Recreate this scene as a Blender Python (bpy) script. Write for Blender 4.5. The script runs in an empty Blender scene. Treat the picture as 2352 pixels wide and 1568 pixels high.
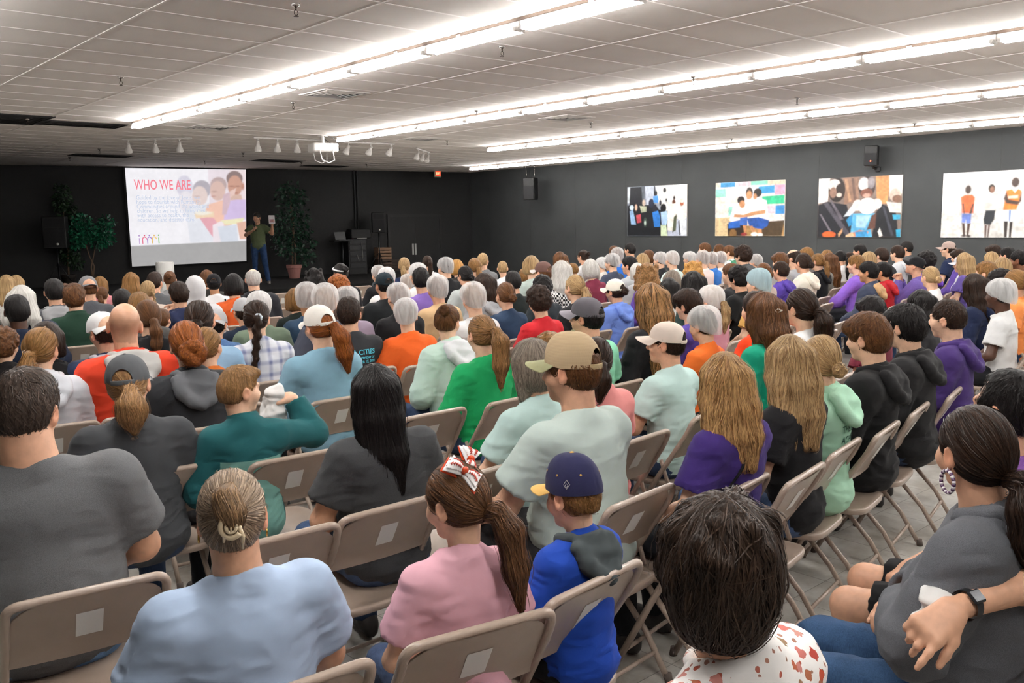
import bpy, math, random, gc
import numpy as np
from mathutils import Vector, Matrix, Euler
R_ = math.radians
rng = np.random.default_rng(7)
random.seed(7)
SC = bpy.context.scene
COL = SC.collection
F32 = np.float32
# ------------------------------------------------------------------ camera model
CAM_H = 1.79
F_PX, YAW, PITCH, ROLL = 2049.4, 0.728563, 0.132482, -0.0168131
def ray(px, py):
    a = (px - 1176) / F_PX; b = (py - 784) / F_PX
    c, s = math.cos(ROLL), math.sin(ROLL)
    u = c * a + s * b; v = -s * a + c * b
    d = math.cos(PITCH) - v * math.sin(PITCH); z = -math.sin(PITCH) - v * math.cos(PITCH)
    fx, fy = math.sin(YAW), math.cos(YAW)
    return Vector((u * fy + d * fx, -u * fx + d * fy, z))
def at_z(px, py, z):
    r = ray(px, py); t = (z - CAM_H) / r.z
    return Vector((r.x * t, r.y * t, z))
def at_y(px, py, y):
    r = ray(px, py); t = y / r.y
    return Vector((r.x * t, y, CAM_H + r.z * t))
def at_x(px, py, x):
    r = ray(px, py); t = x / r.x
    return Vector((x, r.y * t, CAM_H + r.z * t))
def make_camera():
    cam = bpy.data.cameras.new('camera'); o = bpy.data.objects.new('camera', cam); COL.objects.link(o)
    cam.sensor_fit = 'HORIZONTAL'; cam.sensor_width = 36.0; cam.lens = F_PX / 2352 * 36
    cam.clip_start = 0.05; cam.clip_end = 200
    fx, fy = math.sin(YAW), math.cos(YAW)
    fwd = Vector((fx * math.cos(PITCH), fy * math.cos(PITCH), -math.sin(PITCH)))
    right = Vector((fy, -fx, 0)); up = right.cross(fwd)
    c, s = math.cos(ROLL), math.sin(ROLL)
    # image u = c*r - s*v(down) ; image down v' = s*r + c*v
    rx = c * right + s * up
    ux = -s * right + c * up
    m = Matrix((rx, ux, -fwd)).transposed().to_4x4(); m.translation = (0, 0, CAM_H)
    o.matrix_world = m
    SC.camera = o
# ------------------------------------------------------------------ colours and materials
def lin(c):
    return c / 12.92 if c <= .04045 else ((c + .055) / 1.055) ** 2.4
def srgb(h):
    if isinstance(h, str):
        h = h.lstrip('#'); return tuple(lin(int(h[i:i + 2], 16) / 255) for i in (0, 2, 4))
    return tuple(h)
_M = {}
class N:
    """small node-tree helper"""
    def __init__(s, name):
        s.m = bpy.data.materials.new(name); s.m.use_nodes = True
        s.t = s.m.node_tree; s.t.nodes.clear()
        s.out = s.t.nodes.new('ShaderNodeOutputMaterial')
    def n(s, typ, **kw):
        nd = s.t.nodes.new('ShaderNode' + typ)
        for k, v in kw.items():
            if k.startswith('_'): setattr(nd, k[1:], v)
            else:
                key = int(k[1:]) if k[0] == 'i' and k[1:].isdigit() else k.replace('__', ' ')
                if isinstance(v, bpy.types.NodeSocket): s.t.links.new(v, nd.inputs[key])
                else: nd.inputs[key].default_value = v
        return nd
    def link(s, a, b): s.t.links.new(a, b)
    def ramp(s, fac, stops):
        nd = s.t.nodes.new('ShaderNodeValToRGB'); e = nd.color_ramp.elements
        while len(e) < len(stops): e.new(.5)
        for el, (p, c) in zip(e, stops): el.position = p; el.color = (*c[:3], 1)
        s.link(fac, nd.inputs[0]); return nd.outputs[0]
    def done(s, sh):
        s.link(sh, s.out.inputs[0]); return s.m
def c4(c): return (*c[:3], 1)
def plain(name, col, rough=.5, metal=0.0, spec=.5, emit=None, estr=0.0):
    key = ('p', name, col, rough, metal, emit, estr)
    if key in _M: return _M[key]
    k = N(name); c = srgb(col)
    b = k.n('BsdfPrincipled', Base__Color=c4(c), Roughness=rough, Metallic=metal, Specular__IOR__Level=spec)
    if emit: b.inputs['Emission Color'].default_value = c4(srgb(emit)); b.inputs['Emission Strength'].default_value = estr
    _M[key] = k.done(b.outputs[0]); return _M[key]
def cloth(col, kind='knit', col2=None):
    key = ('c', col, kind, col2)
    if key in _M: return _M[key]
    k = N('fabric'); c = srgb(col)
    tc = k.n('TexCoord'); ob = tc.outputs['Object']
    big = k.n('TexNoise', Vector=ob, Scale=9.0, Detail=3.0, Roughness=.6)
    fine = k.n('TexNoise', Vector=ob, Scale=700.0, Detail=2.0)
    hi = tuple(min(1, x * 1.05 + .002) for x in c); lo = tuple(x * .95 for x in c)
    if kind == 'heather':
        hi = tuple(min(1, x * 1.28 + .006) for x in c); lo = tuple(x * .78 for x in c)
        colr = k.ramp(fine.outputs[0], [(.36, lo), (.64, hi)])
    elif kind == 'plaid':
        sp = k.n('SeparateXYZ', Vector=ob); c2 = srgb(col2)
        def band(sock, w):
            m = k.n('Math', _operation='MULTIPLY', i0=sock, i1=w); s_ = k.n('Math', _operation='SINE', i0=m.outputs[0])
            a = k.n('Math', _operation='MULTIPLY_ADD', i0=s_.outputs[0], i1=.9, i2=-.1); a.use_clamp = True
            return a.outputs[0]
        ab = k.n('Math', _operation='ADD', i0=band(sp.outputs[0], 78.0), i1=band(sp.outputs[2], 78.0))
        ab = k.n('Math', _operation='MULTIPLY', i0=ab.outputs[0], i1=.5)
        colr = k.ramp(ab.outputs[0], [(.0, c), (.45, tuple(.55 * a + .45 * b for a, b in zip(c, c2))), (1, c2)])
    elif kind == 'hound':
        ch = k.n('TexChecker', Vector=ob, Scale=44.0, Color1=c4(c), Color2=c4(srgb(col2))); colr = ch.outputs[0]
    elif kind == 'floral':
        vo = k.n('TexVoronoi', Vector=ob, Scale=26.0, Randomness=1.0)
        no = k.n('TexNoise', Vector=ob, Scale=75.0, Detail=2.0)
        v2 = k.n('TexVoronoi', Vector=ob, Scale=46.0, Randomness=1.0)
        def flower(v, r):
            a = k.n('Math', _operation='MULTIPLY_ADD', i0=no.outputs[0], i1=.55, i2=v.outputs['Distance'])
            m = k.n('Math', _operation='LESS_THAN', i0=a.outputs[0], i1=r); return m.outputs[0]
        pal = k.ramp(k.n('SeparateXYZ', Vector=vo.outputs['Color']).outputs[0],
                     [(0, srgb('#a8382c')), (.33, srgb('#c98f86')), (.55, srgb('#8c7455')), (.8, srgb('#b5482f'))])
        pal2 = k.ramp(k.n('SeparateXYZ', Vector=v2.outputs['Color']).outputs[1], [(0, srgb('#8a6a55')), (.5, srgb('#b07a6c')), (.9, srgb('#a34a38'))])
        m1 = k.n('Mix', _data_type='RGBA', i0=flower(v2, .50), i6=c4(c), i7=pal2)
        m2 = k.n('Mix', _data_type='RGBA', i0=flower(vo, .60), i6=m1.outputs[2], i7=pal); colr = m2.outputs[2]
    elif kind == 'twotone':
        sp = k.n('SeparateXYZ', Vector=ob); ax = k.n('Math', _operation='GREATER_THAN', i0=k.n('Math', _operation='ABSOLUTE', i0=sp.outputs[0]).outputs[0], i1=.150); az = k.n('Math', _operation='GREATER_THAN', i0=sp.outputs[2], i1=.86); ay = k.n('Math', _operation='GREATER_THAN', i0=sp.outputs[1], i1=.06); m = k.n('Math', _operation='MAXIMUM', i0=k.n('Math', _operation='MAXIMUM', i0=ax.outputs[0], i1=az.outputs[0]).outputs[0], i1=ay.outputs[0])
        colr = k.n('Mix', _data_type='RGBA', i0=m.outputs[0], i6=c4(srgb(col2)), i7=c4(c)).outputs[2]
    elif kind == 'mesh':
        sp = k.n('SeparateXYZ', Vector=ob); at = k.n('Math', _operation='ARCTAN2', i0=sp.outputs[0], i1=sp.outputs[1])
        w1 = k.n('Math', _operation='SINE', i0=k.n('Math', _operation='MULTIPLY', i0=at.outputs[0], i1=190.0).outputs[0]); w2 = k.n('Math', _operation='SINE', i0=k.n('Math', _operation='MULTIPLY', i0=sp.outputs[2], i1=1500.0).outputs[0])
        mm = k.n('Math', _operation='MULTIPLY_ADD', i0=k.n('Math', _operation='ADD', i0=w1.outputs[0], i1=w2.outputs[0]).outputs[0], i1=.25, i2=.5); colr = k.ramp(mm.outputs[0], [(.1, tuple(x * .72 for x in c)), (.6, tuple(min(1, x * 1.08) for x in c))])
    elif kind == 'denim':
        st = k.n('Mapping', Vector=ob, Scale=(300, 300, 40)); ns = k.n('TexNoise', Vector=st.outputs[0], Scale=1.0, Detail=2.0)
        ad = k.n('Math', _operation='MULTIPLY_ADD', i0=ns.outputs[0], i1=.45, i2=k.n('Math', _operation='MULTIPLY', i0=big.outputs[0], i1=.55).outputs[0])
        colr = k.ramp(ad.outputs[0], [(.3, tuple(x * .6 for x in c)), (.7, tuple(min(1, x * 1.5 + .01) for x in c))])
    else:
        colr = k.ramp(big.outputs[0], [(.3, lo), (.7, hi)])
    mp = k.n('Mapping', Vector=ob, Scale=(1, 1, .7)); wr = k.n('TexNoise', Vector=mp.outputs[0], Scale=8.0, Detail=2.0, Roughness=.45, Distortion=.8)
    mix = k.n('Math', _operation='MULTIPLY_ADD', i0=fine.outputs[0], i1=.035, i2=wr.outputs[0])
    bp = k.n('Bump', Strength=.3, Distance=.016, Height=mix.outputs[0])
    b = k.n('BsdfPrincipled', Base__Color=colr, Roughness=.85, Normal=bp.outputs[0], Specular__IOR__Level=.14)
    b.inputs['Sheen Weight'].default_value = .04; b.inputs['Sheen Roughness'].default_value = .5
    _M[key] = k.done(b.outputs[0]); return _M[key]
def skin(tone):
    key = ('s', tone)
    if key in _M: return _M[key]
    k = N('skin'); at = k.n('Attribute', _attribute_name='tint')
    c = srgb(tone); tc = k.n('TexCoord')
    no = k.n('TexNoise', Vector=tc.outputs['Object'], Scale=32.0, Detail=4.0)
    base = k.ramp(no.outputs[0], [(.3, tuple(x * .88 for x in c)), (.7, tuple(min(1, x * 1.07) for x in c))])
    mul = k.n('Mix', _data_type='RGBA', _blend_type='MULTIPLY', i0=1.0, i6=base, i7=at.outputs['Color'])
    fi = k.n('TexNoise', Vector=tc.outputs['Object'], Scale=260.0, Detail=2.0)
    bp = k.n('Bump', Strength=.12, Distance=.003, Height=fi.outputs[0])
    b = k.n('BsdfPrincipled', Base__Color=mul.outputs[2], Roughness=.48, Normal=bp.outputs[0], Specular__IOR__Level=.4)
    _M[key] = k.done(b.outputs[0]); return _M[key]
def hairmat(dark, light, streak=.5, mid=None):
    key = ('h', dark, light, streak)
    if key in _M: return _M[key]
    k = N('hair'); at = k.n('Attribute', _attribute_name='hv')
    n1 = k.n('TexNoise', Vector=at.outputs['Vector'], Scale=7.0, Detail=3.0, Roughness=.6)
    n2 = k.n('TexNoise', Vector=at.outputs['Vector'], Scale=34.0, Detail=2.0)
    a = k.n('Math', _operation='MULTIPLY_ADD', i0=n1.outputs[0], i1=.62, i2=k.n('Math', _operation='MULTIPLY', i0=n2.outputs[0], i1=.38).outputs[0])
    d, l = srgb(dark), srgb(light); w = .075 + .16 * (1 - streak)
    col = k.ramp(a.outputs[0], [(.5 - w, d), (.5 + w, l)])
    bp = k.n('Bump', Strength=.75, Distance=.006, Height=n2.outputs[0])
    b = k.n('BsdfPrincipled', Base__Color=col, Roughness=.46, Normal=bp.outputs[0], Specular__IOR__Level=.22)
    _M[key] = k.done(b.outputs[0]); return _M[key]
def netmat(col='#e8e8e8', alpha=.5):
    key = ('n', col, alpha)
    if key in _M: return _M[key]
    k = N('hair_net'); tc = k.n('TexCoord'); c = srgb(col)
    mp = k.n('Mapping', Vector=tc.outputs['Object'], Scale=(24, 24, 6)); n1 = k.n('TexNoise', Vector=mp.outputs[0], Scale=1.0, Detail=3.0, Roughness=.55, Distortion=.9)
    al = k.n('MapRange', Value=n1.outputs[0]); al.inputs[1].default_value = .32; al.inputs[2].default_value = .72
    al.inputs[3].default_value = alpha - .02; al.inputs[4].default_value = min(.97, alpha + .24)
    d = k.n('BsdfDiffuse', Color=c4(c)); tl = k.n('BsdfTranslucent', Color=c4(c))
    ms = k.n('MixShader', i0=.4, i1=d.outputs[0], i2=tl.outputs[0]); tr = k.n('BsdfTransparent')
    m2 = k.n('MixShader', i0=al.outputs[0], i1=tr.outputs[0], i2=ms.outputs[0])
    _M[key] = k.done(m2.outputs[0]); return _M[key]
# ------------------------------------------------------------------ object helpers
def tag(o, label=None, cat=None, group=None, kind=None):
    if label: o['label'] = label
    if cat: o['category'] = cat
    if group: o['group'] = group
    if kind: o['kind'] = kind
    return o
def empty(name, loc=(0, 0, 0), rz=0.0):
    o = bpy.data.objects.new(name, None); COL.objects.link(o)
    o.empty_display_size = .1; o.location = loc; o.rotation_euler = (0, 0, rz); return o
def link(name, me, parent=None, mat=None, loc=None, mw=None):
    o = bpy.data.objects.new(name, me); COL.objects.link(o)
    if parent is not None: o.parent = parent
    if mat is not None: setmat(o, mat)
    if loc is not None: o.location = loc
    if mw is not None: o.matrix_basis = mw
    return o
def setmat(o, mat):
    me = o.data
    if not me.materials: me.materials.append(mat)
    o.material_slots[0].link = 'OBJECT'; o.material_slots[0].material = mat
def mesh_np(name, V, Q, smooth=True, attrs=None, tris=None):
    """mesh from numpy vertices and quads (and triangles)"""
    me = bpy.data.meshes.new(name)
    V = np.asarray(V, F32); Q = np.asarray(Q, np.int32).reshape(-1, 4)
    T = np.asarray(tris if tris is not None else [], np.int32).reshape(-1, 3)
    me.vertices.add(len(V)); me.vertices.foreach_set('co', V.ravel())
    nl = Q.size + T.size; me.loops.add(nl); me.loops.foreach_set('vertex_index', np.concatenate([Q.ravel(), T.ravel()]).astype(np.int32))
    npol = len(Q) + len(T); me.polygons.add(npol)
    me.polygons.foreach_set('loop_start', np.concatenate([np.arange(len(Q)) * 4, Q.size + np.arange(len(T)) * 3]).astype(np.int32))
    me.polygons.foreach_set('use_smooth', np.full(npol, smooth, bool))
    for k, (typ, arr) in (attrs or {}).items():
        a = me.attributes.new(k, typ, 'POINT')
        a.data.foreach_set('vector' if typ == 'FLOAT_VECTOR' else ('color' if typ == 'FLOAT_COLOR' else 'value'), np.asarray(arr, F32).ravel())
    me.update(calc_edges=True); return me
class MB:
    """collects boxes, tubes and grids into one mesh"""
    def __init__(s): s.V = []; s.Q = []; s.T = []; s.n = 0; s.sm = True
    def add(s, V, Q, T=()):
        V = np.asarray(V, float)
        s.V.append(V); Q = np.asarray(Q, int).reshape(-1, 4); T = np.asarray(T, int).reshape(-1, 3)
        s.Q.append(Q + s.n); s.T.append(T + s.n); s.n += len(V); return s
    def box(s, c, d, rot=None, bev=0.0):
        """box with centre c and size d; bev chamfers its edges"""
        h = np.array(d) / 2.0
        if bev > 0:
            b = min(bev, h.min() * .95); V = []; idx = {}
            for sx in (-1, 1):
                for sy in (-1, 1):
                    for sz in (-1, 1):
                        for ax in range(3):
                            p = h - b; p[ax] = h[ax]; idx[(sx, sy, sz, ax)] = len(V); V.append(p * (sx, sy, sz))
            Q = []; T = []
            for ax in range(3):
                a, b2 = [i for i in range(3) if i != ax]
                for sg in (-1, 1):
                    def kf(u, v):
                        t = [0, 0, 0]; t[ax] = sg; t[a] = u; t[b2] = v; return idx[(*t, ax)]
                    q = [kf(-1, -1), kf(1, -1), kf(1, 1), kf(-1, 1)]
                    if (sg > 0) != (ax != 1): q = q[::-1]
                    Q.append(q)
                for u in (-1, 1):
                    for v in (-1, 1):
                        t0 = [0, 0, 0]; t0[a] = u; t0[b2] = v
                        k0 = list(t0); k1 = list(t0); k0[ax] = -1; k1[ax] = 1
                        q = [idx[(*k0, a)], idx[(*k1, a)], idx[(*k1, b2)], idx[(*k0, b2)]]
                        flip = (u * v > 0) != (ax != 1)
                        Q.append(q[::-1] if not flip else q)
            for sx in (-1, 1):
                for sy in (-1, 1):
                    for sz in (-1, 1):
                        t = [idx[(sx, sy, sz, 0)], idx[(sx, sy, sz, 1)], idx[(sx, sy, sz, 2)]]
                        T.append(t if sx * sy * sz > 0 else t[::-1])
            V = np.array(V)
        else:
            V = np.array([[x, y, z] for x in (-1, 1) for y in (-1, 1) for z in (-1, 1)], float) * h
            Q = [[0, 1, 3, 2], [4, 6, 7, 5], [0, 4, 5, 1], [2, 3, 7, 6], [0, 2, 6, 4], [1, 5, 7, 3]]; T = []
        if rot is not None: V = V @ np.array(rot).T
        return s.add(V + np.array(c, float), Q, T)
    def tube(s, pts, r, seg=10, closed=False, cap=True, flat=None):
        """swept tube; r a number or one per point"""
        P = np.array(pts, float); n = len(P); r = np.broadcast_to(np.asarray(r, float), (n,))
        tg = np.roll(P, -1, 0) - np.roll(P, 1, 0) if closed else np.gradient(P, axis=0)
        tg /= np.linalg.norm(tg, axis=1)[:, None] + 1e-12
        up = np.array([0, 0, 1.0]) if abs(tg[0][2]) < .9 else np.array([0, 1.0, 0])
        a = np.cross(tg[0], up); a /= np.linalg.norm(a); V = []
        th = np.arange(seg) * 2 * np.pi / seg
        for i in range(n):
            a = a - tg[i] * (a @ tg[i]); a /= np.linalg.norm(a) + 1e-12; b = np.cross(tg[i], a)
            V.append(P[i] + r[i] * (np.cos(th)[:, None] * a + np.sin(th)[:, None] * b))
        V = np.concatenate(V); Q = []
        for i in range(n if closed else n - 1):
            j = (i + 1) % n
            for k in range(seg):
                l = (k + 1) % seg; Q.append([i * seg + k, i * seg + l, j * seg + l, j * seg + k])
        T = []
        if cap and not closed:
            c0, c1 = len(V), len(V) + 1; V = np.vstack([V, P[0], P[-1]])
            for k in range(seg):
                l = (k + 1) % seg; T.append([c0, l, k]); T.append([c1, (n - 1) * seg + k, (n - 1) * seg + l])
        return s.add(V, Q, T)
    def cyl(s, a, b, r, r2=None, seg=16):
        a = np.array(a, float); b = np.array(b, float)
        return s.tube([a, b], [r, r if r2 is None else r2], seg)
    def lathe(s, prof, c=(0, 0, 0), seg=24):
        V = []; Q = []
        th = np.arange(seg) * 2 * np.pi / seg; n = len(prof)
        for (r, z) in prof: V += [[c[0] + r * math.cos(t), c[1] + r * math.sin(t), c[2] + z] for t in th]
        for i in range(n - 1):
            for k in range(seg):
                l = (k + 1) % seg; Q.append([i * seg + k, i * seg + l, (i + 1) * seg + l, (i + 1) * seg + k])
        return s.add(V, Q)
    def grid(s, G, flip=False):
        """grid of points (m,n,3)"""
        G = np.asarray(G, float); m, n = G.shape[:2]
        i, j = np.meshgrid(np.arange(m - 1), np.arange(n - 1), indexing='ij')
        a = (i * n + j).ravel(); Q = np.stack([a, a + n, a + n + 1, a + 1], 1)
        if flip: Q = Q[:, ::-1]
        return s.add(G.reshape(-1, 3), Q)
    def mesh(s, name, smooth=None):
        return mesh_np(name, np.concatenate(s.V), np.concatenate(s.Q), s.sm if smooth is None else smooth, tris=np.concatenate(s.T))
    def build(s, name, mat=None, parent=None, smooth=False, loc=None, rz=None):
        o = link(name, s.mesh(name, smooth), parent, mat, loc)
        if rz is not None: o.rotation_euler = (0, 0, rz)
        if smooth == 'auto': pass
        return o
def autosmooth(me, deg=40):
    me.polygons.foreach_set('use_smooth', np.ones(len(me.polygons), bool))
    me.set_sharp_from_angle(angle=R_(deg)); return me
# ------------------------------------------------------------------ signed distance bodies
def rc(a, b, r1, r2=None, k=.03, op=1, flat=False):
    return dict(t='r', a=np.array(a, float), b=np.array(b, float), r1=r1, r2=r1 if r2 is None else r2, k=k, op=op, flat=flat)
def el(c, r, rot=None, k=.03, op=1):
    return dict(t='e', c=np.array(c, float), r=np.array(r, float), R=np.eye(3) if rot is None else np.array(rot), k=k, op=op)
def eul(x=0, y=0, z=0):
    return np.array(Euler((R_(x), R_(y), R_(z))).to_matrix())
def xf(prims, M):
    """prims moved by a rigid 4x4 matrix with uniform scale"""
    M = np.array(M); S = np.linalg.norm(M[:3, 0]); Rm = M[:3, :3] / S; t = M[:3, 3]; out = []
    for p in prims:
        q = dict(p); q['k'] = p['k'] * S
        if p['t'] == 'r': q['a'] = M[:3, :3] @ p['a'] + t; q['b'] = M[:3, :3] @ p['b'] + t; q['r1'] = p['r1'] * S; q['r2'] = p['r2'] * S
        else: q['c'] = M[:3, :3] @ p['c'] + t; q['r'] = p['r'] * S; q['R'] = Rm @ p['R']
        out.append(q)
    return out
def bound(p):
    if p['t'] == 'r': return (p['a'] + p['b']) / 2, np.linalg.norm(p['b'] - p['a']) / 2 + max(p['r1'], p['r2'])
    return p['c'], p['r'].max()
def pdist(p, P):
    if p['t'] == 'r':
        a, b = p['a'], p['b']; ba = b - a; L2 = ba @ ba + 1e-12; pa = P - a.astype(P.dtype)
        h = np.clip(pa @ ba.astype(P.dtype) / L2, 0, 1).astype(P.dtype)
        q = pa - h[:, None] * ba.astype(P.dtype)
        d = np.sqrt(np.einsum('ij,ij->i', q, q)) - (p['r1'] + (p['r2'] - p['r1']) * h)
        if p['flat']: d = np.maximum(d, ((P - b.astype(P.dtype)) @ (ba / math.sqrt(L2)).astype(P.dtype)))
        return d
    q = (P - p['c'].astype(P.dtype)) @ p['R'].astype(P.dtype)
    r = p['r'].astype(P.dtype); a = q / r; b = a / r
    k0 = np.sqrt(np.einsum('ij,ij->i', a, a)); k1 = np.sqrt(np.einsum('ij,ij->i', b, b)) + 1e-9
    return k0 * (k0 - 1) / k1
def seval(prims, P, d=None):
    if d is None: d = np.full(len(P), 1.0, P.dtype)
    for p in prims:
        e = pdist(p, P); k = p['k']
        if p['op'] > 0:
            h = np.clip(.5 + .5 * (d - e) / k, 0, 1); d = d + (e - d) * h - k * h * (1 - h)
        else:
            e = -e; h = np.clip(.5 - .5 * (d - e) / k, 0, 1); d = d + (e - d) * h + k * h * (1 - h)
    return d
_off = np.array([[i, j, k] for i in (0, 1) for j in (0, 1) for k in (0, 1)])
_edges = [(a, b) for a in range(8) for b in range(8) if a < b and np.abs(_off[a] - _off[b]).sum() == 1]
def sdf_mesh(prims, res, pad=.03, fn=None):
    """surface nets over the smooth union of prims; returns vertices, quads"""
    B = [bound(p) for p in prims]; U = [b for b, p in zip(B, prims) if p['op'] > 0]
    lo = np.min([c - r for c, r in U], 0) - pad; hi = np.max([c + r for c, r in U], 0) + pad
    n = 14; nb = np.ceil((hi - lo) / (res * n)).astype(int); N_ = nb * n + 1
    f = np.full(N_, 1.0, F32)
    gi = np.arange(n + 1); I, J, K = np.meshgrid(gi, gi, gi, indexing='ij')
    loc = (np.stack([I, J, K], -1).reshape(-1, 3) * res).astype(F32); hd = res * n * .87
    bc = np.array([b[0] for b in B]); br = np.array([b[1] for b in B]); kk = np.array([p['k'] for p in prims]); op = np.array([p['op'] for p in prims])
    for bx in range(nb[0]):
        for by in range(nb[1]):
            for bz in range(nb[2]):
                o = lo + np.array([bx, by, bz]) * n * res; c = o + n * res / 2
                near = np.linalg.norm(bc - c, axis=1) < br + hd + kk + .012
                if not (near & (op > 0)).any(): continue
                sel = [prims[i] for i in np.nonzero(near)[0]]
                P = loc + o.astype(F32)
                # cheap look at a few points first
                d0 = seval(sel, P[::91])
                if np.abs(d0).min() > res * n * .95: 
                    f[bx * n:(bx + 1) * n + 1, by * n:(by + 1) * n + 1, bz * n:(bz + 1) * n + 1] = np.sign(d0[0]) if False else np.where(d0[0] < 0, -1.0, 1.0)
                    continue
                d = seval(sel, P)
                if fn is not None: d = fn(P, d)
                f[bx * n:(bx + 1) * n + 1, by * n:(by + 1) * n + 1, bz * n:(bz + 1) * n + 1] = d.reshape(n + 1, n + 1, n + 1)
    return snets(f, lo, res)
def snets(f, lo, res):
    s = f < 0; cs = [s[i:s.shape[0] - 1 + i, j:s.shape[1] - 1 + j, k:s.shape[2] - 1 + k] for i, j, k in _off]
    cnt = sum(c.astype(np.int8) for c in cs); act = (cnt > 0) & (cnt < 8)
    ci = np.argwhere(act); idm = np.full(act.shape, -1, np.int32); idm[act] = np.arange(len(ci))
    v8 = np.stack([f[ci[:, 0] + i, ci[:, 1] + j, ci[:, 2] + k] for i, j, k in _off], 1)
    acc = np.zeros((len(ci), 3)); num = np.zeros(len(ci))
    for a, b in _edges:
        fa, fb = v8[:, a], v8[:, b]; m = (fa < 0) != (fb < 0)
        t = np.where(m, fa / np.where(m, fa - fb, 1), 0)
        acc += m[:, None] * (_off[a] + t[:, None] * (_off[b] - _off[a])); num += m
    V = lo + (ci + acc / num[:, None]) * res
    Q = []
    for ax in range(3):
        u, w = [(1, 2), (2, 0), (0, 1)][ax]
        sl0 = [slice(None)] * 3; sl1 = [slice(None)] * 3
        sl0[ax] = slice(0, -1); sl1[ax] = slice(1, None)
        a, b = s[tuple(sl0)], s[tuple(sl1)]; e = np.argwhere(a != b)
        e = e[(e[:, u] > 0) & (e[:, w] > 0) & (e[:, u] < idm.shape[u]) & (e[:, w] < idm.shape[w])]
        if not len(e): continue
        def g(du, dw):
            q = e.copy(); q[:, u] -= du; q[:, w] -= dw; return idm[q[:, 0], q[:, 1], q[:, 2]]
        q = np.stack([g(1, 1), g(0, 1), g(0, 0), g(1, 0)], 1)
        fl = ~a[e[:, 0], e[:, 1], e[:, 2]]; q[fl] = q[fl][:, ::-1]
        Q.append(q[(q >= 0).all(1)])
    return V, np.concatenate(Q)
def vnorm(V, Q):
    n = np.cross(V[Q[:, 2]] - V[Q[:, 0]], V[Q[:, 3]] - V[Q[:, 1]]); out = np.zeros_like(V)
    for k in range(4): np.add.at(out, Q[:, k], n)
    return out / (np.linalg.norm(out, axis=1)[:, None] + 1e-12)
_perm = np.random.default_rng(3).random((64, 64, 64)).astype(F32)
def noise(P, sc):
    """smooth value noise, -1..1"""
    q = np.asarray(P) * sc + 100.0; i = np.floor(q).astype(int); t = q - i; t = t * t * (3 - 2 * t); r = 0
    for dx in (0, 1):
        for dy in (0, 1):
            for dz in (0, 1):
                w = (t[:, 0] if dx else 1 - t[:, 0]) * (t[:, 1] if dy else 1 - t[:, 1]) * (t[:, 2] if dz else 1 - t[:, 2])
                r = r + w * _perm[(i[:, 0] + dx) & 63, (i[:, 1] + dy) & 63, (i[:, 2] + dz) & 63]
    return r * 2 - 1
def sgrad(prims, P, e=.004):
    P = P.astype(float); g = np.stack([seval(prims, P + e * np.eye(3)[i]) - seval(prims, P - e * np.eye(3)[i]) for i in range(3)], 1)
    return g / (np.linalg.norm(g, axis=1)[:, None] + 1e-9)
# ------------------------------------------------------------------ people
def V3(*a): return np.array(a, float)
ARMS = {  # elbow and wrist of the right arm (x outward), seated
    'lap': ((.245, .05, .71), (.085, .27, .60)),
    'cross': ((.25, .09, .73), (-.05, .24, .74)),
    'knee': ((.24, .16, .72), (.15, .40, .60)),
    'chin': ((.21, .20, .74), (.05, .22, 1.02)),
    'down': ((.26, -.02, .70), (.24, .10, .50)),
}
def skel(p):
    w = p.get('w', 1.0); J = {}
    ln = R_(p.get('lean', 0)); u = V3(0, math.sin(ln), math.cos(ln)); tw = p.get('twist', 0)
    stand = p.get('stand', False); z0 = .95 if stand else .53
    H = V3(0, -.02, z0); J['H'] = H; J['u'] = u
    J['C'] = H + .29 * u; sh = H + .420 * u
    rt = eul(0, 0, tw); lat = rt @ V3(1, 0, 0); J['lat'] = lat
    sw = .160 * w ** .7; dr = p.get('drop', 0.0)
    J['S'] = {1: sh + lat * sw - u * dr, -1: sh - lat * sw - u * dr}
    J['NB'] = H + .475 * u + V3(0, .0, 0)
    hx = p.get('hx', .03)
    J['HC'] = J['NB'] + V3(p.get('hs', 0), hx, .185)
    J['HM'] = Matrix.Translation(J['HC']) @ Euler((0, 0, R_(p.get('hy', 0)))).to_matrix().to_4x4() @ Euler((R_(-p.get('hp', 4)), R_(p.get('hr', 0)), 0)).to_matrix().to_4x4() @ Matrix.Scale(p.get('hsc', 1.0), 4)
    J['E'] = {}; J['W'] = {}
    for sd, key in ((1, 'ar'), (-1, 'al')):
        a = p.get(key, p.get('arms', 'lap')); a = ARMS[a] if isinstance(a, str) else a
        e, wr = a[0], a[1]; wf = w ** .5
        J['E'][sd] = V3(sd * e[0] * wf, e[1], e[2] + z0 - .53); J['W'][sd] = V3(sd * wr[0], wr[1], wr[2] + z0 - .53)
        if key in p and not isinstance(p[key], str) and len(p[key]) > 2: J['hand%d' % sd] = p[key][2]
    J['K'] = {}; J['A'] = {}; J['hip'] = {}
    for sd, key in ((1, 'lr'), (-1, 'll')):
        J['hip'][sd] = V3(sd * .088 * w ** .6, .0, z0 - .01)
        l = p.get(key, ((.12, .43, .50), (.125, .40, .09)) if not stand else ((.11, .02, .50), (.13, -.01, .09)))
        J['K'][sd] = V3(sd * l[0][0], l[0][1], l[0][2]); J['A'][sd] = V3(sd * l[1][0], l[1][1], l[1][2])
    return J
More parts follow.
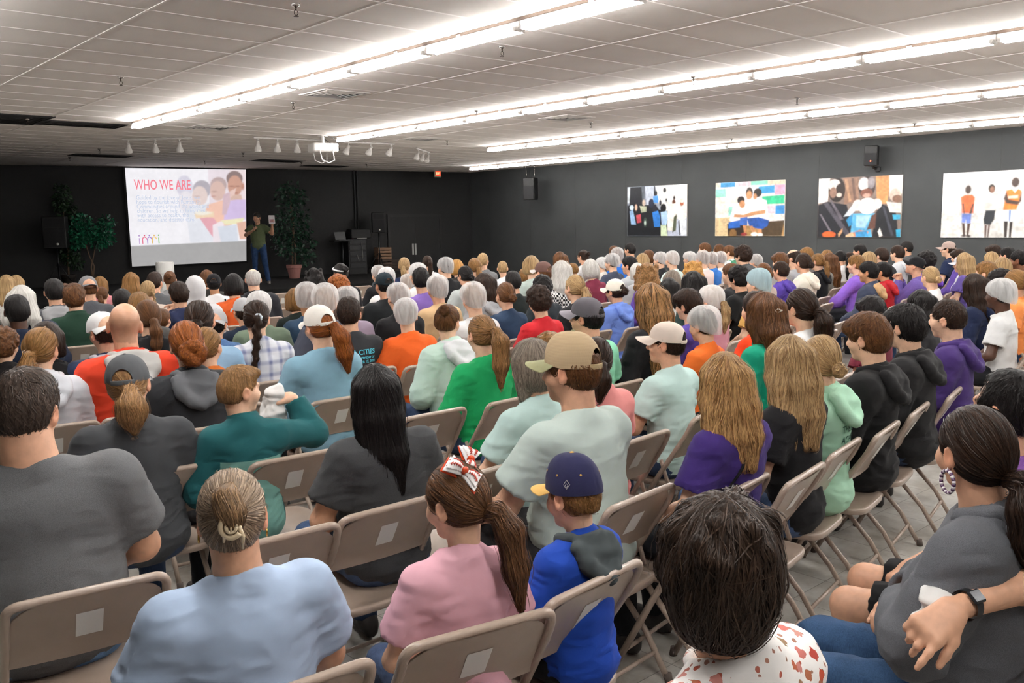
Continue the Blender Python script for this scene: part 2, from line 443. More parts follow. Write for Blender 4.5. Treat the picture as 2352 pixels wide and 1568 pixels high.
def torso(p, J, e=0.0):
    w = p.get('w', 1.0); d = p.get('d', w ** .6); u = J['u']; H, C = J['H'], J['C']; b = p.get('belly', max(0, w - 1.05)); ln = p.get('lean', 0)
    R = eul(-ln, 0, p.get('twist', 0)); fem = p.get('fem', 0)
    P = [el(H + V3(0, .01, -.01), (.158 * w + e * 1.5, .118 * d + e * 1.5, .115 + e * .4), R, .05),
         el(H + .14 * u + V3(0, .012, 0), (.142 * w * (1 - .05 * fem) + e * 1.6, .102 * d + e + b * .12, .16 + e), R, .06),
         el(C + V3(0, 0.004, 0), (.160 * w + e, .104 * d + e, .17 + e), R, .06),
         el(H + .385 * u + V3(0, -.012, 0), (.150 * w + e, .082 * d + e, .10 + e), R, .05)]
    for s in (1, -1):
        P.append(rc(J['NB'] - .012 * u, J['S'][s] - .006 * u, .040 + e, .052 * w ** .5 + e, .05)); P.append(rc(J['NB'] + .025 * u + V3(0, -.02, 0), J['S'][s] * .62 + J['NB'] * .38 - .03 * u + V3(0, -.015, 0), .036 + e, .040 + e, .05))
        if fem: P.append(el(C + V3(0, .085 * d, -.0) + J['lat'] * s * .07, (.068 + e, .06 + e, .066 + e), None, .05))
    if b > 0: P.append(el(H + .10 * u + V3(0, .07 + b * .1, 0), (.14 * w + e, .10 + b * .2 + e, .14 + e), R, .08))
    return P
def handp(W, dirv, nrm, sd, curl=35, spread=4, k=.007, big=1.0, fingers=None):
    """palm, four bent fingers and a thumb; nrm points out of the back of the hand"""
    d = dirv / np.linalg.norm(dirv); nrm = nrm - d * (nrm @ d); nrm /= np.linalg.norm(nrm); s = np.cross(d, nrm) * sd  # towards the thumb
    b = big; P = []
    kn = W + d * .085 * b
    for i, o in enumerate((.030, .010, -.010, -.029)):
        P.append(rc(W + d * .012 + s * o * .55 * b, kn + s * o * b, .0155 * b, .0125 * b, .02))
    Ls = (.068, .076, .071, .055)
    for i, o in enumerate((.030, .010, -.010, -.029)):
        a0 = kn + s * o * b; cu = fingers[i] if fingers else (curl + i * 4, curl * 1.1, curl * .7); cur = d + s * math.tan(R_(spread * (1.5 - i))); cur /= np.linalg.norm(cur); nn = nrm.copy(); q = a0
        for j, fr in enumerate((.46, .31, .23)):
            th = R_(cu[j]); nd = cur * math.cos(th) - nn * math.sin(th); nn = nn * math.cos(th) + cur * math.sin(th); cur = nd
            q2 = q + cur * Ls[i] * fr * b * 1.05; r = (.0098, .0088, .0078)[j] * b * (1 - .03 * i)
            P.append(rc(q, q2, r, r * .93, k if j else .012)); q = q2
    t0 = W + d * .022 * b + s * .020 * b; td = d * .72 + s * .66 - nrm * .28; td /= np.linalg.norm(td)
    t1 = t0 + td * .042 * b; td2 = d * .92 + s * .28 - nrm * .32; td2 /= np.linalg.norm(td2); t2 = t1 + td2 * .034 * b; t3 = t2 + (td2 - nrm * .2) * .024 * b
    P += [rc(t0, t1, .0165 * b, .0122 * b, .02), rc(t1, t2, .0118 * b, .0102 * b, k), rc(t2, t3, .0102 * b, .0085 * b, k)]
    return P
def head_prims(p, hi=True):
    j = p.get('jaw', 1.0); E = [el((0, -.015, .026), (.0745, .094, .09), None, .02),
         el((0, .022, -.038), (.0615 * j, .068, .078), None, .035), el((0, .070, -.094), (.025 * j, .021, .019), None, .03)]
    E += [rc((-.034, .079, .024), (.034, .079, .024), .012, None, .02)]
    for s in (1, -1):
        E += [el((s * .04, .058, -.028), (.026, .026, .026), None, .03)]
        if hi: E += [el((s * .031, .096, .006), (.017, .014, .0105), None, .012, -1), el((s * .031, .0765, .006), (.0125, .0125, .0115), None, .003)]
        R = eul(0, 0, s * -22)
        E += [el((s * .0815, -.014, -.010), (.0085, .021, .033), R, .008)]
        if hi: E += [el((s * .0905, -.012, -.006), (.006, .012, .019), R, .005, -1), el((s * .080, -.006, -.036), (.007, .010, .011), R, .006)]
    E += [rc((0, .088, .012), (0, .109, -.026), .0075, .0125, .016), el((0.010, .100, -.031), (.009, .010, .008), None, .008), el((-.010, .100, -.031), (.009, .010, .008), None, .008)]
    E += [rc((-.019, .0865, -.0585), (.019, .0865, -.0585), .0075, None, .01), rc((-.015, .0855, -.0695), (.015, .0855, -.0695), .008, None, .008)]
    if hi: E += [rc((-.020, .098, -.0640), (.020, .098, -.0640), .0032, None, .004, -1)]
    return E
def body_prims(p, J, hi=True):
    P = torso(p, J, -.030)
    if p.get('nolegs'): P = [q for q in P if q['t'] == 'r'] + [el(J['C'] + .04 * J['u'], (.09, .06, .09), None, .04)]
    w = p.get('w', 1.0); a = w ** .8
    HM = J['HM']
    P.append(rc(J['NB'] + V3(0, -.012, -.05), np.array(HM @ Vector((0, -.03, -.045))), .060 * w ** .8 * p.get('nk', 1), .053 * w ** .5 * p.get('nk', 1), .04))
    for s in (1, -1):
        S, Eb, W = J['S'][s], J['E'][s], J['W'][s]
        P += [rc(S, Eb, .050 * a, .040 * a, .03), rc(Eb, Eb + (W - Eb) * .35, .041 * a, .039 * a, .02), rc(Eb + (W - Eb) * .3, W, .039 * a, .0255 * a ** .5, .02)]
        if p.get('nolegs'): pass
        else:
          P += [rc(J['hip'][s], J['K'][s], .078 * a, .052 * a ** .6, .05), rc(J['K'][s], J['A'][s] + (J['K'][s] - J['A'][s]) * .55, .050 * a ** .6, .050 * a ** .6, .03), rc(J['A'][s] + (J['K'][s] - J['A'][s]) * .6, J['A'][s], .050 * a ** .6, .036, .03)]
          f = J['A'][s] + V3(s * .02, .13, -.055); P.append(rc(J['A'][s] + V3(0, -.02, -.05), f, .036, .030, .03))
        h = J.get('hand%d' % s)
        if h is None:
            d = (W - Eb) / np.linalg.norm(W - Eb); P += handp(W, d + V3(-.1 * s, .15, -.25), V3(s * .25, .2, 1), s, 30)
        else: P += handp(W, V3(*h[0]), V3(*h[1]), s, **(h[2] if len(h) > 2 else {}))
    return P + xf(head_prims(p, hi), HM)
def tint(V, p, J):
    """paint lips, brows, eyes, stubble and warm ears on the skin"""
    M = np.array(J['HM'].inverted()); L = V @ M[:3, :3].T + M[:3, 3]; x, y, z = L.T; t = np.ones((len(V), 4), F32)
    def mixc(m, c):
        t[:, :3] = t[:, :3] * (1 - m[:, None]) + np.array(c, F32) * m[:, None]
    g = lambda cx, cy, cz, rx, ry, rz: np.clip(1.6 - 1.6 * np.sqrt(((np.abs(x) - cx) / rx) ** 2 + ((y - cy) / ry) ** 2 + ((z - cz) / rz) ** 2), 0, 1)
    mixc(g(.083, -.012, -.01, .022, .04, .045) * .55, (1.0, .70, .62)); mixc(g(.03, .10, -.03, .03, .04, .03) * .4, (1.0, .80, .74))
    mixc(g(0, .09, -.064, .026, .03, .0125), (.86, .50, .47))
    mixc(np.clip(g(.032, .085, .026, .022, .03, .0065) * 1.5, 0, 1), p.get('brow', (.30, .22, .17)))
    e = (((np.abs(x) - .031) / .0125) ** 2 + ((z - .006) / .0072) ** 2 < 1) & (y > .078)
    t[e, :3] = (1.25, 1.3, 1.35)
    e = (((np.abs(x) - .031) / .0062) ** 2 + ((z - .006) / .0066) ** 2 < 1) & (y > .078); t[e, :3] = (.13, .09, .07)
    if p.get('stub'):
        m = np.clip((y - (-.02)) / .03, 0, 1) * np.clip((-.03 - z) / .02, 0, 1) * (z > -.125); mixc(m * p['stub'], (.42, .36, .34))
    if p.get('scalp'):
        c = p.get('scalpc', (.40, .34, .30)); m = np.clip((-.015 - y + .45 * (z + .02)) / .03, 0, 1) * np.clip((.078 - z) / .05, 0, 1) * (z > -.085); mixc(m * p['scalp'], c)
    return t
def shirt_prims(p, J, sleeve='short', e=.012):
    P = torso(p, J, e); w = p.get('w', 1.0); a = w ** .8; lo = e + p.get('loose', .008)
    cuts = []
    for s in (1, -1):
        S, Eb, W = J['S'][s], J['E'][s], J['W'][s]
        if sleeve == 'short':
            f = p.get('sl', .68); end = S + (Eb - S) * f; dv = (Eb - S) / np.linalg.norm(Eb - S)
            P.append(rc(S, end, .054 * a + lo, .055 * a + lo * 1.5, .035, flat=True))
            cuts.append(rc(end - dv * .05, end + dv * .05, .046 * a + lo * .8, .050 * a + lo * 1.2, .004, -1))
        elif sleeve == 'long':
            f = p.get('sl', .93); end = Eb + (W - Eb) * f; dv = (W - Eb) / np.linalg.norm(W - Eb); m = Eb + (W - Eb) * f * .5
            P += [rc(S, Eb, .054 * a + lo, .046 * a + lo, .035), rc(Eb, m, .046 * a + lo, .043 * a + lo, .025), rc(m, end, .043 * a + lo, .031 * a + lo, .02, flat=True)]
            cuts.append(rc(end - dv * .03, end + dv * .05, .026 * a + lo * .7, .028 * a + lo * .7, .004, -1))
        else:
            pass
    nk = p.get('neck', .058) * w ** .5; P += cuts
    P.append(el(J['NB'] + V3(0, .012, .052), (nk + .006, nk + .008, .055), eul(-14 - p.get('lean', 0), 0, 0), .012, -1))
    return P
def collar_prims(p, J):
    nk = p.get('neck', .058) * p.get('w', 1.0) ** .5; c = J['NB'] + V3(0, .010, .020); P = []
    T = np.linspace(0, 2 * math.pi, 19); R = eul(-14 - p.get('lean', 0), 0, 0)
    pts = [c + R @ V3(math.cos(t) * (nk + .006), math.sin(t) * (nk + .008), 0.004) for t in T]
    return [rc(pts[i], pts[i + 1], .0115, None, .004) for i in range(18)]
def wrinkle(V, Nn, p, J, amp=.005, seed=0):
    """cloth folds pushed along the normal, stronger at the armpits, elbows and waist"""
    H, u = J['H'], J['u']; t = (V - H) @ u
    wst = np.exp(-((t - .06) / .11) ** 2)
    arm = 0
    for s in (1, -1):
        ap = J['S'][s] - u * .07 - J['lat'] * s * .02; arm = arm + np.exp(-np.sum((V - ap) ** 2, 1) / .10 ** 2) + .8 * np.exp(-np.sum((V - J['E'][s]) ** 2, 1) / .09 ** 2)
    o = seed * 3.7
    q = V + .035 * np.stack([noise(V + o, 7), noise(V + o + 5, 7), noise(V + o + 9, 7)], 1)
    a = 1 - np.abs(noise(q * V3(1, 1, 1.9) + o, 8.5)) * 2; b = 1 - np.abs(noise(q * V3(.8, 1, 2.2) + o + 3, 17)) * 2; c = noise(q + o, 4.5)
    k = .34 + .80 * np.clip(wst + arm, 0, 1.2)
    return V + Nn * (amp * 1.6 * (k * (.85 * a + .6 * b) + .45 * c))[:, None]
def hood_prims(p, J, sc=1.0):
    """a lowered hood: a roll round the neck and a flat pouch with a folded lower edge"""
    c = J['NB']; P = []; w = p.get('w', 1.0) ** .5; u = J['u']; ln = p.get('lean', 0)
    T = np.linspace(-215, 35, 14); pts = []
    for t in T:
        a = R_(t); b = math.sin(-a); r = (.080 + .012 * b) * w
        pts.append(c + V3(math.cos(a) * r, math.sin(a) * r * 1.0 + .018, .030 + .020 * b - (.06 if t in (-215, 35) else 0)))
    for i in range(13): P.append(rc(pts[i], pts[i + 1], .0175 * sc, None, .02))
    d = p.get('d', p.get('w', 1.0) ** .6); yb = -.094 * d - .034
    Rm = eul(-16 - ln, 0, 0); f = lambda x, y, z: c + Rm @ V3(x * w, y, z)
    P.append(el(f(0, yb + .030, -.055), (.118 * w, .026, .085), Rm, .04))
    U = [f(-.105, yb + .042, -.005), f(-.088, yb + .020, -.070), f(-.045, yb + .010, -.128), f(0, yb + .008, -.150), f(.05, yb + .010, -.126), f(.09, yb + .020, -.066), f(.105, yb + .042, -.005)]
    for a, b in zip(U[:-1], U[1:]): P.append(rc(a, b, .021, .021, .03))
    P.append(rc(f(-.075, yb + .022, -.030), f(.06, yb + .012, -.060), .014, .012, .02))
    P += [el(f(0, yb + .055, .055), (.062, .034, .085), eul(16, 0, 0), .02, -1), el(c + V3(0, .015, .06), (.056, .066, .09), None, .012, -1)]
    return P
def legs_prims(p, J, e=.012, short=False):
    w = p.get('w', 1.0); a = w ** .8; P = [el(J['H'] + V3(0, .01, -.03), (.152 * w + e * .4, .114 * p.get('d', w ** .6) + e * .4, .10), None, .05)]; cut = []
    for s in (1, -1):
        K, A, h = J['K'][s], J['A'][s], J['hip'][s]
        if short: P.append(rc(h, h + (K - h) * .82, .082 * a + e, .070 * a ** .6 + e, .045, flat=True)); continue
        P += [rc(h, K, .080 * a + e, .054 * a ** .6 + e, .045), rc(K, A + V3(0, 0, -.02), .054 * a ** .6 + e, .046 + e, .03, flat=True)]
    return P
def shoe_prims(J, s):
    A = J['A'][s]; return [rc(A + V3(0, -.035, -.045), A + V3(s * .02, .12, -.05), .042, .036, .03), rc(A + V3(0, -.01, -.02), A + V3(0, 0, .02), .045, .045, .02, flat=True), rc(A + V3(0, -.045, -.075), A + V3(s * .022, .14, -.075), .03, .03, .02)]
# ------------------------------------------------------------------ hair
SK = V3(0, -.015, .026)
def scalp(t, nape=-.075, side=-.02, face=1, ears=1, wide=0.0, front=.0):
    P = [el(SK, (.0745 + t + wide, .094 + t, .09 + t), None, .02), el((0, -.052, -.012), (.061 + t + wide, .054 + t, .072 + t * .5), None, .03)]
    C = []
    if face: C += [el((0, .128 + front, -.030), (.085, .080, .092), None, .015, -1), el((0, .075, -.125), (.12, .085, .085), None, .02, -1)]
    if ears:
        for s in (1, -1): C.append(el((s * .094, .003, -.020), (.028, .031, .040), None, .012, -1)); C.append(el((s * .09, .035, -.07), (.03, .05, .06), None, .015, -1))
    C.append(el((0, -.06, nape - .06), (.13, .10, .06), None, .015, -1))
    return P, C
def tailp(pts, rad, k=.025): return [rc(pts[i], pts[i + 1], rad[i], rad[i + 1], k) for i in range(len(pts) - 1)]
CR = V3(0, -.045, .112)
def hairset(style, o=None):
    """list of (part, prims, flow) in head space"""
    o = o or {}; S = style
    if S == 'buzz': P, C = scalp(.006, -.062); return [('hair', P + C, ('short', CR))]
    if S == 'short':
        P, C = scalp(.011, -.078); P.append(el((0, .0, .064), (.068, .088, .060), None, .03)); return [('hair', P + C, ('short', CR))]
    if S == 'receding':
        P, C = scalp(.010, -.078); P.append(el((0, -.02, .064), (.068, .075, .058), None, .03)); C += [el((s * .05, .085, .085), (.045, .05, .05), None, .02, -1) for s in (1, -1)]; return [('hair', P + C, ('short', CR))]
    if S == 'crop':
        P, C = scalp(.0038, -.060); P += [el((0, .006, .078), (.067, .088, .046), None, .02), el((.012, .068, .088), (.046, .026, .022), None, .02)]; return [('hair', P + C, ('short', CR))]
    if S == 'mop':
        P, C = scalp(.015, -.085); P += [el((0, .01, .058), (.084, .098, .070), None, .03), rc((-.05, .075, .06), (.05, .078, .06), .026, None, .03)]; return [('hair', P + C, ('short', CR))]
    if S in ('curly', 'afro'):
        P, C = scalp(.026 if S == 'curly' else .04, -.085); P.append(el((0, -.005, .072), (.090, .098, .07), None, .03))
        r = np.random.default_rng(5 + int(o.get('seed', 0)))
        for i in range(130 if S == 'curly' else 70):
            d = r.normal(size=3); d /= np.linalg.norm(d)
            if d[2] < -.45 or (d[1] > .5 and d[2] < .25): continue
            P.append(el(SK + d * V3(.098, .116, .112), V3(1, 1, 1) * r.uniform(.013, .024), None, .007))
        return [('hair', P + C, ('curl', CR))]
    if S == 'bald': return []
    if S == 'balding':
        P, C = scalp(.009, -.075); C.append(el((0, .04, .13), (.085, .12, .08), None, .02, -1)); return [('hair', P + C, ('short', CR))]
    if S == 'bob' or S == 'shortfem':
        L = o.get('L', -.115 if S == 'bob' else -.075); P, C = scalp(.014, L, ears=0, wide=.002, front=.005)
        P += [el((0, -.035, -.045), (.094 + o.get('wd', 0), .078, .085), None, .04)]
        for s in (1, -1): P.append(rc((s * .072, .005, .03), (s * .078, .008, L + .03), .032, .026, .03))
        C.append(el((0, -.01, L - .075), (.16, .16, .07), None, .012, -1)); return [('hair', P + C, ('down', CR))]
    if S == 'tousle':
        P, C = scalp(.020, -.13, ears=0, wide=.002, front=-.01); r = np.random.default_rng(11)
        P += [el((0, -.04, .0), (.096, .088, .115), None, .04), el((0, -.055, -.075), (.078, .06, .06), None, .04)]
        for i in range(46):
            d = r.normal(size=3); d /= np.linalg.norm(d)
            if d[1] > .35 and d[2] < .35: continue
            q = SK + V3(0, -.01, -.015) + d * V3(.092, .108, .122)
            if q[2] < -.12: continue
            P.append(el(q, V3(1, 1, 1.3) * r.uniform(.014, .027), None, .008))
        return [('hair', P + C, ('down', CR))]
    if S == 'long':
        L = o.get('L', -.36); w = o.get('wd', 1.0); P, C = scalp(.012, -.5, ears=0, face=1, front=.006)
        yb = o.get('yb', -.115)
        for x in (-.055, -.02, .02, .055):
            P += tailp([V3(x, -.085, .03), V3(x * 1.3 * w, -.098, -.10), V3(x * 1.5 * w, yb, L * .62), V3(x * 1.35 * w, yb + .0, L)], (.042, .044, .036, .016))
        for s in (1, -1): P += tailp([V3(s * .066, .0, .04), V3(s * .078, -.005, -.07), V3(s * .084 * w, -.045, -.16), V3(s * .085 * w, yb + .035, L * .8)], (.034, .030, .028, .014))
        if o.get('front'):
            for s in (1, -1): P += tailp([V3(s * .07, .02, .02), V3(s * .08, .035, -.10), V3(s * .085, .055, -.22), V3(s * .08, .07, -.32)], (.03, .028, .026, .012))
        return [('hair', P + C, ('down', CR))]
    if S == 'longcurl':
        h = hairset('long', dict(L=-.24, wd=1.25, yb=-.12)); P = h[0][1]; r = np.random.default_rng(4); A = []
        for i in range(90):
            a = r.uniform(-2.5, 2.5) - math.pi / 2; z = r.uniform(-.24, .09); rr = .105 + .02 * (z < 0)
            A.append(el((math.cos(a) * rr, math.sin(a) * rr - .02, z), V3(1, 1, 1.4) * r.uniform(.014, .022), None, .020))
        n = [i for i, q in enumerate(P) if q['op'] < 0][0] if any(q['op'] < 0 for q in P) else len(P)
        U = [q for q in P if q['op'] > 0]; Cc = [q for q in P if q['op'] < 0]
        return [('hair', U + A + Cc, ('curl', CR))]
    tie = V3(*o.get('tie', (0, -.118, .045 if S in ('pony', 'bun', 'cpony') else -.035)))
    P, C = scalp(.0105, o.get('nape', -.066), ears=1); base = ('hair', P + C, ('to', tie))
    if S in ('pony', 'lowpony', 'cpony'):
        L = o.get('L', .26); sw = o.get('sw', 0.0); b = o.get('back', .035); f = o.get('fat', 1.0)
        pts = [tie + V3(0, .012, 0), tie + V3(sw * .1, -.022 - b * .3, .004), tie + V3(sw * .35, -b - .012, -.06), tie + V3(sw * .7, -b - .004, -L * .6), tie + V3(sw, -b + .012, -L)]
        t = tailp(pts, (.021, .021, .034 * f, .033 * f, .010))
        t += tailp([pts[1], pts[2] + V3(.014, 0, 0), pts[3] + V3(.018, .006, .02), pts[4] + V3(.014, .006, .04)], (.018, .026 * f, .024 * f, .007))
        out = [] if S == 'cpony' else [base]
        out.append(('ponytail', t, ('tail', pts)))
        if S == 'cpony': out = [base] + out[0:]
        return out
    if S in ('bun', 'lowbun'):
        r = o.get('r', .036); c = tie + V3(0, -.018, .002); B = []; rr = np.random.default_rng(3)
        for i in range(9):
            a = i * .75; B.append(rc(c + V3(math.cos(a) * r * .55, -.004 * (i % 3), math.sin(a) * r * .55), c + V3(math.cos(a + 1.1) * r * .7, -.012 * (i % 2), math.sin(a + 1.1) * r * .7), r * .48, r * .44, .008))
        return [base, ('bun', B, ('curl', c))]
    if S == 'braid':
        L = o.get('L', .33); B = []; n = 11
        for i in range(n):
            z = -L * i / n; s = 1 if i % 2 else -1; r = .024 * (1 - .55 * i / n)
            B.append(el(tie + V3(s * r * .35, -.020 - .004 * min(i, 3) + .0 * i, z - .01), (r * 1.05, r * .85, r * 1.25), eul(0, s * 32, 0), .006))
        B.append(rc(tie + V3(0, -.03, -L), tie + V3(0, -.028, -L - .06), .011, .005, .01))
        return [base, ('braid', B, ('tail', [tie, tie + V3(0, -.03, -.1), tie + V3(0, -.03, -L - .05)]))]
    if S == 'braids':
        B = []
        for s in (1, -1):
            for i in range(12):
                a = i / 11; z = .07 - .26 * a; x = s * (.03 + .045 * math.sin(a * 2.2)); y = -.06 - .055 * math.sin(min(1, a * 1.7) * 2.2) + .03 * a; q = 1 if i % 2 else -1
                B.append(el((x + q * .005, y, z), (.016, .014, .019), eul(0, q * 30, 0), .006))
        return [base, ('braid', B, ('curl', CR))]
    if S == 'halfup':
        h = hairset('long', dict(L=o.get('L', -.20), wd=o.get('wd', .9))); return h
    return [base]
def hv_of(V, flow, seed=0.0):
    kind = flow[0]
    if kind == 'curl': return V * 9.0 + seed
    if kind == 'tail':
        pts = np.array(flow[1]); best = np.full(len(V), 9.0); sv = np.zeros(len(V)); Q = np.zeros_like(V); s0 = 0
        for a, b in zip(pts[:-1], pts[1:]):
            ba = b - a; L = np.linalg.norm(ba); h = np.clip((V - a) @ ba / (L * L), 0, 1); q = V - a - h[:, None] * ba; d = np.linalg.norm(q, axis=1)
            m = d < best; best[m] = d[m]; sv[m] = s0 + h[m] * L; Q[m] = q[m]; s0 += L
        an = np.arctan2(Q[:, 0], -Q[:, 1]); return np.stack([np.cos(an) * 1.1 + best * 12, np.sin(an) * 1.1, sv * .9 + 5], 1) + seed
    c = flow[1]; q = V - c
    if kind == 'to':
        ax = (c - SK) / np.linalg.norm(c - SK); e1 = np.cross(ax, V3(1, 0, 0)); e1 /= np.linalg.norm(e1); e2 = np.cross(ax, e1)
        an = np.arctan2(q @ e1, q @ e2); return np.stack([np.cos(an) * 2.3, np.sin(an) * 2.3, np.linalg.norm(q, axis=1) * .9], 1) + seed
    an = np.arctan2(q[:, 0], q[:, 1] * 1.0); k = 2.2 if kind == 'down' else 1.7
    if kind == 'down':
        low = np.clip(-V[:, 2] / .15, 0, 1)   # hanging hair follows its x position
        u = an * (1 - low) + (V[:, 0] * 9.0 + np.sign(V[:, 1] + .05) * 0) * low * 0 + an * low
        return np.stack([np.cos(u) * k, np.sin(u) * k, np.linalg.norm(q, axis=1) * .8], 1) + seed
    return np.stack([np.cos(an) * k, np.sin(an) * k, np.linalg.norm(q, axis=1) * 3.0], 1) + seed
def strands(prims, flow, V, n, L, wid, lift=.003, seed=0, jit=.25):
    """hair ribbons that run along the surface of the hair volume"""
    r = np.random.default_rng(seed + 17); n = min(n, len(V) * 2); P = V[r.integers(0, len(V), n)].astype(float) + r.normal(scale=.0015, size=(n, 3))
    kind = flow[0]; steps = 5 if kind in ('short', 'curl') else 7; off = r.uniform(-.0012, lift, n) + (r.random(n) < .06) * r.uniform(0, lift * 2.2, n); ln = L * r.uniform(.5, 1.15, n); st = ln / steps
    jd = r.normal(scale=jit, size=(n, 3)); pts = []; nor = []; ph = r.uniform(0, 6.28, n)
    if kind == 'tail': tp = np.array(flow[1])
    for s in range(steps + 1):
        g = sgrad(prims, P); d = seval(prims, P); P = P - g * (np.clip(d, -.02, .02) - off)[:, None] * (.9 if s else 1.0)
        pts.append(P.copy()); nor.append(g)
        if kind in ('down', 'short'):
            v = P - flow[1]; v /= np.linalg.norm(v, axis=1)[:, None] + 1e-6
            if kind == 'down': v = v + V3(0, -.1, -.35)
            else: v = v + V3(.25, .15, -.1)
        elif kind == 'to': v = flow[1] - P; v /= np.linalg.norm(v, axis=1)[:, None] + 1e-6
        elif kind == 'tail':
            i = np.argmin(((P[:, None] - tp[None, :-1] - .5 * (tp[1:] - tp[:-1])) ** 2).sum(2), 1); v = (tp[1:] - tp[:-1])[i]; v = v / (np.linalg.norm(v, axis=1)[:, None] + 1e-9)
        else:
            a = ph + s * 1.1; v = np.stack([np.cos(a), np.sin(a) * .6, np.sin(a + 1.3)], 1)
        v = v + jd; v = v - g * np.einsum('ij,ij->i', v, g)[:, None]; v /= np.linalg.norm(v, axis=1)[:, None] + 1e-6
        P = P + v * st[:, None]
    pts = np.array(pts); nor = np.array(nor); tg = np.gradient(pts, axis=0); tg /= np.linalg.norm(tg, axis=2)[..., None] + 1e-9
    sd = np.cross(tg, nor); sd /= np.linalg.norm(sd, axis=2)[..., None] + 1e-9
    sd = sd + nor * r.normal(scale=.35, size=n)[None, :, None]
    tp_ = np.interp(np.linspace(0, 7, steps + 1), range(8), [.35, .85, 1, 1, .95, .8, .55, .12])[:, None, None] * (wid * r.uniform(.5, 1.3, n))[None, :, None]
    A = pts + sd * tp_ * .5; B = pts - sd * tp_ * .5; m = steps + 1
    VV = np.stack([A, B], 2).transpose(1, 0, 2, 3).reshape(-1, 3)   # n, m, 2
    i = np.arange(n)[:, None] * (2 * m) + np.arange(steps)[None] * 2; i = i.ravel(); Q = np.stack([i, i + 1, i + 3, i + 2], 1)
    base = hv_of(pts[0], flow, 0) + r.normal(scale=.06, size=(n, 3)) * V3(1, 1, .3); hv = np.repeat(base, 2 * m, 0)
    hv[:, 2] += np.tile(np.repeat(np.linspace(0, L * .9, m), 2), n)
    return VV, Q, hv
# ------------------------------------------------------------------ headgear, in head space
def cap_crown(hi=0.0, back_open=True, fit=1.0, ridge=.0012):
    """six panel crown as a two sided shell; columns start above the arch at the back"""
    n, m = 96, 22; TH = np.linspace(-math.pi, math.pi, n + 1); a, b, h = .0865 * fit, .1065 * fit, (.098 + hi) * fit; out = []
    for off in (0, -.0022):
        G = np.zeros((n + 1, m, 3))
        for i, t in enumerate(TH):       # t = 0 at the front (+Y)
            bk = abs(abs(t) - math.pi); f0 = 0.0
            if back_open and bk < .52: f0 = .56 * math.sqrt(max(0, 1 - (bk / .52) ** 2))
            f = f0 + (math.pi / 2 - f0) * np.linspace(0, 1, m)
            seam = ridge * np.exp(-((((t / (math.pi / 3)) + .0) - np.round(t / (math.pi / 3))) / .05) ** 2)
            front = max(0, math.cos(t)); ex = .86 - .22 * front * (hi > .004)
            r = np.cos(f) ** ex; zz = np.sin(f) ** .94
            G[i, :, 0] = math.sin(t) * r * (a + off - seam); G[i, :, 1] = math.cos(t) * r * (b + off - seam) - .014; G[i, :, 2] = .028 + zz * (h + off) + front * .006 * (1 - zz) - .012 * (1 - front) * (1 - zz)
        out.append(G)
    mb = MB(); mb.grid(out[0], True); mb.grid(out[1]); rim = np.stack([out[0][:, 0], out[1][:, 0]], 1); mb.grid(rim)
    return mb.mesh('cap_crown', True)
def cap_strap(fit=1.0):
    mb = MB(); a, b = .0872 * fit, .1072 * fit; G = []
    for t in np.linspace(math.pi - .56, math.pi + .56, 20):
        z0 = .014 - .002; G.append([[math.sin(t) * (a + o), math.cos(t) * (b + o) - .014, z] for o, z in ((0, z0), (.001, z0 + .004), (.001, z0 + .017), (0, z0 + .02), (-.002, z0 + .018), (-.002, z0), (0, z0))])
    mb.grid(np.array(G), True); return mb.mesh('strap', True)
def cap_brim(L=.088, curve=.018, fit=1.0):
    mb = MB(); a, b = .0865 * fit, .1065 * fit; gs = []
    for dz in (.0016, -.0016):
        G = []
        for t in np.linspace(-1.26, 1.26, 45):
            row = []
            for q in np.linspace(0, 1, 9):
                x0, y0 = math.sin(t) * a * .99, math.cos(t) * b * .99 - .014
                x1, y1 = math.sin(t) * (a + .002) * (1 - .0 * q), y0 + L * (math.cos(t * 1.25) * .5 + .5) ** .6
                x = x0 + (x1 - x0) * q; y = y0 + (y1 - y0) * q
                row.append([x, y, .034 - .014 * (1 - math.cos(t)) - curve * (x / .08) ** 2 * min(1, q * 1.3) - .012 * q + dz])
            G.append(row)
        gs.append(np.array(G))
    mb.grid(gs[0]); mb.grid(gs[1], True)
    for e in (np.stack([gs[0][:, -1], gs[1][:, -1]], 1), np.stack([gs[0][0], gs[1][0]], 1), np.stack([gs[1][-1], gs[0][-1]], 1)): mb.grid(e)
    return mb.mesh('brim', True)
def cap_button(hi=0.0, fit=1.0, r=.0085):
    mb = MB(); mb.lathe([(0.0002, .005), (r * .6, .0042), (r, .001), (r, -.002)], (0, -.014, .028 + (.098 + hi) * fit), 14); return mb.mesh('button', True)
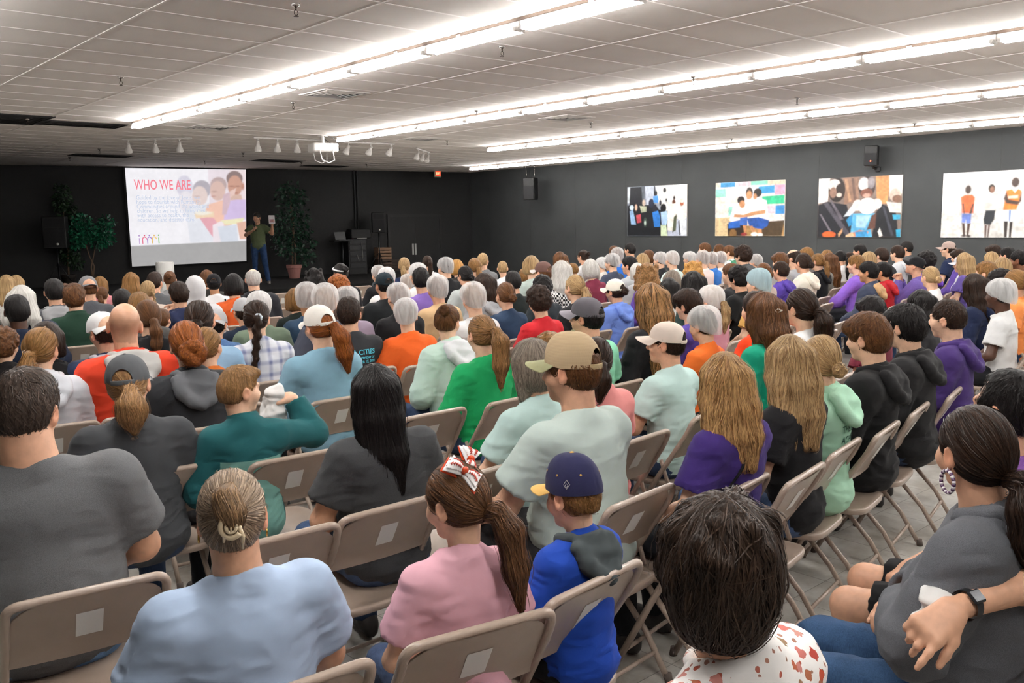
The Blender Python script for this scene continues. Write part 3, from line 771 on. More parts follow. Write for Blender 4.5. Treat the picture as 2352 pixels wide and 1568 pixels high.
def net_mesh(kind=0):
    """gathered bouffant cap: egg shaped, from the brow over the ears down to the nape, with folds"""
    r = np.random.default_rng(kind + 40); n, m = 84, 34; G = np.zeros((n + 1, m, 3)); A = r.uniform(.0015, .0055, 9); Fq = r.integers(4, 17, 9); ph = r.uniform(0, 6.3, 9)
    sag = (.0, .010, .018, -.004)[kind % 4]; ze = .042; top = .100
    for i in range(n + 1):
        t = 2 * math.pi * i / n; back = max(0, -math.cos(t)); fr = max(0, math.cos(t)); zr = -.020 + .045 * fr ** 1.5 - .056 * back
        for j in range(m):
            q = j / (m - 1)                        # 0 at the rim, 1 at the crown
            if q < .45:
                v = 1 - q / .45; z = ze + (zr - ze) * v; rad = 1 - (.135 - .10 * back) * v ** 1.7 - .05 * math.exp(-(1 - v) / .08)
            else:
                f = (q - .45) / .55 * math.pi / 2; z = ze + top * math.sin(f); rad = math.cos(f) ** .93
            fold = sum(A[k] * .5 * math.sin(Fq[k] * t + ph[k] + 3.0 * q * (k % 3 - 1)) for k in range(9)) * max(0, min(1, (1 - q) * 3)) * min(1, q * 6) + .0035 * math.sin(38 * t) * math.exp(-q / .05)
            rr = rad + fold / .1
            G[i, j] = (math.sin(t) * .0945 * rr, math.cos(t) * (.1125 + sag * back) * rr - .018, z + fold * .4)
    mb = MB(); mb.grid(G, True)
    return mb.mesh('hair_net', True)
# ------------------------------------------------------------------ assembling a person
_C = {}
RES = dict(n=(.0057, .0080, .0056), h=(.0076, .0098, .0064), m=(.0098, .0130, .0084), f=(.0110, .0150, .0092))
def cached(key, fn):
    if key not in _C: _C[key] = fn()
    return _C[key]
def kstr(d): return repr(sorted((k, v) for k, v in d.items()))
def person(label, xy, rz, p, skin_t, hair, top, legs='#24262b', hat=None, s=1.0, lod='f', seat=.45, extra=None, shoes=None, group=None, z=None):
    """p pose; hair (style, dark, light, options); top (kind, colour, weave, colour 2)"""
    rb, rcl, rh = RES[lod]; pk = kstr(p)
    shorts = legs.startswith('short'); p = dict(p, nolegs=0 if shorts else 1)
    root = empty('person', (xy[0], xy[1], (seat * (1 - s) if z is None else z)), rz); root.scale = (s, s, s)
    tag(root, label, 'person', group)
    J = skel(p); hm = J['HM']; seed = abs(hash((label, 1))) % 97 if False else (sum(map(ord, label)) % 97)
    def mk_body():
        V, Q = sdf_mesh(body_prims(p, J, lod != 'f'), rb, .02); return mesh_np('body', V, Q, attrs={'tint': ('FLOAT_COLOR', tint(V, p, J))})
    link('body', cached(('body', pk, lod), mk_body), root, skin(skin_t))
    kind, tcol = top[0], top[1]; weave = top[2] if len(top) > 2 else 'knit'; tc2 = top[3] if len(top) > 3 else None
    tm = cloth(tcol, weave, tc2); amp = {'n': .0050, 'h': .0046, 'm': .0042, 'f': .0035}[lod]
    slv = 'short' if kind == 'tee' else ('none' if kind == 'vest' else 'long'); e = {'tee': .012, 'vest': .016, 'long': .013, 'hoodie': .019, 'fleece': .019, 'coat': .024, 'puffer': .028}.get(kind, .013)
    pp = dict(p)
    if lod == 'f':
        for q in ('hy', 'hsc', 'hp', 'hr'): pp.pop(q, None)
    if kind in ('hoodie', 'coat', 'puffer'): pp['loose'] = .012
    def mk_shirt():
        V, Q = sdf_mesh(shirt_prims(pp, J, slv, e), rcl, .03)
        V = wrinkle(V, vnorm(V, Q), p, J, amp * (1.25 if kind in ('hoodie', 'coat') else 1), seed if lod != 'f' else 3); return mesh_np('shirt', V, Q)
    nm = {'tee': 'shirt', 'long': 'shirt', 'vest': 'vest', 'hoodie': 'hoodie', 'fleece': 'jacket', 'coat': 'jacket', 'puffer': 'jacket'}[kind]
    sh = link(nm, cached(('shirt', kstr(pp), slv, e, lod, seed if lod != 'f' else 3), mk_shirt), root, tm)
    if kind == 'fleece':
        def mk_col():
            nk = .066 * p.get('w', 1) ** .5; c = J['NB'] + V3(0, .012, .012); T = np.linspace(-2.6 - 1.57, 2.6 - 1.57, 20); q = [c + V3(math.cos(t) * nk, math.sin(t) * nk, .012 - .012 * math.sin(t)) for t in T]
            P = [rc(q[i] + V3(0, 0, z), q[i + 1] + V3(0, 0, z), .012, None, .012) for i in range(19) for z in (0, .018, .034)]
            return mesh_np('collar', *sdf_mesh(P, .006, .02))
        link('collar', cached(('fcol', pk, lod), mk_col), sh, cloth(top[1], 'knit'))
    if kind in ('tee', 'long') and lod in 'nh':
        link('collar', cached(('col', pk, lod), lambda: mesh_np('collar', *sdf_mesh(collar_prims(p, J), .0056, .02))), sh, tm)
    if kind in ('hoodie', 'coat') and not (hat and hat[0] == 'hoodup'):
        def mk_hood():
            V, Q = sdf_mesh(hood_prims(p, J), rcl, .03); return mesh_np('hood', wrinkle(V, vnorm(V, Q), p, J, amp * .8, 5), Q)
        link('hood', cached(('hood', pk, lod), mk_hood), sh, cloth(top[4], 'knit') if len(top) > 4 else tm)
    if kind == 'puffer': 
        link('hood', cached(('hood', pk, lod), lambda: mesh_np('hood', *sdf_mesh(hood_prims(p, J), rcl, .03))), sh, cloth(top[4], 'knit') if len(top) > 4 else tm)
    sht = shorts; lc = legs.split(' ')[-1]
    def mk_legs():
        V, Q = sdf_mesh(legs_prims(p, J, .010, sht), rcl * (1.0 if sht else 1.6), .03); return mesh_np('trousers', wrinkle(V, vnorm(V, Q), p, J, amp * .8, 7), Q)
    link('shorts' if sht else 'trousers', cached(('legs', kstr({k_: v_ for k_, v_ in p.items() if k_ in ('w', 'd', 'belly', 'stand', 'lr', 'll')}), sht, lod, 0 if lod in 'fm' else pk), mk_legs), root, cloth(lc, 'denim' if legs.startswith('denim') else 'knit'))
    if shoes:
        for sd in (1, -1): link('shoe', cached(('shoe', pk, sd, lod), lambda: mesh_np('shoe', *sdf_mesh(shoe_prims(J, sd), .012, .02))), root, plain('shoe', shoes, .6))
    # hair
    sty, dk, lt = hair[0], hair[1], hair[2]
    if hat and hat[0] == 'net' and sty in ('short', 'bob'): sty = 'buzz'
    ho = hair[3] if len(hair) > 3 else {}; hmt = hairmat(dk, lt, ho.get('streak', .5)) if sty != 'bald' else None
    hb = None; nst = {'n': 1900, 'h': 1250, 'm': 420, 'f': 0}[lod]
    for part, prims, flow in hairset(sty, ho):
        def mk_hair():
            V, Q = sdf_mesh(prims, rh, .02); V0 = V
            Nn = vnorm(V, Q); am = {'short': .003, 'curl': .004, 'down': .003, 'to': .0012, 'tail': .004}[flow[0]] * ho.get('rough', 1)
            hv = hv_of(V, flow); V = V + Nn * (am * (noise(hv, 9.0) + .5 * noise(hv, 22.0)))[:, None]
            T = None; tris = 0
            if nst and not ho.get('nostr'):
                L = ho.get('SL', {'short': .035, 'curl': .05, 'down': .16, 'to': .11, 'tail': .16}[flow[0]]); wd = ho.get('SW', {'n': .0021, 'h': .0030, 'm': .0050}[lod])
                k = ho.get('ns', 1.0) * {'short': 1.4, 'curl': 1.0, 'down': 1.4, 'to': .9, 'tail': .6}[flow[0]] * (.5 if part == 'bun' else 1)
                sv, sq, shv = strands(prims, flow, V0, int(nst * k), L, wd, ho.get('lift', {'short': .0045, 'curl': .006, 'down': .004, 'to': .0022, 'tail': .006}[flow[0]]), seed, ho.get('jit', {'short': .35, 'curl': .3, 'down': .16, 'to': .07, 'tail': .16}[flow[0]]))
                # drop ribbons that would leave over the face or ears
                Q = np.concatenate([Q, sq + len(V)]); V = np.concatenate([V, sv]); hv = np.concatenate([hv, shv])
            if hat and hat[0] in ('cap', 'capback', 'beanie'):
                zc = V[:, 2] - (.10 * V[:, 1] if hat[0] == 'cap' else 0); Q = Q[(zc[Q].max(1) < (.034 if hat[0] == 'cap' else .012)) | (np.abs(V[Q].mean(1)[:, 0]) < .036) & (V[Q].mean(1)[:, 1] < -.07) & (zc[Q].max(1) < .072) & (hat[0] == 'cap')]
            return mesh_np(part, V, Q, attrs={'hv': ('FLOAT_VECTOR', hv)})
        o = link(part, cached(('hair', sty, part, kstr(ho), lod, seed % 3 if lod != 'f' else 0, hat[0] if hat else ''), mk_hair), root if hb is None else hb, hmt, mw=hm if hb is None else None)
        if hb is None: hb = o
    # things worn on the head
    if hat:
        hk, hc = hat[0], hat[1]; ho2 = hat[2] if len(hat) > 2 else {}
        if hk == 'net':
            kd = ho2.get('k', seed % 4); link('hair_net', cached(('net', kd), lambda: net_mesh(kd)), root, netmat(hc, ho2.get('a', .46) - .08), mw=hm @ Matrix.Scale(ho2.get('s', 1.05), 4))
        elif hk in ('cap', 'capback'):
            fit, hi = ho2.get('fit', 1.05), ho2.get('hi', .0); mw = hm @ Euler((R_(ho2.get('tilt', 5)), 0, 0)).to_matrix().to_4x4()
            if hk == 'capback': mw = hm @ Euler((R_(5), 0, math.pi)).to_matrix().to_4x4()
            cr = link('cap', cached(('cap', fit, hi, ho2.get('closed', 0)), lambda: cap_crown(hi, not ho2.get('closed'), fit)), root, ho2.get('mat') or cloth(hc, 'knit'), mw=mw)
            link('brim', cached(('brim', fit, ho2.get('curve', .018)), lambda: cap_brim(.088, ho2.get('curve', .018), fit)), cr, cloth(ho2.get('brim', hc), 'knit'))
            if not ho2.get('closed'): link('strap', cached(('strap', fit), lambda: cap_strap(fit)), cr, cloth(ho2.get('strap', hc), 'knit'))
            link('button', cached(('btn', fit, hi), lambda: cap_button(hi, fit)), cr, cloth(ho2.get('btn', hc), 'knit'))
        elif hk == 'beanie' or hk == 'hoodup':
            big = .022 if hk == 'hoodup' else .014
            P = [el(SK + V3(0, -.005, 0), (.0745 + big, .094 + big, .09 + big), None, .02)]
            if hk == 'hoodup': P += [el((0, -.05, -.05), (.088, .078, .10), None, .05), el((0, -.03, -.15), (.12, .085, .05), None, .05), el((0, .13, -.02), (.075, .1, .095), None, .02, -1)]
            else: P += [el((0, .10, -.06), (.2, .12, .10), eul(-20, 0, 0), .015, -1), el((0, -.03, -.12), (.2, .2, .09), None, .015, -1)]
            def mk():
                V, Q = sdf_mesh(P, max(rcl, .007), .02); V = V + vnorm(V, Q) * (.003 * noise(V, 18))[:, None]; return mesh_np('hood', V, Q)
            link('raised_hood' if hk == 'hoodup' else 'knit_cap', cached((hk, lod), mk), root, cloth(hc, 'knit'), mw=hm)
        elif hk == 'band':
            mb = MB(); T = np.linspace(0, 2 * math.pi, 40, endpoint=False)
            mb.tube([(math.sin(t) * .087, -.012 + math.cos(t) * .106, .045 + math.cos(t) * .025) for t in T], .010, 8, closed=True)
            link('headband', mb.mesh('headband', True), root, cloth(hc), mw=hm)
    return root, J
# ------------------------------------------------------------------ the room
CEIL = CAM_H + 1.58; XR = 18.02; XL = -3.0; YB = -4.0
_a = at_z(0, 378, CEIL); _b = at_z(1101, 396, CEIL)
FW0 = Vector((_a.x, _a.y)); FWD = (Vector((_b.x, _b.y)) - FW0).normalized(); FWN = Vector((FWD.y, -FWD.x))   # FWN points into the room
def front(px, py, off=0.0):
    """point where a pixel's ray meets the plane parallel to the front wall, off metres before it"""
    r = ray(px, py); c = FW0 + FWN * off; t = (c.x * FWN.x + c.y * FWN.y) / (r.x * FWN.x + r.y * FWN.y)
    return Vector((r.x * t, r.y * t, CAM_H + r.z * t))
def fwx(x): return FW0 + FWD * ((x - FW0.x) / FWD.x)
FWA = math.atan2(FWD.y, FWD.x)
STAGE = .39
ORD = ['first', 'second', 'third', 'fourth', 'fifth', 'sixth', 'seventh', 'eighth', 'ninth', 'tenth', 'eleventh', 'twelfth', 'thirteenth', 'fourteenth', 'fifteenth', 'sixteenth', 'seventeenth', 'eighteenth', 'nineteenth', 'twentieth']
def wallmat(name, col, rough=.5):
    k = N(name); tc = k.n('TexCoord'); n1 = k.n('TexNoise', Vector=tc.outputs['Object'], Scale=1.3, Detail=4.0); n2 = k.n('TexNoise', Vector=tc.outputs['Object'], Scale=90.0, Detail=3.0)
    c = srgb(col); cr = k.ramp(n1.outputs[0], [(.3, tuple(x * .88 for x in c)), (.7, tuple(x * 1.1 for x in c))])
    bp = k.n('Bump', Strength=.15, Distance=.004, Height=n2.outputs[0])
    return k.done(k.n('BsdfPrincipled', Base__Color=cr, Roughness=rough, Normal=bp.outputs[0], Specular__IOR__Level=.35).outputs[0])
def ceilmat():
    k = N('ceiling_tile'); tc = k.n('TexCoord'); ob = tc.outputs['Object']
    vo = k.n('TexVoronoi', Vector=ob, Scale=95.0); n2 = k.n('TexNoise', Vector=ob, Scale=.9, Detail=3.0)
    bk = k.n('TexBrick', Vector=ob, Color1=(1, 1, 1, 1), Color2=(.93, .93, .93, 1), Mortar=(.97, .97, .97, 1), Scale=1.0)
    bk.offset = 0; bk.inputs['Brick Width'].default_value = 1.22; bk.inputs['Row Height'].default_value = .61; bk.inputs['Mortar Size'].default_value = .0
    cr = k.ramp(n2.outputs[0], [(.3, srgb('#ded6d0')), (.7, srgb('#e8e1db'))])
    mu = k.n('Mix', _data_type='RGBA', _blend_type='MULTIPLY', i0=1.0, i6=cr, i7=bk.outputs[0])
    bp = k.n('Bump', Strength=.25, Distance=.004, Height=vo.outputs[0])
    return k.done(k.n('BsdfPrincipled', Base__Color=mu.outputs[2], Roughness=.9, Normal=bp.outputs[0]).outputs[0])
def floormat():
    k = N('vinyl_floor_tile'); tc = k.n('TexCoord'); ob = tc.outputs['Object']
    bk = k.n('TexBrick', Vector=ob, Color1=c4(srgb('#c9c6c0')), Color2=c4(srgb('#bdb9b2')), Mortar=c4(srgb('#8e8a84')), Scale=1.0); bk.offset = 0
    bk.inputs['Brick Width'].default_value = .305; bk.inputs['Row Height'].default_value = .305; bk.inputs['Mortar Size'].default_value = .0025
    no = k.n('TexNoise', Vector=ob, Scale=2.6, Detail=6.0, Roughness=.7); dirt = k.ramp(no.outputs[0], [(.35, srgb('#b5aea4')), (.6, (1, 1, 1))])
    mu = k.n('Mix', _data_type='RGBA', _blend_type='MULTIPLY', i0=.7, i6=bk.outputs[0], i7=dirt)
    return k.done(k.n('BsdfPrincipled', Base__Color=mu.outputs[2], Roughness=.32).outputs[0])
def struct(o): o['kind'] = 'structure'; return o
def room():
    pl = fwx(XL); pr = fwx(XR); T = .2
    def slab(name, pts, z0, z1, mat):
        n = len(pts); V = [(x, y, z) for z in (z0, z1) for x, y in pts]
        me = bpy.data.meshes.new(name); me.from_pydata(V, [], [list(range(n))[::-1], list(range(n, 2 * n))] + [[i, (i + 1) % n, n + (i + 1) % n, n + i] for i in range(n)]); me.update()
        return struct(link(name, me, None, mat))
    blk = wallmat('black_wall_paint', '#1c1c1d', .55); gr = wallmat('charcoal_wall_paint', '#3d3f40', .6)
    hull = [(XL, YB), (XR, YB), (XR, pr.y), (XL, pl.y)]
    slab('floor', hull, -.15, 0, floormat()); slab('ceiling', hull, CEIL, CEIL + .15, ceilmat())
    n = FWN * T
    slab('wall_front', [(pl.x, pl.y), (pr.x, pr.y), (pr.x - n.x, pr.y - n.y), (pl.x - n.x, pl.y - n.y)], 0, CEIL, blk)
    slab('wall_right', [(XR, YB), (XR + T, YB), (XR + T, pr.y), (XR, pr.y)], 0, CEIL, gr)
    slab('wall_left', [(XL - T, YB), (XL, YB), (XL, pl.y), (XL - T, pl.y)], 0, CEIL, blk)
    slab('wall_back', [(XL, YB - T), (XR, YB - T), (XR, YB), (XL, YB)], 0, CEIL, gr)
    # suspended ceiling grid: white tee bars
    mb = MB(); tee = plain('tee_bar', '#efe9e4', .6)
    x0 = 2.56
    for i in range(-4, 13):
        x = x0 + i * 1.22
        if XL < x < XR: mb.box((x, (YB + fwx(x).y) / 2, CEIL - .002), (.018, fwx(x).y - YB, .004))
    for j in range(-6, 36):
        y = 7.4 + j * .61 - .0
        if YB < y < pr.y:
            xa = XL if y < pl.y else XL; mb.box(((XL + XR) / 2, y, CEIL - .0018), (XR - XL, .016, .0036))
    struct(mb.build('trim_1', tee))
    # vinyl wall base
    mb = MB(); mb.box((XR - .006, (YB + pr.y) / 2, .05), (.012, pr.y - YB, .10)); struct(mb.build('baseboard_right', plain('rubber_base', '#141414', .5)))
    mb = MB(); m = (pl + pr) / 2 + FWN * .007; mb.box((m.x, m.y, .05), ((pr - pl).length, .012, .10), rot=eul(0, 0, math.degrees(FWA))); struct(mb.build('baseboard_front', plain('rubber_base', '#141414', .5)))
    # panel seams of the charcoal wall
    mb = MB()
    for i in range(12): mb.box((XR - .001, 1.0 + i * 1.83, CEIL / 2 + .05), (.004, .006, CEIL - .1))
    struct(mb.build('trim_2', plain('wall_seam', '#2a2c2c', .6)))
    mb = MB()
    for px in (815.5, 822):
        q = front(px, 470, .04); mb.cyl((q.x, q.y, 1.2), (q.x, q.y, CEIL - .001), .022, seg=10)
    struct(mb.build('trim_3', plain('black_conduit', '#121213', .45)))
    # stage
    w0, w1 = fwx(2.0), fwx(14.6); yf = 18.6
    slab('platform', [(2.0, yf), (14.6, yf), (w1.x, w1.y - .002), (w0.x, w0.y - .002)], 0, STAGE, wallmat('black_stage_carpet', '#161616', .95))
    o = bpy.data.objects['platform']; tag(o, 'low black carpeted stage along the front wall', 'stage'); del o['kind']; o.name = 'stage'
TUBE = None
def tube_mat():
    k = N('fluorescent_tube'); e = k.n('Emission', Color=(1.0, .985, .96, 1), Strength=TUBE_E); return k.done(e.outputs[0])
TUBE_E = 46.0
def lights():
    wh = plain('white_enamel', '#efedea', .35); rail = plain('shaded_rail', '#4f4137', .7); tm = tube_mat(); Ls = 1.2205  # rail coloured dark to paint in the shade between housing and ceiling
    hb = MB(); hb.box((0, 0, -.028), (.062, Ls - .004, .056), bev=.006); hb.box((0, Ls / 2 - .035, -.062), (.118, .03, .034), bev=.004); hb.box((0, -Ls / 2 + .035, -.062), (.118, .03, .034), bev=.004); hm = hb.mesh('housing', False)
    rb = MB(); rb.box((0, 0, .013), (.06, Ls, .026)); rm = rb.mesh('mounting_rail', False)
    bb = MB(); bb.box((0, 0, -.020), (.076, .05, .066), bev=.004); bm_ = bb.mesh('bracket', False)
    tb = MB(); tb.tube([(0, -Ls / 2 + .05, 0), (0, Ls / 2 - .05, 0)], .0165, 7, cap=False); tbm = tb.mesh('tube', True)
    rows = [(1.2, 12.6, 'far left'), (4.89, 13.84, 'nearest to the camera, second'), (8.54, 14.14, 'third'), (12.32, 14.46, 'fourth'), (16.11, 19.70, 'last, by the right wall')]
    nm = ['row over the left aisle', 'long row nearest the camera', 'second row from the camera', 'third row from the camera', 'row beside the charcoal wall']
    ft = None
    for r, (x, y0, _) in enumerate(rows):
        n = int((y0 - YB - .8) / Ls)
        for i in range(n):
            y = y0 - Ls * (i + .5)
            o = empty('fluorescent_light', (x, y, CEIL - .026)); tag(o, 'white fluorescent strip light, %s from the stage, in the %s' % (ORD[i], nm[r]), 'ceiling light', 'fluorescent strip lights')
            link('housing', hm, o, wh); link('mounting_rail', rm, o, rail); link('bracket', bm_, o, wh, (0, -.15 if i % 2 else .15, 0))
            for dx in (-.043, .043): link('tube', tbm, o, tm, (dx, 0, -.066))
# ------------------------------------------------------------------ flat prints painted as coloured vertices
def paint(W, H, base, shapes, nx, ny, tex=1.6):
    """colours of a flat print; shapes are ellipses ('e',x,y,rx,ry,col,rot) and polygons ('p',col,x,y,x,y,...) in 0..W, 0..H"""
    X, Y = np.meshgrid(np.linspace(0, W, nx), np.linspace(0, H, ny)); im = np.zeros((ny, nx, 3)) + np.array(srgb(base)); px = W / nx
    for s in shapes:
        if s[0] == 'e':
            _, cx, cy, rx, ry, c = s[:6]; a = R_(s[6]) if len(s) > 6 else 0; dx, dy = X - cx, Y - cy
            u = (dx * math.cos(a) + dy * math.sin(a)) / rx; v = (-dx * math.sin(a) + dy * math.cos(a)) / ry; d = (np.sqrt(u * u + v * v) - 1) * min(rx, ry)
        else:
            c = s[1]; P = np.array(s[2:], float).reshape(-1, 2); ins = np.zeros_like(X, bool); d2 = np.full_like(X, 1e9)
            for (x0, y0), (x1, y1) in zip(P, np.roll(P, -1, 0)):
                cnd = (y0 > Y) != (y1 > Y); xi = (x1 - x0) * (Y - y0) / ((y1 - y0) if y1 != y0 else 1e-9) + x0; ins ^= cnd & (X < xi)
                L = (x1 - x0) ** 2 + (y1 - y0) ** 2 + 1e-9; t = np.clip(((X - x0) * (x1 - x0) + (Y - y0) * (y1 - y0)) / L, 0, 1); d2 = np.minimum(d2, (X - x0 - t * (x1 - x0)) ** 2 + (Y - y0 - t * (y1 - y0)) ** 2)
            d = np.where(ins, -np.sqrt(d2), np.sqrt(d2))
        m = np.clip(.5 - d / (2.6 * px), 0, 1)[..., None]; im = im * (1 - m) + np.array(srgb(c)) * m
    Pn = np.stack([X.ravel() / W * 9, Y.ravel() / W * 9, 0 * X.ravel()], 1); nz = (noise(Pn, 1.6) * .10 + noise(Pn + 7, 5.0) * .10).reshape(ny, nx, 1) * tex
    return np.clip(im * (1 + nz), 0, 1)
def printmat(name, rough=.5, emit=0.0):
    key = ('print', name, emit)
    if key in _M: return _M[key]
    k = N(name); at = k.n('Attribute', _attribute_name='ink')
    b = k.n('BsdfPrincipled', Base__Color=at.outputs['Color'], Roughness=rough)
    if emit: k.link(at.outputs['Color'], b.inputs['Emission Color']); b.inputs['Emission Strength'].default_value = emit; b.inputs['Base Color'].default_value = (.16, .16, .16, 1); k.t.links.remove(b.inputs['Base Color'].links[0])
    _M[key] = k.done(b.outputs[0]); return _M[key]
def quadmesh(name, TL, TR, BR, BL, im):
    ny, nx = im.shape[:2]; u = np.linspace(0, 1, nx)[None, :, None]; v = np.linspace(0, 1, ny)[:, None, None]; TL, TR, BR, BL = [np.array(p) for p in (TL, TR, BR, BL)]
    G = (TL * (1 - u) + TR * u) * (1 - v) + (BL * (1 - u) + BR * u) * v; i, j = np.meshgrid(np.arange(ny - 1), np.arange(nx - 1), indexing='ij'); a = (i * nx + j).ravel()
    Q = np.stack([a, a + nx, a + nx + 1, a + 1], 1); c = np.concatenate([im, np.ones((ny, nx, 1))], 2).reshape(-1, 4)
    return mesh_np(name, G.reshape(-1, 3), Q, False, {'ink': ('FLOAT_COLOR', c)})
P1 = [('p', '#cdd3da', 0, 0, 40, 0, 40, 220, 0, 220), ('p', '#1a1c22', 40, 5, 250, 5, 210, 400, 20, 400), ('p', '#5b626c', 200, 0, 250, 0, 240, 260, 215, 260), ('p', '#c3cad9', 250, 0, 375, 0, 375, 330, 280, 330), ('p', '#20242e', 372, 5, 388, 5, 388, 130, 372, 130), ('p', '#f1efec', 390, 0, 810, 0, 810, 330, 500, 330, 440, 240), ('p', '#14161b', 0, 250, 330, 250, 560, 380, 570, 665, 0, 665), ('p', '#b9bfd0', 560, 380, 810, 300, 810, 665, 560, 665),
 ('e', 62, 280, 30, 34, '#cfe0ee'), ('p', '#8fb0d4', 30, 330, 80, 310, 125, 510, 55, 510), ('e', 125, 280, 18, 40, '#d9b8a2'), ('p', '#b84a54', 125, 385, 190, 370, 200, 480, 140, 490), ('e', 235, 220, 24, 40, '#c7b3a4'), ('p', '#b4b89f', 175, 260, 270, 270, 270, 340, 200, 350), ('e', 255, 480, 24, 60, '#3f4e46'), ('e', 252, 490, 12, 26, '#c7d6cc'), ('e', 340, 230, 40, 60, '#20263a'), ('e', 398, 100, 22, 34, '#0f1016'), ('p', '#4f8fd8', 360, 140, 430, 130, 436, 200, 425, 230, 370, 220), ('e', 395, 330, 40, 60, '#1a1d2a'),
 ('p', '#2f77c8', 350, 350, 430, 330, 460, 420, 455, 545, 380, 545), ('e', 385, 285, 26, 42, '#20202a'), ('e', 460, 230, 18, 40, '#262830'), ('e', 500, 300, 40, 60, '#0e0f14'), ('p', '#a9c6ea', 465, 350, 540, 340, 575, 420, 540, 520, 480, 520), ('p', '#c6d4b4', 465, 520, 540, 520, 560, 665, 470, 665), ('e', 517, 65, 22, 32, '#14151a'), ('p', '#f4f2f0', 490, 95, 545, 95, 545, 200, 495, 200), ('e', 540, 195, 12, 24, '#17181c'), ('e', 645, 170, 15, 26, '#2b1d18'), ('e', 640, 225, 24, 36, '#5a3322'), ('p', '#ece6dd', 560, 250, 680, 240, 690, 420, 640, 600, 560, 590), ('p', '#4d5340', 640, 420, 680, 380, 670, 590, 620, 620), ('e', 745, 240, 24, 44, '#a35a3a'), ('e', 745, 205, 28, 32, '#ded5cc'), ('p', '#f0ece6', 690, 290, 810, 260, 810, 420, 760, 480, 690, 440), ('p', '#dfe2ea', 700, 460, 800, 450, 800, 660, 740, 660, 720, 560), ('p', '#26282e', 700, 470, 715, 460, 730, 650, 716, 655)]
P2 = [('p', '#d8cfc0', 0, 0, 70, 0, 70, 60, 0, 60), ('p', '#3f8fc4', 70, 0, 275, 0, 275, 65, 70, 65), ('p', '#d9c3cc', 280, 0, 490, 0, 490, 60, 280, 60), ('p', '#7fcfb0', 490, 0, 710, 0, 710, 55, 490, 55), ('p', '#d2c8b0', 715, 0, 935, 0, 935, 60, 715, 60), ('p', '#8fd2bc', 0, 85, 145, 85, 145, 195, 0, 195), ('p', '#e6dfe2', 155, 70, 590, 60, 590, 300, 155, 300), ('p', '#3d93c9', 590, 75, 800, 65, 800, 165, 590, 170), ('p', '#d49ab2', 805, 60, 935, 60, 935, 190, 805, 190), ('p', '#36b283', 640, 205, 930, 195, 930, 305, 640, 310), ('p', '#3a86c4', 815, 330, 935, 325, 935, 440, 815, 440), ('p', '#d9b9c4', 690, 325, 810, 325, 810, 430, 690, 430), ('p', '#eadfd2', 0, 210, 330, 210, 300, 330, 0, 340), ('p', '#ded8d0', 0, 330, 250, 330, 200, 500, 0, 500), ('p', '#8fd0bc', 190, 330, 260, 330, 230, 450, 185, 450), ('p', '#cdb48c', 0, 480, 220, 470, 210, 725, 0, 725), ('p', '#a07c4c', 180, 600, 935, 560, 935, 725, 180, 725), ('p', '#4a3a28', 640, 540, 935, 520, 900, 725, 640, 725), ('p', '#2c2118', 170, 560, 440, 560, 440, 640, 420, 725, 190, 725), ('e', 255, 690, 50, 60, '#7a5a34'),
 ('e', 470, 150, 48, 72, '#3c3430'), ('e', 468, 185, 38, 60, '#c48a60'), ('p', '#eef0f4', 410, 240, 540, 230, 560, 480, 400, 470), ('e', 580, 155, 55, 58, '#2a2524'), ('e', 548, 205, 24, 40, '#c08a62'), ('p', '#f3f3f6', 520, 260, 600, 215, 700, 260, 730, 500, 520, 500), ('e', 358, 245, 52, 52, '#241f1e'), ('e', 375, 300, 40, 50, '#b9825a'), ('p', '#f0f1f5', 255, 300, 320, 285, 350, 350, 400, 360, 400, 500, 200, 520), ('p', '#c08c62', 270, 430, 400, 440, 520, 400, 690, 380, 690, 430, 540, 450, 420, 480, 260, 470), ('p', '#2b5fb4', 190, 540, 350, 510, 350, 610, 190, 620), ('p', '#3a62b0', 350, 480, 450, 470, 450, 580, 340, 580), ('p', '#274f9c', 440, 490, 600, 475, 740, 520, 720, 590, 640, 640, 480, 600), ('p', '#b98258', 390, 580, 440, 580, 440, 690, 410, 690), ('p', '#c08a60', 470, 590, 520, 590, 580, 690, 530, 690), ('p', '#c08a60', 580, 630, 640, 630, 650, 700, 600, 700), ('e', 545, 700, 42, 26, '#f3f1ee'), ('e', 625, 708, 34, 24, '#f3f1ee'), ('e', 405, 700, 40, 22, '#8a3030')]
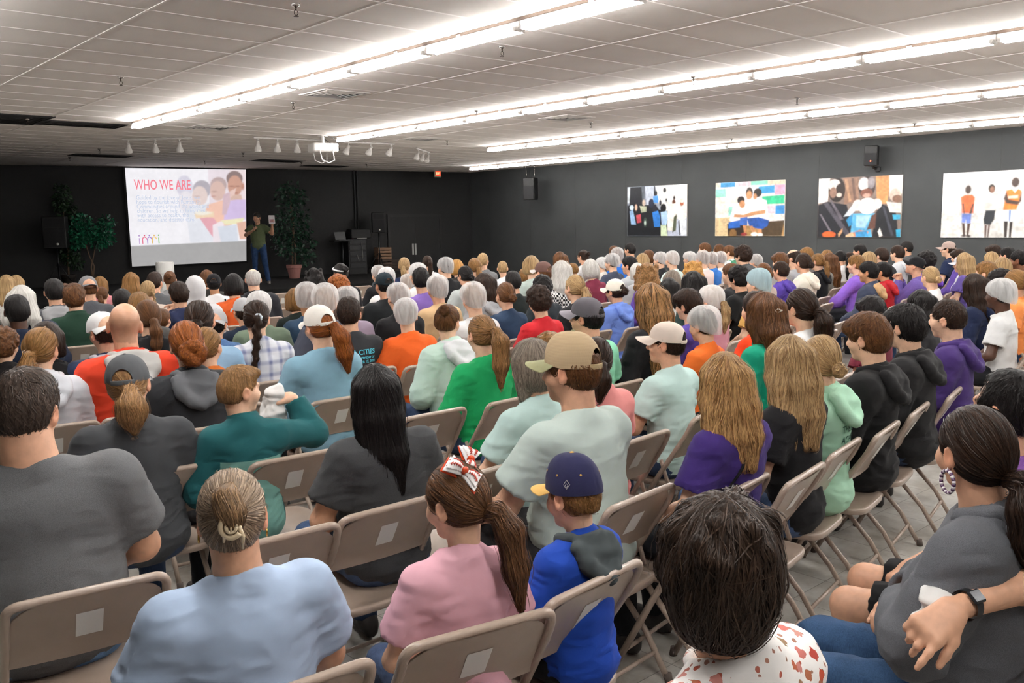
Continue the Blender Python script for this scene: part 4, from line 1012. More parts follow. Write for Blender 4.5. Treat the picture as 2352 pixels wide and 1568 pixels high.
P3 = [('p', '#f2ece6', 0, 0, 130, 0, 110, 260, 0, 280), ('p', '#8a6a58', 280, 0, 460, 0, 460, 260, 300, 300), ('p', '#b0896c', 300, 20, 330, 20, 380, 260, 350, 270), ('p', '#6a5046', 370, 10, 400, 10, 440, 240, 410, 260), ('p', '#c98f5a', 640, 0, 800, 0, 770, 300, 660, 300), ('p', '#ece7e2', 780, 0, 920, 0, 920, 200, 790, 220), ('e', 210, 130, 95, 140, '#1e1614'), ('e', 180, 75, 70, 60, '#e9ddd4'), ('e', 250, 150, 55, 90, '#2a1d19'), ('e', 170, 160, 40, 60, '#8a6a5a'), ('e', 240, 190, 30, 22, '#d9c8bc'), ('p', '#191b22', 0, 300, 110, 260, 330, 300, 420, 660, 0, 660), ('p', '#4a4650', 60, 280, 110, 265, 400, 650, 340, 655), ('p', '#5d5660', 130, 240, 160, 250, 300, 460, 260, 470), ('p', '#6d6670', 20, 400, 40, 400, 170, 600, 150, 610),
 ('e', 545, 110, 92, 120, '#3a2c2a'), ('e', 510, 80, 56, 70, '#e6dedb'), ('e', 590, 70, 40, 62, '#8c8488'), ('e', 545, 180, 66, 50, '#7a4a3a'), ('e', 545, 205, 40, 22, '#c9a090'), ('p', '#d9e3ec', 300, 430, 400, 300, 470, 250, 460, 330, 380, 420), ('p', '#14161c', 700, 300, 860, 360, 900, 660, 620, 660, 640, 420), ('p', '#3c3d4a', 720, 330, 740, 330, 850, 640, 820, 645), ('p', '#e3ddd6', 760, 280, 920, 300, 920, 400, 800, 390), ('e', 850, 210, 60, 70, '#c9b5a6'), ('e', 870, 250, 50, 40, '#7a5a48'), ('p', '#3fa6cc', 830, 420, 910, 420, 910, 470, 840, 470), ('p', '#2e9cc4', 870, 580, 920, 570, 920, 660, 880, 660), ('p', '#58a8d4', 400, 400, 640, 400, 600, 560, 620, 660, 380, 660), ('p', '#a9d0e8', 440, 420, 600, 420, 540, 560, 440, 550), ('p', '#5a3a30', 610, 420, 660, 400, 650, 560, 560, 580), ('p', '#2a7fae', 330, 470, 390, 400, 400, 520, 360, 540), ('e', 560, 320, 100, 88, '#fbf9f6'), ('e', 450, 310, 52, 60, '#f0e6e0'), ('e', 660, 300, 52, 56, '#f2e8e2'), ('p', '#d07a4c', 380, 620, 480, 580, 580, 600, 560, 650, 400, 655), ('p', '#3a8fc4', 430, 600, 560, 590, 580, 655, 440, 658), ('e', 135, 630, 75, 36, '#d8602c'), ('p', '#c79a70', 240, 620, 290, 560, 290, 600, 250, 660), ('p', '#d9b892', 330, 640, 400, 600, 430, 650, 330, 660), ('p', '#f0ece6', 680, 600, 700, 560, 730, 640, 700, 660)]
P4 = [('p', '#dedbd7', 0, 400, 1093, 400, 1093, 715, 0, 715)] + [('p', '#d3d0cb', x, y, x + w, y, x + w, y + 5, x, y + 5) for x, y, w in ((0, 60, 1093), (60, 130, 1000), (0, 215, 1093), (30, 300, 1063), (0, 400, 1093), (60, 480, 900), (0, 560, 1093))] + [('p', '#d6d3ce', x, y, x + 5, y, x + 5, y + h, x, y + h) for x, y, h in ((140, 62, 70), (430, 62, 70), (720, 62, 70), (90, 132, 82), (360, 132, 82), (650, 132, 82), (960, 132, 82), (200, 217, 82), (500, 217, 82), (790, 217, 82), (130, 302, 98), (620, 302, 98), (900, 302, 98), (250, 402, 80), (720, 402, 80))] + [('e', x, y, 60, 24, '#cfcbc5') for x, y in ((90, 520), (300, 640), (480, 560), (640, 690), (900, 620), (980, 480), (120, 690))] + [
 ('e', 295, 190, 36, 48, '#4a3a34'), ('p', '#ea6a3c', 215, 270, 260, 245, 340, 245, 375, 275, 370, 340, 365, 450, 235, 445), ('p', '#5a443a', 230, 340, 255, 340, 270, 480, 310, 480, 345, 350, 370, 340, 350, 440, 310, 510, 270, 510), ('p', '#6a7fc4', 235, 450, 345, 455, 340, 560, 290, 560, 285, 520, 280, 555, 235, 550), ('p', '#4a342c', 240, 555, 275, 555, 285, 690, 260, 690), ('p', '#4a342c', 300, 560, 340, 560, 320, 700, 300, 700), ('e', 270, 695, 30, 14, '#3a302c'), ('e', 325, 700, 24, 14, '#3a302c'),
 ('e', 555, 185, 38, 46, '#2c2622'), ('e', 562, 200, 26, 34, '#8a6350'), ('p', '#ddd9d2', 490, 240, 630, 235, 640, 370, 610, 420, 500, 425, 440, 480, 450, 320), ('p', '#ecebe8', 500, 265, 590, 260, 590, 330, 500, 330), ('p', '#22262b', 500, 420, 610, 420, 600, 520, 560, 580, 490, 570, 480, 520), ('p', '#5a3e36', 495, 575, 525, 575, 520, 715, 500, 715), ('p', '#5a3e36', 535, 575, 560, 575, 545, 715, 530, 715),
 ('e', 805, 130, 42, 52, '#4a3832'), ('p', '#ea8436', 715, 215, 770, 200, 840, 200, 875, 225, 860, 330, 830, 420, 690, 420, 700, 340), ('p', '#f0efee', 765, 190, 845, 190, 805, 240), ('p', '#f3e2d2', 735, 275, 840, 265, 840, 295, 735, 300), ('p', '#4f3a32', 690, 300, 715, 225, 740, 310, 850, 330, 875, 240, 880, 330, 840, 370, 720, 350), ('p', '#d9e2ee', 690, 425, 830, 425, 820, 545, 765, 545, 760, 480, 755, 545, 700, 540), ('p', '#4f6fae', 755, 425, 775, 425, 770, 540, 758, 540), ('p', '#2b2320', 705, 540, 750, 540, 745, 715, 715, 715), ('p', '#2b2320', 765, 545, 800, 545, 790, 715, 765, 715)]
SL = [('p', '#eadfe6', 470, 0, 640, 0, 640, 300, 480, 430), ('e', 330, 105, 48, 66, '#d9d6e4'), ('e', 335, 190, 46, 60, '#e9e4ea'), ('e', 432, 118, 54, 52, '#b5afb8'), ('e', 418, 158, 46, 58, '#e6d3ce'), ('e', 402, 160, 14, 4, '#cdb6b4'), ('e', 398, 188, 12, 5, '#d6bcb9'), ('p', '#e4e6ee', 330, 230, 470, 200, 500, 430, 350, 430), ('e', 532, 92, 50, 46, '#bfa9a8'), ('e', 526, 128, 46, 58, '#dcbcb2'), ('e', 506, 132, 13, 4, '#b89890'), ('e', 500, 160, 12, 5, '#c79c94'), ('p', '#f4c6b2', 460, 210, 560, 180, 610, 200, 610, 330, 540, 360, 440, 280), ('p', '#e6a9b4', 400, 270, 500, 290, 540, 350, 520, 430, 480, 390), ('p', '#f0d7b8', 380, 255, 500, 250, 500, 280, 390, 290), ('e', 430, 258, 50, 12, '#f4efe2'), ('p', '#efe4ea', 490, 330, 560, 300, 560, 440, 490, 440),
 ('p', '#f0e0e2', 600, 0, 700, 0, 700, 200, 600, 200), ('e', 630, 54, 50, 46, '#8f7a78'), ('e', 632, 98, 45, 62, '#cf9f8c'), ('e', 612, 100, 13, 4, '#a87868'), ('e', 650, 100, 12, 4, '#a87868'), ('e', 630, 118, 7, 12, '#c08c78'), ('e', 632, 140, 15, 6, '#b07868'), ('e', 680, 100, 10, 22, '#c08a78'), ('p', '#d9b8aa', 605, 150, 670, 150, 680, 190, 600, 190), ('p', '#d4c0e6', 570, 190, 640, 180, 700, 180, 700, 300, 560, 300), ('p', '#d4b8c2', 560, 150, 610, 130, 600, 200, 575, 270, 550, 270), ('p', '#e9c9c0', 600, 130, 640, 110, 630, 150, 600, 170), ('p', '#eee8bf', 540, 305, 690, 290, 670, 325, 570, 330), ('p', '#d8dde8', 520, 340, 640, 330, 650, 440, 540, 440), ('p', '#e6b8a4', 640, 320, 700, 310, 700, 420, 660, 420)]
def posters():
    data = [((1441, 429), (1577.5, 423), (1578, 543), (1441, 541), 810, 665, '#8f96a4', P1, 'photo poster of a standing crowd on the charcoal wall, leftmost of four'),
            ((1643, 419), (1802, 413.5), (1803, 543), (1643, 541), 935, 725, '#e2dcd6', P2, 'photo poster of three pupils in white shirts on the charcoal wall'),
            ((1879, 409), (2072, 402.5), (2070, 545.5), (1879, 544), 920, 660, '#7a6a62', P3, 'photo poster of a child drinking from a white bowl on the wall'),
            ((2164.5, 397), (2352, 390), (2352, 546), (2163, 545), 907, 715, '#ebe9e6', P4, 'photo poster of three youths before a white block wall')]
    for i, (a, b, c, d, W, H, base, sh, lab) in enumerate(data):
        q = [at_x(*p, XR - .03) for p in (a, b, c, d)]
        zt = (q[0].z + q[1].z) / 2; zb = (q[2].z + q[3].z) / 2; ya = (q[0].y + q[3].y) / 2; yb = (q[1].y + q[2].y) / 2
        if i == 3: yb = ya - (ya - yb) * 1093 / 907; W = 1093
        cy, cz = (ya + yb) / 2, (zt + zb) / 2; o = empty('poster', (XR - .03, cy, cz)); tag(o, lab, 'poster', 'photo posters')
        im = paint(W, H, base, sh, 170, 118); me = quadmesh('printed_sheet', (0, ya - cy, zt - cz), (0, yb - cy, zt - cz), (0, yb - cy, zb - cz), (0, ya - cy, zb - cz), im)
        link('printed_sheet', me, o, printmat('poster_print', .45)); mb = MB(); mb.box((.015, 0, 0), (.026, ya - yb - .004, zt - zb - .004)); mb.build('backing_board', plain('board', '#d8d4cc', .8), o)
def text_mesh(body, size, font=None, extr=0.0, sx=1.0, align='LEFT', bold=0.0):
    c = bpy.data.curves.new('t', 'FONT'); c.body = body; c.size = size; c.extrude = extr; c.align_x = align; c.resolution_u = 3; c.offset = bold
    o = bpy.data.objects.new('t', c); COL.objects.link(o); dg = bpy.context.evaluated_depsgraph_get(); me = bpy.data.meshes.new_from_object(o.evaluated_get(dg)); bpy.data.objects.remove(o); bpy.data.curves.remove(c)
    if sx != 1.0: me.transform(Matrix.Diagonal((sx, 1, 1, 1)))
    return me
def screen():
    q = [front(x, y, .12) for x, y in ((287, 385.5), (564.5, 389.5), (566, 599.5), (303.5, 612))]
    c = sum(q, Vector()) / 4; o = empty('projection_screen', c, 0); tag(o, 'large white projection screen with a lit slide on the black front wall', 'projection screen')
    q = [p - c for p in q]; lerp = lambda u, v: (q[0] * (1 - u) + q[1] * u) * (1 - v) + (q[3] * (1 - u) + q[2] * u) * v
    n3 = Vector((FWN.x, FWN.y, 0))
    mb = MB(); ext = .05; d = [q[0] + (q[0] - q[1]).normalized() * ext + Vector((0, 0, ext)), q[1] + (q[1] - q[0]).normalized() * ext + Vector((0, 0, ext)), q[2] + (q[2] - q[3]).normalized() * ext - Vector((0, 0, ext)), q[3] + (q[3] - q[2]).normalized() * ext - Vector((0, 0, ext))]
    V = [p - n3 * .004 for p in d] + [p - n3 * .035 for p in d]; mb.add(V, [[3, 2, 1, 0], [4, 5, 6, 7]] + [[i, (i + 1) % 4, 4 + (i + 1) % 4, 4 + i] for i in range(4)]); mb.build('border', plain('screen_border', '#0b0b0c', .8), o)
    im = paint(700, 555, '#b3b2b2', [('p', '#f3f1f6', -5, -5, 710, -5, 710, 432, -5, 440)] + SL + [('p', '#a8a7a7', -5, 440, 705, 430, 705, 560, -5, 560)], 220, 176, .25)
    # projected light and the dimmer lower band are put in as glowing colour
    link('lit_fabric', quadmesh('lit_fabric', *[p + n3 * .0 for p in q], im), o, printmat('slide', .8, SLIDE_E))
    def put(me, u, v, mat, nm, z=.006):
        M = Matrix((Vector((FWD.x, FWD.y, 0)), Vector((0, 0, 1)), n3)).transposed().to_4x4(); ux = (q[1] - q[0]).normalized(); uy = (q[0] - q[3]).normalized()
        M = Matrix((ux, uy, n3)).transposed().to_4x4(); M.translation = lerp(u, v) + n3 * z; link(nm, me, o, mat, mw=M)
    em = lambda c: plain('slide_glow', c, .8, emit=c, estr=SLIDE_E)
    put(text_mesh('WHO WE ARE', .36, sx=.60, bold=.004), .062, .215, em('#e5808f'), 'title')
    body = ['Guided by the love of Jesus, we', 'hope to nourish with humans in', 'Communities around the world and', 'children. So we help to bring them', 'with access to health, the', 'education, and disaster care.']
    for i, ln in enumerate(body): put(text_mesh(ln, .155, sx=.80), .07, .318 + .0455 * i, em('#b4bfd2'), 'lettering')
    for i, (cx, cc) in enumerate(((.075, '#b8a0c8'), (.118, '#d36a82'), (.158, '#9a7ac0'), (.198, '#d8b060'), (.235, '#7ab868'))):
        mb = MB(); T = np.linspace(0, math.pi, 12); mb.tube([(math.cos(t) * .05, math.sin(t) * .06 + .02, 0) for t in T] + [(-.05, -.09, 0)], .011, 6) if 0 < i < 4 else mb.tube([(0, -.09, 0), (0, .06, 0)], .013, 6)
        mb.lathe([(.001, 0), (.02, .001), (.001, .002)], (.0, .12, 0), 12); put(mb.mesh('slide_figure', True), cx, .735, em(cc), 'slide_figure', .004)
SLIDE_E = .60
# ------------------------------------------------------------------ things on the ceiling and the stage
def sprinklers():
    ch = plain('chrome', '#b9b6b2', .25, .9); dk = plain('bronze', '#4a4038', .4, .7)
    mb = MB(); mb.lathe([(.012, .0), (.034, -.002), (.030, -.014), (.014, -.022), (.012, -.022)], seg=16); a = mb.mesh('escutcheon', True)
    mb = MB(); mb.tube([(0, 0, -.018), (0, 0, -.05)], .008, 8); mb.tube([(-.012, 0, -.05), (-.016, 0, -.07), (0, 0, -.088)], .003, 6); mb.tube([(.012, 0, -.05), (.016, 0, -.07), (0, 0, -.088)], .003, 6); mb.lathe([(.001, -.088), (.019, -.088), (.019, -.091), (.001, -.091)], seg=14); b = mb.mesh('sprinkler_head', True)
    pts = [(679, 8, 'above the near left end of the seats, largest of all'), (277, 176, 'over the left ceiling tiles, alone'), (63, 272, 'beside the black ceiling opening at the left'), (228, 341, 'above the left plant'), (160, 360, 'close to the front wall above the left speaker'), (470, 368, 'just above the projection screen'), (558, 350, 'between the two left track lights'), (673, 234, 'under the near light row, beside the vent'), (692, 372, 'in front of the dark vent over the stage'), (842, 376, 'close to the front wall right of the screen'), (1027, 322, 'right of the small track light'), (1095, 254, 'on the second light row, upper side'), (1153, 106, 'near the middle of the nearest light row'), (1593, 176, 'rising over the second light row at the right'), (1831, 224, 'between the second and third light rows'), (1357, 280, 'over the third light row'), (1680, 318, 'on the last light row, middle'), (2101, 283, 'on the last light row, right end')]
    for x, y, w in pts:
        p = at_z(x, y, CEIL); o = empty('ceiling_sprinkler', p); tag(o, 'small metal fire sprinkler ' + w, 'sprinkler', 'ceiling sprinklers'); link('escutcheon', a, o, ch); link('sprinkler_head', b, o, dk)
def vents():
    wh = plain('vent_white', '#d6d1cc', .5); dk = plain('vent_dark', '#1a1a1a', .8)
    def vent(x, y, w, d, lab, fr, sl):
        p = at_z(x, y, CEIL - .001); o = empty('ceiling_vent', p); tag(o, lab, 'ceiling vent', 'ceiling vents')
        mb = MB(); mb.box((0, 0, -.002), (w - .02, d - .02, .003)); mb.build('grille_back', dk, o)
        mb = MB()
        for sx, sy, lx, ly in ((0, d / 2 - .012, w, .024), (0, -d / 2 + .012, w, .024), (w / 2 - .012, 0, .024, d - .048), (-w / 2 + .012, 0, .024, d - .048)): mb.box((sx, sy, -.006), (lx, ly, .012))
        mb.build('vent_frame', fr, o); mb = MB(); n = 5
        for k in range(1, n):
            q = 1 - k / n
            for sx, sy, lx, ly in ((0, q * d / 2, q * w, .02), (0, -q * d / 2, q * w, .02), (q * w / 2, 0, .02, q * d), (-q * w / 2, 0, .02, q * d)): mb.box((sx, sy, -.012), (lx, ly, .004), rot=eul(25 * (1 if sy > 0 else -1) if sy else 0, 25 * (1 if sx < 0 else -1) if sx else 0, 0))
        mb.build('louvre', sl, o)
    vent(768, 215, .62, .62, 'white square ceiling vent under the nearest light row', wh, wh); vent(484, 292, .62, .62, 'white ceiling vent above the left track light', wh, wh); vent(970, 318, .62, .62, 'white ceiling vent left of the small three lamp track', wh, wh); vent(1302, 270, .62, .62, 'white ceiling vent between second and third light rows', wh, wh)
    vent(12, 272, 1.0, 1.2, 'black open ceiling panel at the left edge', dk, dk); vent(185, 285, 1.2, .6, 'black ceiling panel above the left plant', dk, dk); vent(232, 357, 1.2, .6, 'dark ceiling panel close to the front wall at left', dk, dk); vent(637, 369, 1.2, .6, 'dark ceiling panel right of the projection screen', dk, dk); vent(745, 381, 1.2, .5, 'dark ceiling panel at the front wall above the tall plant', dk, dk)
def track_lights():
    wh = plain('white_track', '#dcd8d4', .4); bl = plain('lamp_face', '#f6f4f0', .4)
    def track(a, b, lamps, lab, aim):
        A = at_z(*a, CEIL - .02); B = at_z(*b, CEIL - .02); c = (A + B) / 2; o = empty('track_light', c); tag(o, lab, 'track light', 'stage track lights')
        d = (B - A); L = d.length; ang = math.atan2(d.y, d.x); mb = MB(); mb.box((0, 0, 0), (L, .036, .03), rot=eul(0, 0, math.degrees(ang)), bev=.004); mb.build('track_rail', wh, o)
        for t in lamps:
            p = A + d * t - c; s = empty('x') if False else None; av = Vector(aim).normalized()
            mb = MB(); mb.tube([(p.x, p.y, -.015), (p.x, p.y, -.075)], .010, 8); mb.box((p.x, p.y, -.02), (.04, .03, .02), rot=eul(0, 0, math.degrees(ang)))
            q = Vector((p.x, p.y, -.085)); M = av.to_track_quat('Z', 'Y').to_matrix()
            prof = [(.001, -.03), (.026, -.028), (.030, .02), (.034, .05), (.056, .09), (.064, .13), (.062, .15)]; mm = MB(); mm.lathe(prof, seg=16)
            V = np.concatenate(mm.V) @ np.array(M).T + np.array(q); mb.add(V, np.concatenate(mm.Q)); h = mb.build('spot_head', wh, o, smooth=True)
            mm = MB(); mm.lathe([(.060, .146), (.045, .158), (.001, .164)], seg=16); V = np.concatenate(mm.V) @ np.array(M).T + np.array(q); mb = MB(); mb.add(V, np.concatenate(mm.Q)); mb.build('bulb', bl, h, smooth=True)
    track((281, 320), (440, 317), (.08, .47, .82), 'white track with three spot lamps over the left stage', (.1, .25, -1)); track((582, 316), (738, 322), (.06, .34, .63), 'white track with three upright lamps beside the projector', (0, .05, -1)); track((788, 326), (906, 331), (.1, .53, .93), 'white track with three tilted lamps right of the projector', (-.5, .1, -1)); track((957, 341), (986, 350), (.1, .5, .9), 'short white track with three bunched lamps above the rack', (-.5, -.2, -.8))
    # hanging wire rack behind the left track
    A = at_z(300, 340, CEIL - .12)
    # projector
    p = at_z(742, 340, CEIL - .22); o = empty('projector', p, -.2); tag(o, 'white ceiling projector in a wire cage between the track lights', 'projector')
    mb = MB(); mb.box((0, 0, 0), (.46, .34, .15), bev=.02); mb.build('body', wh, o); mb = MB(); mb.tube([(.1, .17, 0), (.1, .20, 0)], [.05, .045], 18); mb.build('lens', plain('lens', '#15161a', .2), o, smooth=True)
    mb = MB(); mb.tube([(0, 0, .07), (0, 0, .22)], .03, 12); mb.lathe([(.001, .215), (.09, .215), (.09, .2), (.001, .2)]); mb.build('ceiling_mount', wh, o)
    mb = MB(); mb.tube([(-.12, -.17, -.05), (-.09, -.2, -.22), (.03, -.2, -.27), (.13, -.2, -.22), (.12, -.17, -.03)], .011, 8); mb.tube([(-.12, .17, -.05), (-.09, .2, -.2), (.03, .2, -.25), (.13, .2, -.2), (.12, .17, -.03)], .009, 8); mb.build('cage', plain('cage_white', '#e3e0dc', .4), o, smooth=True)
    mb = MB(); mb.tube([(.05, 0, .2), (.16, -.05, .19), (.26, -.02, .1), (.30, 0, -.02)], .007, 6); mb.tube([(-.03, 0, .2), (.12, .06, .12), (.2, .0, .06)], .006, 6); mb.build('cable', plain('cable', '#1c1c1c', .5), o, smooth=True)
def signs_speakers():
    bk = plain('speaker_black', '#161617', .55); gr = plain('speaker_grille', '#1e1e20', .8); led = plain('status_light', '#ff5a3c', .4, emit='#ff4a2a', estr=6.0); wl = plain('badge', '#e8e6e0', .4)
    p = front(1005, 398.5, .25); o = empty('exit_sign', p, FWA); tag(o, 'small lit red EXIT sign hanging at the front wall ceiling', 'exit sign')
    mb = MB(); mb.box((0, 0, 0), (.235, .05, .22), bev=.008); mb.build('sign_housing', plain('sign_case', '#c9c2a8', .5), o)
    mb = MB(); mb.box((.004, -.026, .006), (.17, .004, .165)); mb.build('sign_face', plain('sign_face', '#e0442c', .5, emit='#e2452a', estr=.8), o)
    link('lettering', text_mesh('EXIT', .085, sx=.80, align='CENTER', bold=.002), o, plain('sign_letter', '#ffd0a8', .5, emit='#ffc890', estr=1.2), mw=Matrix.Translation((.004, -.029, -.022)) @ Euler((math.pi / 2, 0, 0)).to_matrix().to_4x4())
    mb = MB(); mb.cyl((0, 0, .10), (0, 0, CEIL - p.z), .008, seg=8); mb.build('hanger', plain('white_enamel', '#efedea', .35), o)
    def cab(name, loc, rz, w, d, h, lab, stand=None, horn=True, lbl='loudspeaker', wall=None):
        o = empty(name, loc, rz); tag(o, lab, lbl)
        mb = MB(); mb.box((0, 0, h / 2), (w, d, h), bev=.015); mb.build('cabinet', bk, o)
        mb = MB(); mb.box((0, -d / 2 - .004, h * .34), (w * .86, .012, h * .58), bev=.004); mb.build('grille', gr, o)
        if horn:
            mb = MB(); G = []
            for k, (f, y) in enumerate(((1, -.002), (.62, .05), (.4, .09))): G.append([[sx * w * .36 * f, -d / 2 + y, h * .80 + sz * h * .105 * f] for sx, sz in ((-1, -1), (1, -1), (1, 1), (-1, 1), (-1, -1))])
            mb2 = MB(); mb2.box((0, -d / 2 - .002, h * .80), (w * .78, .006, h * .25)); mb2.build('horn_flange', gr, o); mb.grid(np.array(G)); mb.build('horn', plain('horn', '#070707', .6), o)
        return o
    z = front(131, 570, 1.3); o = cab('loudspeaker', (z.x, z.y, z.z), FWA - .25, .50, .42, .74, 'black loudspeaker on a pole beside the left plant'); mb = MB(); mb.lathe([(.001, .004), (.028, .002), (.028, 0)], seg=14); b = mb.build('badge', wl, o, smooth=True); b.matrix_basis = Matrix.Translation((.06, -.222, .10)) @ Euler((math.pi / 2, 0, 0)).to_matrix().to_4x4()
    def stand(x, y, ztop, lab):
        s = empty('speaker_stand', (x, y, STAGE)); tag(s, lab, 'speaker stand'); st = plain('stand_steel', '#2a2a2c', .4, .5); mb = MB(); mb.cyl((0, 0, .25), (0, 0, ztop - STAGE - .001), .019); mb.build('pole', st, s, smooth=True)
        for k in range(3):
            a = k * 2.094 + .3; mb = MB(); mb.cyl((0, 0, .62), (.42 * math.cos(a), .42 * math.sin(a), .012), .012); mb.build('leg', st, s, smooth=True)
    stand(z.x, z.y, z.z, 'black tripod stand under the left loudspeaker')
    z = front(870, 534, .7); o = cab('loudspeaker', (z.x, z.y, z.z), FWA - .35, .38, .40, .58, 'black loudspeaker on a pole right of the equipment table'); mb = MB(); mb.lathe([(.001, .004), (.022, .002), (.022, 0)], seg=14); b = mb.build('badge', wl, o, smooth=True); b.matrix_basis = Matrix.Translation((.02, -.212, .08)) @ Euler((math.pi / 2, 0, 0)).to_matrix().to_4x4(); stand(z.x, z.y, z.z, 'black tripod stand under the right loudspeaker')
    # loudspeakers of the charcoal wall
    p = at_x(1219, 459, XR - .55); o = cab('hanging_loudspeaker', (p.x, p.y, p.z), math.pi * .42 - math.pi / 2 - .9, .34, .30, .62, 'black loudspeaker hung from the ceiling near the room corner', horn=False)
    for sx in (-.12, .12):
        mb = MB(); mb.tube([(sx, 0, .60), (sx, 0, .70), (sx * 1.1, 0, CEIL - p.z - .06)], .008, 8); mb.lathe([(.001, CEIL - p.z - .001), (.04, CEIL - p.z - .001), (.04, CEIL - p.z - .06), (.001, CEIL - p.z - .06)], (sx * 1.1, 0, 0), 12); mb.build('hanging_bracket', plain('chrome', '#b9b6b2', .25, .9), o, smooth=True)
    p = at_x(2001, 381, XR - .32); o = cab('wall_loudspeaker', (p.x, p.y, p.z), -math.pi / 2 + .35, .26, .26, .40, 'small black wall loudspeaker with a red light above the third poster', horn=False)
    mb = MB(); mb.lathe([(.001, .003), (.014, .002), (.014, 0)], seg=10); b = mb.build('status_light', led, o); b.matrix_basis = Matrix.Translation((.0, -.142, .09)) @ Euler((math.pi / 2, 0, 0)).to_matrix().to_4x4()
    mb = MB(); mb.tube([(0, .05, .05), (.02, .16, -.02), (.08, .30, -.06)], .028, 10); mb.box((.10, .30, -.06), (.1, .1, .1), bev=.01); mb.build('wall_bracket', bk, o)
def leaves(n, cent, rad, L, seed, droop=.6):
    """leaf blades scattered through blob shaped clumps"""
    r = np.random.default_rng(seed); V = []; Q = []; cent = np.array(cent); rad = np.array(rad)
    k = r.integers(0, len(cent), n); d = r.normal(size=(n, 3)); d /= np.linalg.norm(d, axis=1)[:, None]; P = cent[k] + d * rad[k] * (r.random(n) ** .45)[:, None]
    dr = d + r.normal(scale=.6, size=(n, 3)) + np.array([0, 0, -droop]); dr /= np.linalg.norm(dr, axis=1)[:, None]; up = r.normal(size=(n, 3)); sd = np.cross(dr, up); sd /= np.linalg.norm(sd, axis=1)[:, None] + 1e-9; nm = np.cross(sd, dr)
    ln = L * r.uniform(.6, 1.3, n)[:, None]; w = ln * .24
    rows = [P, P + dr * ln * .35 + sd * w - nm * ln * .02, P + dr * ln * .35 - sd * w - nm * ln * .02, P + dr * ln * .75 + sd * w * .6 - nm * ln * .1, P + dr * ln * .75 - sd * w * .6 - nm * ln * .1, P + dr * ln - nm * ln * .2]
    V = np.stack(rows, 1).reshape(-1, 3); b = np.arange(n) * 6; Q = np.stack([b + 1, b + 2, b + 4, b + 3], 1); T = np.concatenate([np.stack([b, b + 2, b + 1], 1), np.stack([b + 3, b + 4, b + 5], 1)])
    return mesh_np('foliage', V, Q, True, tris=T)
def leafmat(a, b):
    k = N('leaf'); g = k.n('TexCoord'); n = k.n('TexNoise', Vector=g.outputs['Object'], Scale=9.0, Detail=2.0); c = k.ramp(n.outputs[0], [(.35, srgb(a)), (.68, srgb(b))])
    return k.done(k.n('BsdfPrincipled', Base__Color=c, Roughness=.45).outputs[0])
def pot(o, r, h, mat):
    mb = MB(); mb.lathe([(.001, 0), (r * .66, 0), (r * .9, h * .74), (r, h * .76), (r * 1.02, h), (r * .9, h), (r * .88, h * .86), (.001, h * .85)], seg=32); mb.build('pot', mat, o, smooth=False)
    mb = MB(); mb.lathe([(.001, h * .87), (r * .87, h * .86)], seg=20); mb.build('soil', plain('soil', '#241a12', .95), o)
